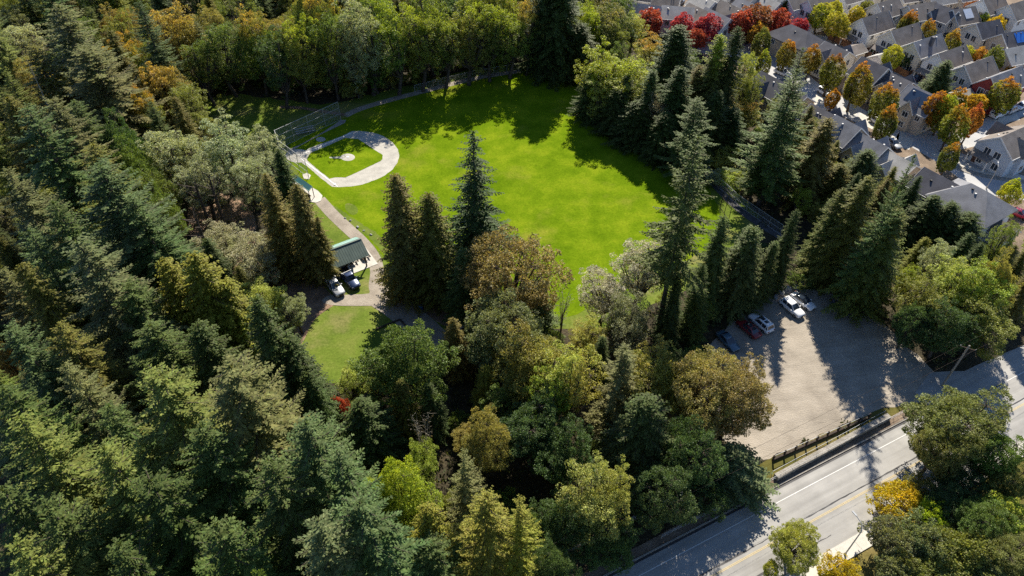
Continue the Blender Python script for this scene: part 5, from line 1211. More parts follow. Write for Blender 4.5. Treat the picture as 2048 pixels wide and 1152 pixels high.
# ------------------------------------------------------------------ trees: prototypes
def kites(name, P, U, V, mat, taper=0.35):
    """one pointed leaf or needle spray per row: base P, long axis U, half width V"""
    n = len(P); a = P; b = P + U * taper + V; c = P + U; d = P + U * taper - V
    co = np.stack([a, b, c, d], 1).reshape(-1, 3).astype(np.float32)
    me = bpy.data.meshes.new(name); me.vertices.add(4 * n); me.loops.add(4 * n); me.polygons.add(n)
    me.vertices.foreach_set('co', co.ravel()); me.loops.foreach_set('vertex_index', np.arange(4 * n, dtype=np.int32))
    me.polygons.foreach_set('loop_start', np.arange(0, 4 * n, 4, dtype=np.int32))
    try: me.polygons.foreach_set('loop_total', np.full(n, 4, dtype=np.int32))
    except Exception: pass
    me.update(calc_edges=True); me.materials.append(mat); return me
def unit(a): return a / (np.linalg.norm(a, axis=-1, keepdims=True) + 1e-9)
def conifer(seed, h, rad, whorl, nb, droop, upt, step, wmax, prof, hang, z0, keep, name, fat=.15):
    r = np.random.default_rng(seed); P = []; U = []; V = []; tb = MB()
    z = h * 0.985; lobes = r.uniform(0, 6.28, 3)
    while z > h * z0:
        t = 1 - z / h; q = min(1.0, (z - h * z0) / (h * 0.12) + 0.45)
        Lmax = rad * (t / (1 - z0)) ** prof * q
        k = max(3, int(nb * (0.6 + 0.5 * t) + r.uniform(-1, 1))); az0 = r.uniform(0, 6.28)
        for j in range(k):
            az = az0 + 6.283 * (j + r.uniform(-.3, .3)) / k
            L = Lmax * r.uniform(0.58, 1.12) * (1 + .12 * math.sin(2 * az + lobes[0]) + .08 * math.sin(3 * az + lobes[1] + 9 * t)) + 0.25
            if r.random() > keep: L *= 0.45
            d = np.array([math.cos(az), math.sin(az), 0.0]); pr = np.array([-d[1], d[0], 0.0])
            up0 = upt * (1 - t) ** 1.5 - droop * (0.35 + t); curl = r.uniform(.06, .22)
            ss = np.arange(0.12 * L, L + 1e-6, step)
            if len(ss) == 0: ss = np.array([L])
            s1 = ss / L
            pts = d[None] * ss[:, None] + pr[None] * (np.sin(s1 * 2.2) * r.uniform(-.08, .08) * L)[:, None]
            pts[:, 2] = z + r.uniform(-.25, .25) * whorl + L * (up0 * s1 - droop * .35 * s1 ** 2 + curl * s1 ** 4)
            if L > 1.2 and r.random() < .5: tb.tube([(0, 0, z), tuple(pts[len(pts)//2]), tuple(pts[-1])], [.035 + .008 * L, .03, .012], n=3, caps=False)
            w = np.minimum(wmax, 0.30 * L * (1 - s1) ** .8 + 0.16)
            for sd in (-1, 1):
                m = r.random(len(ss)) < .93
                n_ = m.sum()
                if not n_: continue
                for part in (0, 1):
                    f0 = part * 0.46
                    ang = r.uniform(.55, 1.05, n_)
                    dirv = d[None] * np.cos(ang)[:, None] + sd * pr[None] * np.sin(ang)[:, None]
                    dirv[:, 2] += r.uniform(-.28, .12, n_) - hang
                    dirv = unit(dirv); base = pts[m] + dirv * (w[m] * f0)[:, None]
                    if part and (w[m] < .28).all(): continue
                    P.append(base); U.append(dirv * (w[m] * .62 * r.uniform(.8, 1.25, n_))[:, None])
                    nrm = unit(np.stack([r.normal(0, .35, n_), r.normal(0, .35, n_), np.ones(n_)], 1))
                    V.append(unit(np.cross(dirv, nrm)) * (w[m] * fat + .03)[:, None])
            n_ = len(ss)
            dirv = d[None] + r.normal(0, .22, (n_, 3)); dirv[:, 2] += .05 - hang * .6; dirv = unit(dirv)
            P.append(pts); U.append(dirv * (w * .55 + .12)[:, None])
            V.append(unit(np.cross(dirv, unit(np.stack([r.normal(0, .3, n_), r.normal(0, .3, n_), np.ones(n_)], 1)))) * (w * .12 + .05)[:, None])
        z -= whorl * r.uniform(.75, 1.25) * (0.55 + 0.45 * min(1, t * 3))
    n_ = 14; P.append(np.tile([[0, 0, h * .975]], (n_, 1))); dv = unit(np.stack([r.normal(0, .35, n_), r.normal(0, .35, n_), np.ones(n_)], 1)); U.append(dv * .6); V.append(unit(np.cross(dv, r.normal(size=(n_, 3)))) * .06)
    tb.tube([(0, 0, -.3), (0, 0, .5), (0.05, 0, h * .5), (0, 0, h * .99)], [h * .016 + .12, h * .013, h * .008, .02], n=7)
    return kites(name, np.concatenate(P), np.concatenate(U), np.concatenate(V), M['needle']), tb.mesh('trunk', M['bark'], True)
def broadleaf(seed, h, rad, z0, nlobe, nclump, nleaf, rc, ls, name, bark='bark', lump=.30, inner=.18, wid=.55, gap=0.0, bot=-.8, pw=1.0):
    """domed crown of many small leaf clumps over bumps, on a limb skeleton"""
    r = np.random.default_rng(seed); tb = MB(); cz = h * (1 + z0) / 2; hz = h * (1 - z0) / 2; rd = np.array([rad, rad, hz])
    B = unit(r.normal(size=(nlobe, 3)) * np.array([1, 1, .8]) + np.array([0, 0, .15])); A = r.uniform(.6, 1.0, nlobe)
    k = np.arange(nclump) + .5; ph = np.arccos(1 - 2 * k / nclump); th = k * 2.399963
    u = np.stack([np.cos(th) * np.sin(ph), np.sin(th) * np.sin(ph), np.cos(ph)], 1); u = unit(u + r.normal(0, .07, u.shape)); u = u[u[:, 2] > bot]
    ang = np.arccos(np.clip(u @ B.T, -1, 1)); bump = (A * np.exp(-(ang / wid) ** 2)).max(1)
    keep = r.random(len(u)) > gap * (1.3 - bump); u = u[keep]; bump = bump[keep]
    az = np.arctan2(u[:, 1], u[:, 0]); p1, p2, p3 = r.uniform(0, 6.28, 3); asym = 1 + .13 * np.cos(az + p1) + .10 * np.cos(2 * az + p2) + .07 * np.cos(3 * az + p3 + 2 * u[:, 2])
    e = np.sign(u[:, 2:]) * np.abs(u[:, 2:]) ** pw; shp = np.concatenate([u[:, :2], e], 1)
    s = (1 - lump + lump * bump) * r.uniform(.88, 1.05, len(u)) * asym; ins = r.random(len(u)) < inner; s = np.where(ins, s * r.uniform(.5, .85, len(u)), s)
    C = shp * rd * s[:, None] + np.array([0, 0, cz]); P = []; U = []; V = []
    for p, n0 in zip(C, u):
        m = max(6, int(nleaf * r.uniform(.6, 1.4))); rr = rc * r.uniform(.6, 1.35)
        w = unit(r.normal(size=(m, 3)) + n0 * .55 + np.array([0, 0, .3]))
        pos = p + w * rr * r.uniform(.6, 1.0, (m, 1)) * np.array([1, 1, .85])
        dirv = unit(w * .5 + n0 * .45 + r.normal(0, .5, (m, 3)) + np.array([0, 0, -.2])); nrm = unit(w * .7 + r.normal(0, .45, (m, 3)) + np.array([0, 0, .5]))
        sz = ls * r.uniform(.6, 1.35, (m, 1))
        P.append(pos); U.append(dirv * sz); V.append(unit(np.cross(dirv, nrm)) * sz * .38)
    tr = h * .017 + .08; th_ = h * max(.2, z0 * 1.1); fork = np.array([r.normal(0, .02 * h), r.normal(0, .02 * h), th_])
    tb.tube([(0, 0, -.3), (0, 0, .4), tuple(fork), (fork[0] * 1.5, fork[1] * 1.5, h * .8)], [tr * 1.25, tr, tr * .72, tr * .15], n=7)
    for bdir in B:
        c = bdir * rd * .62 + np.array([0, 0, cz]); mid = fork * .5 + c * .5 + np.array([0, 0, -.04 * h])
        tb.tube([tuple(fork), tuple(mid), tuple(c)], [tr * .5, tr * .32, tr * .14], n=5, caps=False)
        for q in C[np.argsort(((C - c) ** 2).sum(1))[:9]]: tb.tube([tuple(c), tuple(q)], [tr * .13, .015], n=3, caps=False)
    return kites(name, np.concatenate(P), np.concatenate(U), np.concatenate(V), M['leaf'], .42), tb.mesh('trunk', M[bark], True)
def bare(seed, h, rad, name):
    r = np.random.default_rng(seed); tb = MB(); tw = MB(); P = []; U = []; V = []
    for s in range(6):
        az = r.uniform(0, 6.28); d = np.array([math.cos(az), math.sin(az), 0]); top = d * rad * r.uniform(.3, .8) + np.array([0, 0, h * r.uniform(.75, 1)])
        tb.tube([tuple(d * .1), tuple(d * .3 + np.array([0, 0, h * .4])), tuple(top)], [.09, .06, .02], n=5)
        for k in range(24):
            f = r.uniform(.3, 1); b = top * f + d * .1; e = b + np.array([r.normal(0, .5), r.normal(0, .5), r.uniform(.2, .9)]); tw.tube([tuple(b), tuple(e)], [.02, .008], n=3, caps=False)
            if r.random() < .5:
                P.append(e); U.append(unit(r.normal(size=3)) * .3); V.append(unit(r.normal(size=3)) * .1)
    me = kites(name, np.array(P), np.array(U), np.array(V), M['leaf'])
    tb.v += []; n0 = len(tb.v); tb.add(tw.v, tw.f)
    return me, tb.mesh('trunk', M['paleb'], True)
PROTO = {}
PROTO['fir'] = [(conifer(11 + i, 28, 5.0, wh, 8, dr, up, .235, .82, pf, .06, .10, kp, 'crown', .115), 28, 5.0) for i, (dr, up, pf, kp, wh) in enumerate([(.22, .55, .66, .78, .60), (.30, .5, .58, .70, .66), (.16, .6, .72, .66, .62), (.26, .45, .52, .80, .58), (.34, .4, .60, .58, .70), (.20, .5, .48, .72, .64)])]
PROTO['spire'] = [(conifer(21 + i, 30, 5.0, .74, 9, .34, .35, .32, 1.0, pf, .16, z0, .74, 'crown'), 30, 5.0) for i, (pf, z0) in enumerate([(.72, .14), (.50, .33)])]
PROTO['cedar'] = [(conifer(31 + i, 24, 4.0, .38, 10, dr, .5, .29, .75, pf, .42, .05, .90, 'crown'), 24, 4.0) for i, (dr, pf) in enumerate([(.42, .58), (.36, .66), (.5, .52)])]
PROTO['maple'] = [(broadleaf(51 + i, 18, 7.0, .06, nl, 620, 84, .64, .20, 'crown', lump=.50, wid=.34, inner=.22, gap=.12, bot=-.9), 18, 7.0) for i, nl in enumerate([24, 30, 20, 34])]
PROTO['alder'] = [(broadleaf(71 + i, 20, 5.0, .07, nl, 520, 70, .60, .185, 'crown', 'bark', lump=.52, inner=.3, wid=.34, gap=.35, bot=-.95, pw=.85), 20, 5.0) for i, nl in enumerate([22, 28, 18])]
PROTO['street'] = [(broadleaf(81 + i, 10, 2.6, .10, 18, 420, 48, .30, .20, 'crown', lump=.15, wid=.4, inner=.03, pw=1.15), 10, 2.6) for i in range(2)]
PROTO['round'] = [(broadleaf(91 + i, 8, 3.0, .16, 18, 340, 40, .34, .21, 'crown', lump=.30, wid=.38, inner=.08), 8, 3.0) for i in range(3)]
PROTO['bush'] = [(broadleaf(95 + i, 5, 3.6, .0, 20, 330, 54, .42, .19, 'crown', lump=.46, inner=.2, wid=.36, bot=-.3, gap=.2), 5, 3.6) for i in range(3)]
PROTO['bare'] = [(bare(99, 10, 2.0, 'crown'), 10, 2.0)]
NAMES = {'fir': 'fir_tree', 'spire': 'fir_tree', 'cedar': 'cedar_tree', 'maple': 'maple_tree', 'alder': 'broadleaf_tree', 'street': 'street_tree', 'round': 'street_tree', 'bush': 'bush', 'bare': 'bare_tree'}
CATS = {'fir': 'tree', 'spire': 'tree', 'cedar': 'tree', 'maple': 'tree', 'alder': 'tree', 'street': 'tree', 'round': 'tree', 'bush': 'bush', 'bare': 'tree'}
def plant(x, y, h, r, sp, c, tip, grp, label, seed, name=None):
    rr = random.Random(seed); vs = PROTO[sp]; (cm, tm), h0, r0 = vs[rr.randrange(len(vs))]
    e = empty(name or NAMES[sp], (x, y, 0), rr.uniform(0, 6.28)); tag(e, label, CATS[sp], grp)
    e.scale = (r / r0 * rr.uniform(.92, 1.08), r / r0 * rr.uniform(.92, 1.08), h / h0)
    if sp in ('fir', 'cedar', 'alder'): e.rotation_euler = (rr.gauss(0, .022), rr.gauss(0, .022), e.rotation_euler.z)
    cr = put('crown', cm, e); tr = put('trunk', tm, e)
    j = [rr.uniform(.9, 1.1) for _ in range(3)]
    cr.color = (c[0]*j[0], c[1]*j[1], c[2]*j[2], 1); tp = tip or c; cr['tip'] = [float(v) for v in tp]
    return e
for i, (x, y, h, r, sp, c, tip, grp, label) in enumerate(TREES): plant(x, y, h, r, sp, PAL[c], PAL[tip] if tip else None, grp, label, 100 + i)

REG = {'western': 'in the mass of the western forest', 'beyond': 'in the dense forest beyond the ball field', 'shaded': 'in the shaded wood above the road', 'thicket': 'in the thicket east of the field'}
KIND = {'fir': ('fir', 'firs'), 'cedar': ('cedar', 'cedars'), 'maple': ('maple', 'maples'), 'alder': ('broadleaf tree', 'broadleaf trees'), 'bush': ('undergrowth bush', 'undergrowth bushes')}
HUE = {'fir': 'dark green', 'firb': 'blue-green', 'firg': 'grey-olive', 'firy': 'yellow-green', 'firb2': 'grey-blue', 'cedar': 'olive', 'cedard': 'dark', 'cedary': 'golden', 'cedarb': 'brown-green', 'maple': 'green', 'mapled': 'dark green', 'mapleg': 'olive', 'gold2': 'golden', 'maplegy': 'grey-green', 'yel3': 'yellow-green'}
seen_labels = set()
def low_label(x, y, sp, c, reg):
    near = sorted(TREES, key=lambda t: (t[0] - x) ** 2 + (t[1] - y) ** 2)[:5]; best = None
    for t in near:
        dx, dy = x - t[0], y - t[1]; rel = ('in front of' if dy < 0 else 'behind') if abs(dy) > abs(dx) else ('left of' if dx < 0 else 'right of')
        for hue in (HUE[c] + ' ', ''):
            lab = 'low ' + hue + KIND[sp][0] + ' ' + rel + ' the ' + t[8]
            if len(lab.replace('-', ' ').split()) <= 16 and lab not in seen_labels: seen_labels.add(lab); return lab
    return 'low ' + HUE[c] + ' ' + KIND[sp][0] + ' ' + REG[reg]
for i, (x, y, h, r, sp, c, reg) in enumerate(LOW):
    plant(x, y, h, r, sp, PAL[c], None, 'low ' + KIND[sp][1] + ' ' + REG[reg], low_label(x, y, sp, c, reg), 900 + i)
# ------------------------------------------------------------------ houses
def paint(name, c, rough=.5, metal=0.0, coat=.6):
    m = flat(name, c, rough=rough, spec=.5, metal=metal, var=.03); m.node_tree.nodes['Principled BSDF'].inputs['Coat Weight'].default_value = coat; m.node_tree.nodes['Principled BSDF'].inputs['Coat Roughness'].default_value = .12; return m
WALLC = {'white': (.78,.77,.75), 'cream': (.68,.63,.54), 'tan': (.48,.41,.33), 'grey': (.48,.48,.48), 'red': (.28,.055,.05), 'blue': (.42,.47,.53)}
ROOFC = {'brown': (.205,.178,.158), 'grey': (.205,.205,.218), 'dark': (.10,.098,.11), 'pale': (.36,.345,.32)}
for k, c in WALLC.items(): M['w_' + k] = flat('siding_' + k, c, rough=.75, var=.06, vs=1.2)
def shingle_mat(name, c):
    m, n, l, out = newmat(name); geo = n.new('ShaderNodeNewGeometry'); b = N(n, 'ShaderNodeBsdfPrincipled', Roughness=.9); b.inputs['Specular IOR Level'].default_value = .2
    n1 = N(n, 'ShaderNodeTexNoise', Scale=.5, Detail=6.0); l.new(geo.outputs['Position'], n1.inputs['Vector'])
    r = ramp(n, [(.3, tuple(v * .78 for v in c)), (.7, tuple(v * 1.2 for v in c))]); l.new(n1.outputs[0], r.inputs[0])
    w = N(n, 'ShaderNodeTexNoise', Scale=7.0, Detail=2.0); l.new(geo.outputs['Position'], w.inputs['Vector'])
    mr = N(n, 'ShaderNodeMapRange'); mr.inputs['To Min'].default_value = .72; mr.inputs['To Max'].default_value = 1.28; l.new(w.outputs[0], mr.inputs['Value'])
    s = N(n, 'ShaderNodeVectorMath', operation='SCALE'); l.new(r.outputs[0], s.inputs[0]); l.new(mr.outputs[0], s.inputs['Scale']); l.new(s.outputs[0], b.inputs['Base Color'])
    bp = N(n, 'ShaderNodeBump', Strength=.4, Distance=.05); l.new(w.outputs[0], bp.inputs['Height']); l.new(bp.outputs[0], b.inputs['Normal']); l.new(b.outputs[0], out.inputs[0]); return m
for k, c in ROOFC.items(): M['r_' + k] = shingle_mat('shingles_' + k, c)
M['trim'] = flat('white_trim', (.66,.65,.63), rough=.6, var=.05)
M['vent'] = flat('black_vent', (.03,.03,.03), rough=.5)
m, n, l, out = newmat('window_glass'); b = N(n, 'ShaderNodeBsdfPrincipled', Roughness=.06); b.inputs['Base Color'].default_value = (.025,.035,.05,1); b.inputs['Specular IOR Level'].default_value = .8; l.new(b.outputs[0], out.inputs[0]); M['glass'] = m
M['gdoor'] = flat('garage_door', (.30,.31,.32), rough=.6, var=.05); M['door'] = flat('entry_door', (.10,.05,.035), rough=.5)
M['tarp_blue'] = flat('blue_tarp', (.03,.16,.55), rough=.45, var=.15, vs=1.5); M['tarp_white'] = flat('white_tarp', (.75,.76,.78), rough=.5, var=.06)
M['solar'] = flat('solar_glass', (.03,.05,.09), rough=.12, spec=.8, var=.1)
M['wood'] = noisy('cedar_fence_wood', [(.3, (.17,.085,.045)), (.7, (.32,.175,.095))], scale=1.2, fine=(6, .25))
M['brick'] = flat('chimney_siding', (.09,.09,.10), rough=.8)
def window(par, c, u, w, h_, nrm):
    """a framed pane proud of a wall: centre c, horizontal axis u, outward normal nrm"""
    c = Vector(c); u = Vector(u); nr = Vector(nrm); z = Vector((0, 0, 1)); fr = MB(); t = .15
    def slab(mb, x0, x1, z0, z1, d0, d1):
        vs = [c + u*x + z*q + nr*d for d in (d0, d1) for (x, q) in ((x0,z0),(x1,z0),(x1,z1),(x0,z1))]
        mb.add(vs, [(3,2,1,0),(4,5,6,7),(0,1,5,4),(1,2,6,5),(2,3,7,6),(3,0,4,7)])
    for (a, b_, q0, q1) in ((-w/2-t, w/2+t, h_/2, h_/2+t), (-w/2-t, w/2+t, -h_/2-t, -h_/2), (-w/2-t, -w/2, -h_/2, h_/2), (w/2, w/2+t, -h_/2, h_/2), (-.04, .04, -h_/2, h_/2)): slab(fr, a, b_, q0, q1, .004, .07)
    o = fr.build('window', M['trim'], par); p = MB(); slab(p, -w/2, w/2, -h_/2, h_/2, .003, .03); p.build('pane', M['glass'], o); return o
def gable_roof(mb, L, W, ev, rg, ov=.35, th=.2, x0=None, x1=None):
    x0 = -L/2 - ov if x0 is None else x0; x1 = L/2 + ov if x1 is None else x1
    sl = (rg - ev) / (W / 2); ye = W / 2 + ov; ze = ev - sl * ov
    for s in (-1, 1):
        vs = [(x0, 0, rg + .02), (x1, 0, rg + .02), (x1, s*ye, ze + .02), (x0, s*ye, ze + .02)]
        vs2 = [(x, y, z + th) for x, y, z in vs]
        mb.add(vs + vs2, [(0,1,2,3),(7,6,5,4),(0,4,5,1),(1,5,6,2),(2,6,7,3),(3,7,4,0)])
def house(x, y, yaw, L, W, ev, rg, st, wall, roof, extra, label, i):
    rr = random.Random(i * 7 + 1); e = empty('house' if rg > 4.5 else 'garage', (x, y, 0), R(yaw)); tag(e, label, 'house' if rg > 4.5 else 'garage', 'houses of the neighbourhood')
    wm = M['w_' + wall]; rm = M['r_' + roof]; w = MB(); rf = MB()
    if st == 'gable':
        P = [(-W/2, 0), (W/2, 0), (W/2, ev), (0, rg), (-W/2, ev)]
        w.add([(-L/2, a, b) for a, b in P] + [(L/2, a, b) for a, b in P], [(4,3,2,1,0),(5,6,7,8,9)] + [(k, (k+1) % 5, (k+1) % 5 + 5, k + 5) for k in range(5)])
        gable_roof(rf, L, W, ev, rg); LF_ = L
    else:
        LF_ = L + W * .82; w.box(-LF_/2, LF_/2, -W/2, W/2, 0, ev); ov = .5; a = LF_/2 + ov; c = W/2 + ov; q = .2
        lo = [(-a,-c,ev-.12),(a,-c,ev-.12),(a,c,ev-.12),(-a,c,ev-.12)]; hi = [(p[0], p[1], p[2] + q) for p in lo]; rd = [(-L/2, 0, rg + q), (L/2, 0, rg + q)]
        rf.add(lo + hi + rd, [(0,1,2,3),(0,1,5,4),(1,2,6,5),(2,3,7,6),(3,0,4,7),(4,5,9,8),(5,6,9),(6,7,8,9),(7,4,8)])
    w.build('wall', wm, e); ro = rf.build('roof', rm, e); sl = (rg - ev) / (W / 2)
    if st == 'gable':                                   # white barge boards and gutters
        t = MB(); ye = W/2 + .35; ze = ev - sl * .35
        for xx in (-L/2 - .37, L/2 + .37):
            for s in (-1, 1): t.bar((xx, 0, rg + .10), (xx, s * ye, ze + .10), .05, .26)
        for s in (-1, 1): t.bar((-L/2 - .35, s * (ye + .06), ze + .12), (L/2 + .35, s * (ye + .06), ze + .12), .11, .13)
        t.build('roof_trim', M['trim'], e)
    for k in range(rr.randint(2, 4) if rg > 4.5 else 0):  # vents
        s = rr.choice((-1, 1)); f = rr.uniform(.15, .5); xx = rr.uniform(-L * .4, L * .4); zz = rg - sl * f * W/2 + .2
        v = MB(); v.box(xx - .16, xx + .16, s*f*W/2 - .16, s*f*W/2 + .16, zz - .1, zz + .22); v.build('roof_vent', M['vent'] if rr.random() < .6 else M['trim'], ro)
    two = ev > 3.4
    ends = ((-1, LF_/2), (1, LF_/2))
    for s, xx in ends:
        if 'garage' in extra and s == -1:
            d = MB(); d.box(-xx - .06, -xx - .003, -W*.33, W*.33, .05, 2.2); d.build('garage_door', M['gdoor'], e)
        elif two:
            for zz in (1.5, ev - .9):
                for yy in ((-W*.22, W*.22) if zz < 3 else (-W*.14, W*.14)): window(e, (s*xx, yy, zz), (0, 1, 0), rr.choice((1.1, 1.3)), 1.45, (s, 0, 0))
        else: window(e, (s*xx, 0, 1.5), (0, 1, 0), 1.0, .9, (s, 0, 0))
    for s in (-1, 1):
        if two:
            for xx in (-LF_*.3, LF_*.05, LF_*.33):
                if rr.random() < .75: window(e, (xx, s*W/2, ev - 1.2), (1, 0, 0), 1.0, 1.1, (0, s, 0))
    if two:
        d = MB(); d.box(-LF_/2 - .05, -LF_/2 - .003, W*.36 - .5, W*.36 + .45, .2, 2.25); dd = d.build('door', M['door'], e)
    if 'porch' in extra:
        p = MB(); X = -LF_/2 - 1.7; p.add([(X,-W*.1,2.55),(X,W*.5,2.55),(-LF_/2-.02,W*.5,3.3),(-LF_/2-.02,-W*.1,3.3),(X,-W*.1,2.4),(X,W*.5,2.4),(-LF_/2-.02,W*.5,3.15),(-LF_/2-.02,-W*.1,3.15)], [(0,1,2,3),(7,6,5,4),(0,4,5,1),(1,5,6,2),(2,6,7,3),(3,7,4,0)])
        po = p.build('porch_roof', rm, e)
        for yy in (-W*.08, W*.48): q = MB(); q.box(X + .1, X + .3, yy - .1, yy + .1, 0, 2.5); q.build('porch_post', M['trim'], e)
    if 'cross' in extra:                                # front and rear cross gables
        for s, off in ((-1, rr.uniform(-.16, .0) * L), (1, rr.uniform(.0, .18) * L)):
            g = MB(); cw = W * .40; cr = ev + (rg - ev) * .72; d = .9; cl = W/2 + d; pr = [(-cw/2, 0), (cw/2, 0), (cw/2, ev - .05), (0, cr), (-cw/2, ev - .05)]
            g.add([(off + a, s*cl, b_) for a, b_ in pr] + [(off + a, s*W*.12, b_) for a, b_ in pr], [(4,3,2,1,0),(5,6,7,8,9)] + [(k, (k+1) % 5, (k+1) % 5 + 5, k + 5) for k in range(5)])
            g.build('gable_wall', wm, e); r2 = MB(); csl = (cr - ev) / (cw/2); ye = cw/2 + .35; ze = ev - csl*.35
            for q in (-1, 1):
                vs = [(off, s*(cl + .35), cr + .02), (off, s*.3, cr + .02), (off + q*ye, s*.3, ze + .02), (off + q*ye, s*(cl + .35), ze + .02)]; r2.add(vs + [(a, b_, c + .19) for a, b_, c in vs], [(0,1,2,3),(7,6,5,4),(0,4,5,1),(1,5,6,2),(2,6,7,3),(3,7,4,0)])
            r2.build('gable_roof', rm, e)
            t = MB()
            for q in (-1, 1): t.bar((off, s*(cl + .37), cr + .1), (off + q*ye, s*(cl + .37), ze + .1), .05, .24)
            t.build('gable_trim', M['trim'], e); window(e, (off, s*cl, ev - 1.0), (1, 0, 0), 1.3, 1.2, (0, s, 0))
            window(e, (off, s*cl, 1.5), (1, 0, 0), 1.3, 1.2, (0, s, 0))
    if 'chimney' in extra: q = MB(); q.box(-.5, .5, -1.9, -1.1, rg - 2, rg + 1.0); q.build('chimney', M['brick'], ro)
    for key, mt in (('tarp_blue', 'tarp_blue'), ('tarp_white', 'tarp_white'), ('solar', 'solar')):
        if key in extra:
            s = -1; f0, f1 = .12, .75; X0, X1 = (-L*.1, L*.28) if key != 'solar' else (-L*.35, L*.3); q = MB()
            vs = [(X0, s*f0*W/2, rg - sl*f0*W/2 + .26), (X1, s*f0*W/2, rg - sl*f0*W/2 + .26), (X1, s*f1*W/2, rg - sl*f1*W/2 + .26), (X0, s*f1*W/2, rg - sl*f1*W/2 + .26)]
            q.add(vs + [(a, b_, c + .05) for a, b_, c in vs], [(0,1,2,3),(7,6,5,4),(0,4,5,1),(1,5,6,2),(2,6,7,3),(3,7,4,0)]); q.build('tarpaulin' if 'tarp' in key else 'solar_panel', M[mt], ro)
    return e
for i, hh in enumerate(HOUSES): house(*hh, i)
# ------------------------------------------------------------------ vehicles
CARC = {'white': (.72,.73,.75), 'silver': (.42,.43,.44), 'darkred': (.16,.012,.018), 'red': (.45,.03,.05), 'teal': (.07,.13,.18), 'navy': (.012,.025,.06), 'blue': (.015,.03,.085), 'black': (.015,.016,.018)}
for k, c in CARC.items(): M['c_' + k] = paint('car_paint_' + k, c, rough=.35, metal=.25 if k in ('silver', 'blue', 'teal') else 0)
M['tyre'] = flat('tyre_rubber', (.02,.02,.02), rough=.85); M['rim'] = flat('wheel_rim', (.35,.36,.37), rough=.35, metal=.8)
M['lamp'] = flat('headlamp', (.7,.72,.74), rough=.15, spec=.8); M['tail'] = flat('tail_lamp', (.30,.01,.01), rough=.2, spec=.6); M['plastic'] = flat('black_plastic', (.02,.02,.022), rough=.6)
SPEC = {  # length, half width, shoulder, roof z, cabin base x0..x1, roof x0..x1
 'suv': (4.7, .93, 1.02, 1.66, -2.12, 1.0, -1.85, .18), 'sedan': (4.6, .91, .92, 1.42, -1.62, 1.05, -.95, .12),
 'van': (5.1, .97, 1.12, 1.88, -2.42, 1.45, -2.25, .75), 'pickup': (5.7, .98, 1.12, 1.86, -.62, 1.22, -.45, .55)}
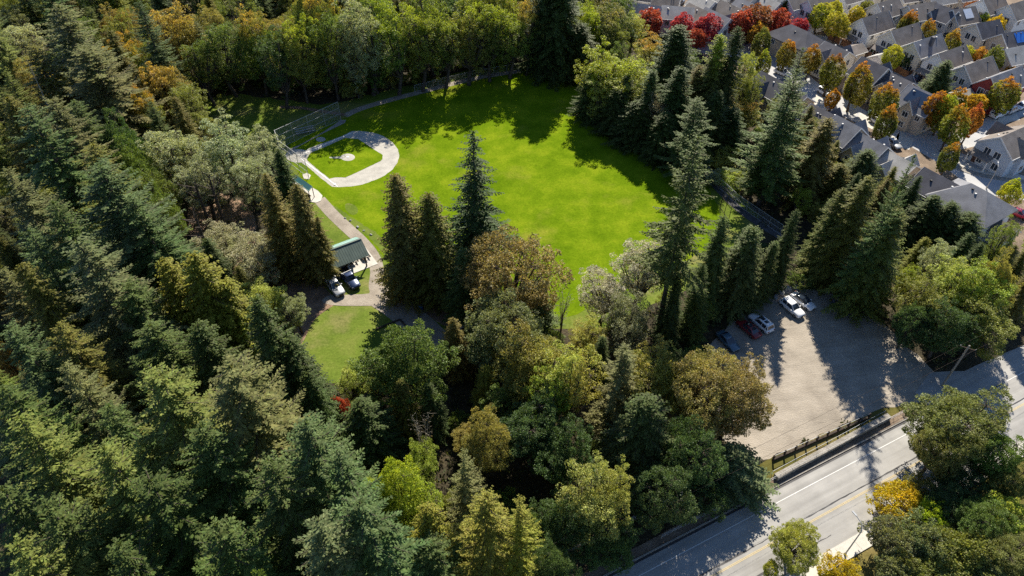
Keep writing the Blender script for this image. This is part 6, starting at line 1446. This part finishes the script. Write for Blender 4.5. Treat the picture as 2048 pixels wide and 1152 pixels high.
def car(x, y, hd, kind, colr, grp, label):
    L, hw, sh, rz, b0, b1, r0, r1 = SPEC[kind]; e = empty('parked_car' if kind != 'pickup' else 'pickup_truck', (x, y, .05), R(hd)); tag(e, label, 'car' if kind != 'pickup' else 'pickup truck', grp); pm = M['c_' + colr]
    st = [(-.5, .84, sh*.80, .50), (-.485, .95, sh*.95, .34), (-.40, .99, sh, .28), (-.15, 1.0, sh, .26), (.15, 1.0, sh*.99, .26), (.30, .98, sh*.95, .27), (.42, .95, sh*.88, .28), (.475, .88, sh*.80, .34), (.5, .74, sh*.72, .46)]
    if kind == 'pickup': st = [(.5 + (a - .5) * 1.0, b_, c, d) for a, b_, c, d in st]
    rings = []
    for fx, fw, zs, zb in st:
        xx = fx * L; w = fw * hw; zm = zb + (zs - zb) * .55
        rings.append([(xx,-w*.90,zb),(xx,-w*.985,zb+.12),(xx,-w,zm),(xx,-w*.97,zs-.1),(xx,-w*.86,zs),(xx,0,zs+.035),(xx,w*.86,zs),(xx,w*.97,zs-.1),(xx,w,zm),(xx,w*.985,zb+.12),(xx,w*.90,zb)])
    mb = MB(); mb.loft(rings); body = mb.build('body', pm, e, True)
    zb_ = sh - .03; gl = MB(); wb = hw*.88; wr = hw*.72
    def ring(z, x0, x1, w): return [(x0, -w*.9, z), (x0 + .12, -w, z), (x1 - .25, -w, z), (x1, -w*.85, z), (x1, w*.85, z), (x1 - .25, w, z), (x0 + .12, w, z), (x0, w*.9, z)]
    gl.loft([ring(zb_, b0, b1, wb), ring((zb_+rz)/2, b0*.45+r0*.55, b1*.5+r1*.5, (wb+wr)/2*1.015), ring(rz - .02, r0, r1, wr)]); gl.build('window_glass', M['glass'], e)
    rf = MB(); rf.loft([ring(rz - .03, r0 - .05, r1 + .06, wr + .02), ring(rz + .015, r0 + .02, r1 - .02, wr - .03), ring(rz + .05, r0 + .2, r1 - .2, wr - .2)])
    dark = 'dark glass roof' in label
    roof = rf.build('roof', M['glass'] if dark else pm, e, True)
    if 'sunroof' in label:
        for xx in (-.95, -.15): s = MB(); s.box(xx - .3, xx + .3, -.36, .36, rz + .052, rz + .066); s.build('sunroof', M['glass'], roof)
    pl = MB()
    for s in (-1, 1):
        pl.bar((b1 - .04, s*wb*.88, zb_), (r1 + .02, s*wr*.9, rz), .07); pl.bar((b0 + .05, s*wb*.94, zb_), (r0 + .03, s*wr*.95, rz), .10); mx = (b0 + b1)/2 * .4 + (r0 + r1)/2 * .6; pl.bar((mx, s*(wb + .006), zb_), (mx, s*(wr + .006), rz), .08)
        if kind in ('suv', 'van'): mx -= .95; pl.bar((mx, s*(wb + .006), zb_), (mx, s*(wr + .006), rz), .12)
    pl.build('pillars', pm if not dark else M['plastic'], e)
    for s in (-1, 1):
        h_ = MB(); h_.box(L*.5 - .32, L*.5 - .10, s*hw*.62 - .17, s*hw*.62 + .17, sh*.66, sh*.79); h_.build('headlight', M['lamp'], e)
        h_ = MB(); h_.box(-L*.5 - .015, -L*.5 + .14, s*hw*.70 - .13, s*hw*.70 + .13, sh*.68, sh*.88); h_.build('tail_light', M['tail'], e)
        h_ = MB(); h_.box(b1 - .42, b1 - .24, s*(hw + .02), s*(hw + .20), zb_ - .02, zb_ + .14); h_.build('mirror', pm, e)
        for xx in (-L*.30, L*.315):
            t = MB(); t.tube([(xx, s*(hw - .20), .33), (xx, s*(hw + .015), .33)], .34, n=14); ty = t.build('wheel', M['tyre'], e); t = MB(); t.tube([(xx, s*(hw + .005), .33), (xx, s*(hw + .03), .33)], .20, n=10); t.build('rim', M['rim'], ty)
    g_ = MB(); g_.box(L*.5 - .05, L*.5 + .012, -hw*.42, hw*.42, .42, sh*.66); g_.build('grille', M['plastic'], e)
    if kind == 'pickup':                                 # open bed with white rack
        q = MB(); X0, X1 = -L/2 + .05, b0 - .08; q.box(X0, X1, -hw*.82, hw*.82, sh + .015, sh + .03); q.build('bed_floor', M['plastic'], e)
        q = MB()
        for s in (-1, 1): q.box(X0, X1, s*hw*.90 - .06, s*hw*.90 + .06, sh, sh + .26)
        q.box(X0, X0 + .08, -hw*.84, hw*.84, sh, sh + .26); q.build('bed_sides', pm, e)
        q = MB(); H_ = sh + .62
        for xx in (X0 + .15, X1 - .1):
            for s in (-1, 1): q.bar((xx, s*hw*.9, sh + .2), (xx, s*hw*.9, H_), .07)
            q.bar((xx, -hw*.9, H_), (xx, hw*.9, H_), .09)
        for s in (-1, 1): q.bar((X0, s*hw*.9, H_), (X1, s*hw*.9, H_), .08)
        q.build('ladder_rack', M['trim'], e)
    return e
for c in CARS: car(*c)
# ------------------------------------------------------------------ park furniture and fences
def V3(p, z=0.0): return Vector((p[0], p[1], z))
M['galv'] = flat('galvanised_steel', (.34,.35,.36), rough=.6, metal=.3, var=.08); M['teal_roof'] = noisy('teal_metal_roof', [(.3, (.075,.105,.088)), (.7, (.11,.145,.122))], scale=.8, rough=.45, spec=.4)
M['pale_teal'] = noisy('pale_teal_roof', [(.3, (.20,.34,.30)), (.7, (.28,.43,.38))], scale=.8, rough=.5, spec=.4); M['dgreen'] = flat('dark_teal_roof', (.018,.075,.085), rough=.45, var=.12)
M['timber'] = noisy('dark_timber', [(.3, (.035,.028,.022)), (.7, (.085,.065,.05))], scale=2, fine=(8, .3)); M['rock'] = noisy('boulder_granite', [(.3, (.20,.20,.20)), (.7, (.42,.42,.41))], scale=1.5, fine=(6, .2), bump=.5, bscale=3)
M['whitep'] = flat('white_paint', (.74,.74,.73), rough=.5, var=.05); M['bluebin'] = flat('blue_plastic', (.02,.14,.36), rough=.4); M['redp'] = flat('red_paint', (.14,.012,.015), rough=.5)
def lattice(mb, a, b, z0, z1, sp, r):
    """woven diagonal wires of a chain-link panel between a and b"""
    a = Vector(a); b = Vector(b); L = (b - a).length; u = (b - a).normalized(); Hh = z1 - z0
    for sgn in (1, -1):
        k = -Hh
        while k < L:
            s0, s1 = (k, k + Hh); t0, t1 = max(0, -s0), min(Hh, L - s0)
            if t1 > t0:
                p0 = a + u * (s0 + t0); p1 = a + u * (s0 + t1); q0, q1 = (z0 + t0, z0 + t1) if sgn > 0 else (z1 - t0, z1 - t1)
                mb.tube([(p0.x, p0.y, q0), (p1.x, p1.y, q1)], r, n=3, caps=False)
            k += sp
def chain_fence(name, pts, h, label, rails=(0.05, .5, 1.0), post=2.8, sp=.30, wr=.010, pr=.045, grp=None, top=None, mat='galv'):
    e = empty(name, (pts[0][0], pts[0][1], 0)); tag(e, label, 'fence', grp); o = Vector((pts[0][0], pts[0][1], 0))
    for i in range(len(pts) - 1):
        a = V3(pts[i]) - o; b = V3(pts[i+1]) - o; n_ = max(1, round((b - a).length / post))
        for k in range(n_ + (i == len(pts) - 2)):
            p = a + (b - a) * (k / n_); t = MB(); t.tube([p, p + Vector((0, 0, h + .05))], pr, n=6); t.build('post', M[mat], e)
        for f in rails: t = MB(); t.tube([a + Vector((0, 0, f * h + .03)), b + Vector((0, 0, f * h + .03))], pr * .8, n=5); t.build('rail', M[mat], e)
        t = MB(); lattice(t, a, b, .06, h, sp, wr); t.build('chain_link', M[mat], e)
    return e
chain_fence('backstop_fence', BACKSTOP, 4.6, 'tall steel chain-link backstop behind home plate', rails=(.0, .33, .66, 1.0), post=4.0, sp=.35, wr=.011, pr=.06)
chain_fence('boundary_fence', EFENCE, 2.4, 'steel chain-link fence along the shaded path at the eastern corner', post=3.0, rails=(.04, .5, 1.0), sp=.3, pr=.05)
chain_fence('net_fence', NET, 5.0, 'dark tall mesh fence standing on dry grass by the boundary', post=2.6, rails=(0, .5, 1.0), sp=.4, wr=.008, pr=.06, mat='timber')
chain_fence('outfield_fence', [PX['bpath'][3], PX['bpath'][4], PX['bpath'][5], PX['bpath'][6]], 2.2, 'chain-link fence in shade below the forest wall', post=3.5, rails=(.0, 1.0), sp=.4)
# dugout
def frame4(q): return [V3(p) for p in q]
d = frame4(DUGOUT); cx = (d[0] + d[1] + d[2] + d[3]) / 4; e = empty('dugout_shelter', (cx.x, cx.y, 0)); tag(e, 'dugout with dark teal roof beside the first-base line', 'dugout')
mb = MB(); vs = [(p.x - cx.x, p.y - cx.y, z) for p, z in zip(d, (2.75, 2.75, 2.45, 2.45))]; mb.add(vs + [(a, b_, c + .1) for a, b_, c in vs], [(0,1,2,3),(7,6,5,4),(0,4,5,1),(1,5,6,2),(2,6,7,3),(3,7,4,0)]); mb.build('roof', M['dgreen'], e)
t = MB(); t.bar(Vector(vs[3]) + Vector((0,0,.05)), Vector(vs[2]) + Vector((0,0,.05)), .06, .16); t.bar(Vector(vs[1]) + Vector((0,0,.05)), Vector(vs[2]) + Vector((0,0,.05)), .06, .16); t.build('fascia', M['pale_teal'], e)
for a, b_, c in vs: t = MB(); t.box(a*.94 - .06, a*.94 + .06, b_*.94 - .06, b_*.94 + .06, .1, c); t.build('post', M['timber'], e)
u = (Vector(vs[1]) - Vector(vs[0])).normalized(); w_ = Vector((-u.y, u.x, 0))
t = MB(); m0 = (Vector(vs[2]) + Vector(vs[3])) / 2; m0.z = .55; t.bar(m0 - u*2.0 - w_*(-.5), m0 + u*2.0 - w_*(-.5), .35, .06); t.build('bench', M['timber'], e)
t = MB(); t.bar(Vector((vs[3][0], vs[3][1], .8)), Vector((vs[2][0], vs[2][1], .8)), .08, 1.4); t.build('back_wall', M['timber'], e)
e = empty('white_board', (d[3].x - .9, d[3].y + .2, 0), R(35)); tag(e, 'white board leaning at the end of the dugout roof', 'board'); t = MB(); t.box(-.9, .9, -.05, .05, .9, 2.4); t.build('panel', M['whitep'], e); t = MB(); t.box(-.8, -.7, -.05, .05, 0, .9); t.build('leg', M['galv'], e); t = MB(); t.box(.7, .8, -.05, .05, 0, .9); t.build('leg', M['galv'], e)
# bleachers behind the third-base wing
e = empty('bleacher', (BLEACH[0][0], BLEACH[0][1], 0), R(25)); tag(e, 'small aluminium bleacher in shade behind the backstop wing', 'bleacher')
for k in range(3):
    t = MB(); t.box(-2.3, 2.3, k*.6, k*.6 + .3, .4 + k*.28, .45 + k*.28); t.build('seat_plank', M['galv'], e)
for xx in (-1.8, 0, 1.8): t = MB(); t.bar((xx, 0, 0), (xx, 1.5, 1.0), .06); t.bar((xx, 1.5, 0), (xx, 1.5, 1.0), .06); t.build('support', M['galv'], e)
# bases
for (a, f, lab) in ((PX['chalk1'], .93, 'white first base on the dirt near the dugout'), (PX['chalk3'], .93, 'white third base on the far foul line'), (None, 0, 'white pitching rubber on the mound')):
    if a: p = V3(a[0]).lerp(V3(a[1]), f)
    else: p = sum((V3(q) for q in PX['mound']), Vector()) / len(PX['mound'])
    t = MB(); t.box(-.22, .22, -.22, .22, 0, .08); o = t.build('base_plate', M['whitep']); o.location = (p.x, p.y, .075); tag(o, lab, 'base')
# pavilion
a, b_ = V3(PAV_EAVE[0]), V3(PAV_EAVE[1]); c, d_ = V3(PAV_RIDGE[0]), V3(PAV_RIDGE[1]); u = (b_ - a).normalized(); w_ = Vector((-u.y, u.x, 0)); wid = (d_ - b_).dot(w_); Lr = (b_ - a).length
e = empty('picnic_pavilion', tuple(b_), math.atan2(u.y, u.x)); tag(e, 'picnic pavilion with weathered teal metal roof behind the pickup trucks', 'pavilion')
Wd = max(wid, 3.0)      # local frame: x from -Lr to 0 along the eave, y towards the ridge
for nm, y0, z0, y1, z1, mt in (('front_roof', -.1, 2.62, Wd, 4.4, 'teal_roof'), ('back_roof', Wd, 4.4, 2*Wd + .1, 2.62, 'pale_teal')):
    t = MB(); vs = [(-Lr-.3,y0,z0),(.3,y0,z0),(.3,y1,z1),(-Lr-.3,y1,z1)]; t.add(vs + [(p,q,s+.08) for p,q,s in vs], [(0,1,2,3),(7,6,5,4),(0,4,5,1),(1,5,6,2),(2,6,7,3),(3,7,4,0)]); ro = t.build(nm, M[mt], e)
    sm = MB(); k = -Lr - .2
    while k < .3: sm.bar((k, y0, z0 + .085), (k, y1, z1 + .085), .04, .03); k += .45
    sm.build('roof_seams', M[mt], ro)
t = MB(); t.bar((-Lr-.3, Wd, 4.50), (.3, Wd, 4.50), .35, .06); t.build('ridge_cap', M['teal_roof'], e)
t = MB(); vs = [(-Lr-.4,Wd*1.3,3.5),(-Lr+2.6,Wd*1.3,3.5),(-Lr+2.6,Wd*2+5.2,3.2),(-Lr-.4,Wd*2+5.2,3.2)]; t.add(vs + [(p,q,s+.1) for p,q,s in vs], [(0,1,2,3),(7,6,5,4),(0,4,5,1),(1,5,6,2),(2,6,7,3),(3,7,4,0)]); t.build('annex_roof', M['pale_teal'], e)
for xx in (-Lr + .3, -Lr*.5, -.4):
    for yy, zz in ((.35, 2.8), (2*Wd - .35, 2.8)): t = MB(); t.box(xx-.11, xx+.11, yy-.11, yy+.11, 0, zz); t.bar((xx, yy, 1.8), (xx, yy + (.9 if yy < Wd else -.9), 3.0), .12); t.build('post', M['timber'], e)
for xx, yy in ((-Lr + .1, 2*Wd + 4.8), (-Lr + 2.2, 2*Wd + 4.8)): t = MB(); t.box(xx-.1, xx+.1, yy-.1, yy+.1, 0, 3.2); t.build('post', M['timber'], e)
for xx in (-Lr*.5,): t = MB(); t.box(-Lr-.1, -Lr*.35, Wd*.9, 2*Wd - .5, 0, 2.6); t.build('storage_room', M['w_tan'], e)
t = MB(); t.box(-Lr - .2, 1.6, -.2, 2*Wd + .3, .0, .09); t.build('floor_slab', M['concrete'], e)
for k, xx in enumerate((-1.4, 1.0)):
    e2 = empty('picnic_table', tuple(b_ + u * (xx - .6) + w_ * (Wd * .9)), math.atan2(u.y, u.x)); e2.location.z = .09; tag(e2, ('picnic table under the pavilion roof', 'picnic table on the slab corner outside the roof')[k], 'picnic table', 'picnic tables')
    t = MB(); t.box(-.38, .38, -.9, .9, .70, .76); t.build('table_top', M['concrete'], e2)
    for s in (-1, 1): t = MB(); t.box(s*.65-.14, s*.65+.14, -.9, .9, .42, .47); t.build('bench', M['timber'], e2)
    for yy in (-.6, .6): t = MB(); t.box(-.7, .7, yy-.05, yy+.05, .36, .42); t.bar((-.5, yy, 0), (-.1, yy, .7), .07); t.bar((.5, yy, 0), (.1, yy, .7), .07); t.build('leg', M['timber'], e2)
# soccer goal lying in shade
g0, g1 = V3(GOAL[0]), V3(GOAL[1]); u = (g1 - g0).normalized(); w_ = Vector((-u.y, u.x, 0)); Lg = 4.6
e = empty('soccer_goal', tuple(g0), math.atan2(u.y, u.x)); tag(e, 'white-framed soccer goal in shade at the field edge', 'soccer goal')
for xx in (0, Lg): t = MB(); t.tube([(xx, 0, 0), (xx, 0, 1.9)], .06, n=6); t.build('post', M['whitep'], e); t = MB(); t.tube([(xx, 0, 1.9), (xx, 1.6, 0), (xx, 0, 0.04)], .04, n=5); t.build('side_frame', M['whitep'], e)
t = MB(); t.tube([(0, 0, 1.9), (Lg, 0, 1.9)], .06, n=6); t.build('crossbar', M['whitep'], e); t = MB(); t.tube([(0, 1.6, .04), (Lg, 1.6, .04)], .04, n=5); t.build('back_bar', M['whitep'], e)
# boulders
def boulder(x, y, r, seed, label):
    rr = random.Random(seed); bm = bmesh.new(); bmesh.ops.create_icosphere(bm, subdivisions=3, radius=1); sd = [Vector((rr.uniform(-1, 1), rr.uniform(-1, 1), rr.uniform(-1, 1))).normalized() for _ in range(9)]; cut = [rr.uniform(.62, .85) for _ in sd]
    for v in bm.verts:
        for s, k in zip(sd, cut):
            dd = v.co.dot(s)
            if dd > k: v.co -= s * (dd - k)
        v.co = Vector((v.co.x * r * 1.15, v.co.y * r * .9, v.co.z * r * .75 + r * .35))
    me = bpy.data.meshes.new('boulder'); bm.to_mesh(me); bm.free(); me.materials.append(M['rock']); o = put('boulder', me); o.location = (x, y, 0); o.rotation_euler.z = rr.uniform(0, 6); tag(o, label, 'boulder', 'boulders edging the parking lot'); return o
for i, (p, lab) in enumerate(zip(BOULDERS, ('pale boulder nearest to the white estate car', 'pale boulder second from the white estate car', 'largest pale boulder of the row behind the white cars', 'pale boulder fourth in the row behind the white cars', 'pale boulder fifth in the row behind the white cars', 'small boulder at the shaded end of the row'))): boulder(p[0], p[1], (.65, .7, .95, .75, .6, .5)[i], i, lab)
for i, p in enumerate(STONES): o = boulder(p[0], p[1], .22 + .05 * (i % 3), 40 + i, ('small stone at the start of the worn grass by the path', 'small stone second along the worn grass by the path', 'small stone third along the worn grass by the path', 'small stone fourth along the worn grass by the path', 'small stone last along the worn grass by the path')[i]); o['group'] = 'stones beside the path'; o['category'] = 'stone'
# post fence with base timber beside the lot
a, b_ = V3(POSTFENCE[0]), V3(POSTFENCE[1]); e = empty('post_fence', tuple(a)); tag(e, 'dark timber post fence with heavy base beam beside the gravel lot', 'fence'); n_ = 10
for k in range(n_): p = (b_ - a) * (k / (n_ - 1)); t = MB(); t.box(p.x-.11, p.x+.11, p.y-.11, p.y+.11, 0, 1.25); t.build('post', M['timber'], e)
t = MB(); t.bar(Vector((0,0,.22)), (b_ - a) + Vector((0,0,.22)), .30, .42); t.build('base_beam', M['timber'], e)
t = MB(); t.bar(Vector((0,0,1.22)), (b_ - a) + Vector((0,0,1.22)), .05, .05); t.build('top_rail', M['galv'], e)
# retaining wall and hand rails
a, b_ = V3(RETWALL[0]), V3(RETWALL[1]); e = empty('retaining_wall', tuple(a)); tag(e, 'pale concrete block wall along the bank above the road', 'wall'); nb = 16; q = (b_ - a)
for k in range(nb): p0, p1 = q * (k / nb), q * ((k + .985) / nb); t = MB(); t.bar(p0 + Vector((0,0,.4)), p1 + Vector((0,0,.4)), .8, .8); t.build('concrete_block', M['dkconc'], e)
w_ = Vector((-q.y, q.x, 0)).normalized()
for off, lab in ((.75, 'thin steel hand rail just above the concrete block wall'),):
    e = empty('hand_rail', tuple(a + w_ * off)); tag(e, lab, 'railing', 'hand rails above the wall')
    for zz in (.9,): t = MB(); t.tube([Vector((0,0,zz)), q + Vector((0,0,zz))], .025, n=5); t.build('rail', M['galv'], e)
    for k in range(11): p = q * (k / 10); t = MB(); t.tube([p, p + Vector((0,0,.92))], .03, n=5); t.build('post', M['galv'], e)
# roadside low rail on the far kerb
pts = [road(s, 6.9) for s in (-4, 40)]; e = chain_fence('kerb_fence', pts, 1.0, 'low wire fence on the strip beside the far kerb', rails=(.5, 1.0), post=2.2, sp=.4, wr=.006, pr=.025)
pts = [road(s, 10.6) for s in (-40, 2)]; e = chain_fence('bank_fence', pts, 1.2, 'low wire fence under the trees along the shaded bank', rails=(.5, 1.0), post=2.5, sp=.4, wr=.006, pr=.03)
# utility pole and wires
p = V3(POLE[0]); e = empty('utility_pole', tuple(p)); tag(e, 'wooden utility pole at the parking lot entrance', 'utility pole')
t = MB(); t.tube([(0,0,-.2),(0,0,9.4)], [.17,.12], n=8); t.build('pole', M['paleb'], e); t = MB(); t.bar(Vector((-.9,.45,8.8)), Vector((.9,-.45,8.8)), .10, .12); t.build('crossarm', M['timber'], e)
for k in (-.9, 0, .9): t = MB(); t.tube([(k, -.5*k, 8.87), (k, -.5*k, 9.05)], .05, n=6); t.build('insulator', M['galv'], e)
for k, lab in ((-.9, 'overhead wire nearest the wood along the road'), (.9, 'overhead wire nearest the road lamps')):
    A_ = p + Vector((k, -.5*k, 9.05)); B_ = A_ + Vector((-RD.x, -RD.y, 0)) * 75 + Vector((0, 0, .3)); C_ = A_ + Vector((RD.x, RD.y, 0)) * 60; mid = (A_ + B_) / 2 - Vector((0, 0, .9)); m2 = (A_ + C_) / 2 - Vector((0, 0, .8))
    pts = [C_, C_*.5+m2*.5-Vector((0,0,.15)), m2, m2*.5+A_*.5-Vector((0,0,.15)), A_, A_*.5+mid*.5-Vector((0,0,.2)), mid, mid*.5+B_*.5-Vector((0,0,.2)), B_]
    t = MB(); t.tube(pts, .014, n=4); o = t.build('overhead_wire', M['timber']); tag(o, lab, 'wire', 'overhead wires')
# street lamps
for k, (q, lab, hh) in enumerate(zip(LAMPS, ('slim street lamp on the near sidewalk', 'street lamp half hidden by the big green maple', 'short street lamp behind the hip-roofed corner house'), (7.5, 7.5, 5.5))):
    e = empty('street_lamp', (q[0], q[1], .14)); tag(e, lab, 'street lamp', 'street lamps'); dv = RN if k < 2 else Vector((.3, .8, 0)); t = MB(); t.tube([(0,0,0),(0,0,hh*.8),(dv.x*.4,dv.y*.4,hh*.95),(dv.x*1.5,dv.y*1.5,hh)], [.09,.065,.05,.045], n=7); t.build('pole', M['galv'], e)
    t = MB(); t.tube([(0,0,0),(0,0,.35)], .15, n=8); t.build('base', M['dkconc'], e); t = MB(); t.bar(Vector((dv.x*1.4,dv.y*1.4,hh)), Vector((dv.x*2.1,dv.y*2.1,hh + .03)), .2, .1); t.build('lamp_head', M['galv'], e)
# blue bin, red kiosk, drive edge logs
e = empty('litter_bin', (BIN[0][0], BIN[0][1], .04)); tag(e, 'blue litter bin beside the drive under the cedars', 'bin'); t = MB(); t.tube([(0,0,0),(0,0,.95)], [.28,.34], n=10); t.build('body', M['bluebin'], e); t = MB(); t.tube([(0,0,.952),(0,0,1.06)], [.37,.25], n=10); t.build('lid', M['bluebin'], e)
e = empty('kiosk_hut', (KIOSK[0][0], KIOSK[0][1], 0), R(45)); tag(e, 'small red hut with pale grey roof beside the drive', 'hut'); t = MB(); t.box(-.75, .75, -.75, .75, 0, 1.9); t.build('wall', M['redp'], e); t = MB(); t.add([(-.9,-.9,1.92),(.9,-.9,1.92),(.9,.9,1.92),(-.9,.9,1.92),(0,0,2.35)], [(3,2,1,0),(0,1,4),(1,2,4),(2,3,4),(3,0,4)]); t.build('roof', M['galv'], e); t = MB(); t.box(-.35, .35, -.79, -.753, .05, 1.75); t.build('door', M['timber'], e)
for k in range(2):
    a, b_ = V3(LOGS[k], .18), V3(LOGS[k+1], .18); t = MB(); t.tube([a, b_], .17, n=8); o = t.build('edge_log', M['timber']); tag(o, ('log edging the small lawn on the shaded side', 'log edging the drive above the round maple')[k], 'log', 'logs edging the drive')
# wooden yard fences
for k, (W_, lab) in enumerate(((WFENCE1, 'brown board fence round the small terrace'), (WFENCE2, 'brown board fence below the lime-green tree'), (WFENCE3, 'brown board fence behind the twin-gabled grey house'), (WFENCE4, 'brown board fence behind the dark-roofed row'))):
    e = empty('wooden_fence', (W_[0][0], W_[0][1], 0)); tag(e, lab, 'fence', 'brown board fences'); o0 = V3(W_[0])
    for i in range(len(W_) - 1):
        a, b_ = V3(W_[i]) - o0, V3(W_[i+1]) - o0; n_ = max(2, round((b_ - a).length / 2.4))
        for j in range(n_):
            p0, p1 = a.lerp(b_, j / n_), a.lerp(b_, (j + .97) / n_); t = MB(); t.bar(p0 + Vector((0,0,.9)), p1 + Vector((0,0,.9)), .05, 1.75); t.build('fence_panel', M['wood'], e); t = MB(); t.box(p0.x-.06, p0.x+.06, p0.y-.06, p0.y+.06, 0, 1.95); t.build('post', M['wood'], e)
# canopies by the top houses, utility box
for k, (q, lab) in enumerate(zip(TENTS, ('white canopy tent right of the red-orange tree', 'white canopy tent between the crimson trees', 'small white canopy below the crimson trees'))):
    e = empty('canopy_tent', (q[0], q[1], 0), R(20)); tag(e, lab, 'canopy', 'white canopies'); s = (1.7, 1.8, 1.2)[k]; t = MB(); t.loft([[(s*1.0*math.cos(a*.7854+.39)*1.05, s*math.sin(a*.7854+.39)*1.05, z) if r_ == 1 else (s*r_*math.cos(a*.7854+.39), s*r_*math.sin(a*.7854+.39), z) for a in range(8)] for r_, z in ((1, 2.1), (.85, 2.55), (.5, 2.9), (.1, 3.05))]); t.build('canopy', M['whitep'], e)
    for a in (0, 2, 4, 6): t = MB(); t.tube([(s*.95*math.cos(a*.7854+.39), s*.95*math.sin(a*.7854+.39), 0), (s*.95*math.cos(a*.7854+.39), s*.95*math.sin(a*.7854+.39), 2.1)], .03, n=5); t.build('pole', M['galv'], e)
e = empty('utility_box', (UTILBOX[0][0], UTILBOX[0][1], 0), R(30)); tag(e, 'pale utility cabinet beside the street by the parked white car', 'utility box'); t = MB(); t.box(-.6, .6, -.5, .5, .1, 1.2); t.build('cabinet', M['pale_teal'], e); t = MB(); t.box(-.7, .7, -.6, .6, 0, .1); t.build('plinth', M['concrete'], e); t = MB(); t.box(-.55, -.03, -.53, -.503, .2, 1.1); t.build('door', M['galv'], e)
# bare snag and clearing trunks
def snag(p, h, lean, label, seed):
    rr = random.Random(seed); e = empty('dead_tree', (p[0], p[1], 0)); tag(e, label, 'tree'); t = MB(); top = Vector((lean[0], lean[1], h)); t.tube([(0,0,-.2), top*.5, top], [.24,.16,.03], n=7); t.build('trunk', M['paleb'], e)
    for k in range(34):
        f = rr.uniform(.3, 1); b0 = top * f; az = rr.uniform(0, 6.28); ln = rr.uniform(.8, 2.6) * (1.15 - f); b1 = b0 + Vector((math.cos(az)*ln, math.sin(az)*ln, rr.uniform(-.3, .6))); t = MB(); t.tube([b0, (b0 + b1)/2 + Vector((0,0,.12)), b1], [.05,.035,.01], n=4); t.build('branch', M['paleb'], e)
snag(SNAG[0], 24, (.8, .5), 'bare pale snag among the upper western firs', 1)
def trunk_tree(p, h, seed, label):
    rr = random.Random(seed); e = empty('tall_bare_trunk', (p[0], p[1], 0)); tag(e, label, 'tree', 'trunks of the sunlit clearing'); t = MB(); t.tube([(0,0,-.2),(.2,.1,h*.4),(.1,.4,h*.75),(.5,.2,h)], [.36,.28,.2,.06], n=8); t.build('trunk', M['bark'], e)
    for k in range(9): az = rr.uniform(0, 6.28); z0 = h*rr.uniform(.5, .95); ln = rr.uniform(1.5, 3.4); t = MB(); t.tube([(.2,.2,z0),(math.cos(az)*ln*.5,math.sin(az)*ln*.5,z0+ln*.45),(math.cos(az)*ln,math.sin(az)*ln,z0+ln*.8)], [.12,.08,.02], n=5); t.build('limb', M['bark'], e)
for k, p in enumerate(TRUNKS): trunk_tree(p, (15, 13, 14)[k], 60 + k, ('leaning dark trunk in front of the sunlit clearing', 'middle dark trunk of the sunlit clearing', 'dark trunk nearest to the brown cedars')[k])
# roof-level undergrowth on the forest floor
def scatter_floor():
    r = np.random.default_rng(77); P = []; U = []; V = []; polys = [PX['park_lawn'], PX['lot'], PX['hood'], PX['field'], PX['entrance']]
    def ins(p, poly):
        c = False; n_ = len(poly)
        for i in range(n_):
            x1, y1 = poly[i]; x2, y2 = poly[(i + 1) % n_]
            if (y1 > p[1]) != (y2 > p[1]) and p[0] < (x2 - x1) * (p[1] - y1) / (y2 - y1) + x1: c = not c
        return c
    dr = [Vector((*q, 0)) for q in spline(PX['drive'])]
    for k in range(5200):
        y = r.uniform(15, 260); x = r.uniform(-1, 1) * (15 + .85 * y); v = Vector((x, y, 0)) - RA
        if v.dot(RN) < 9 or any(ins((x, y), q) for q in polys): continue
        if min((Vector((x, y, 0)) - q).length for q in dr) < 3.6: continue
        m_ = 16; w = unit(r.normal(size=(m_, 3)) + np.array([0, 0, .6])); pos = np.array([x, y, .1]) + w * np.array([.9, .9, .55]) * r.uniform(.4, 1.1); pos[:, 2] = np.abs(pos[:, 2])
        dv = unit(w + r.normal(0, .5, (m_, 3))); P.append(pos); U.append(dv * .42); V.append(unit(np.cross(dv, r.normal(size=(m_, 3)))) * .16)
    me = kites('undergrowth', np.concatenate(P), np.concatenate(U), np.concatenate(V), M['leaf']); o = put('undergrowth', me); o.color = (.06, .075, .03, 1); o['tip'] = [.08, .08, .03]
    tag(o, 'low leafy undergrowth covering the forest floor', 'undergrowth', None, 'stuff')
scatter_floor()
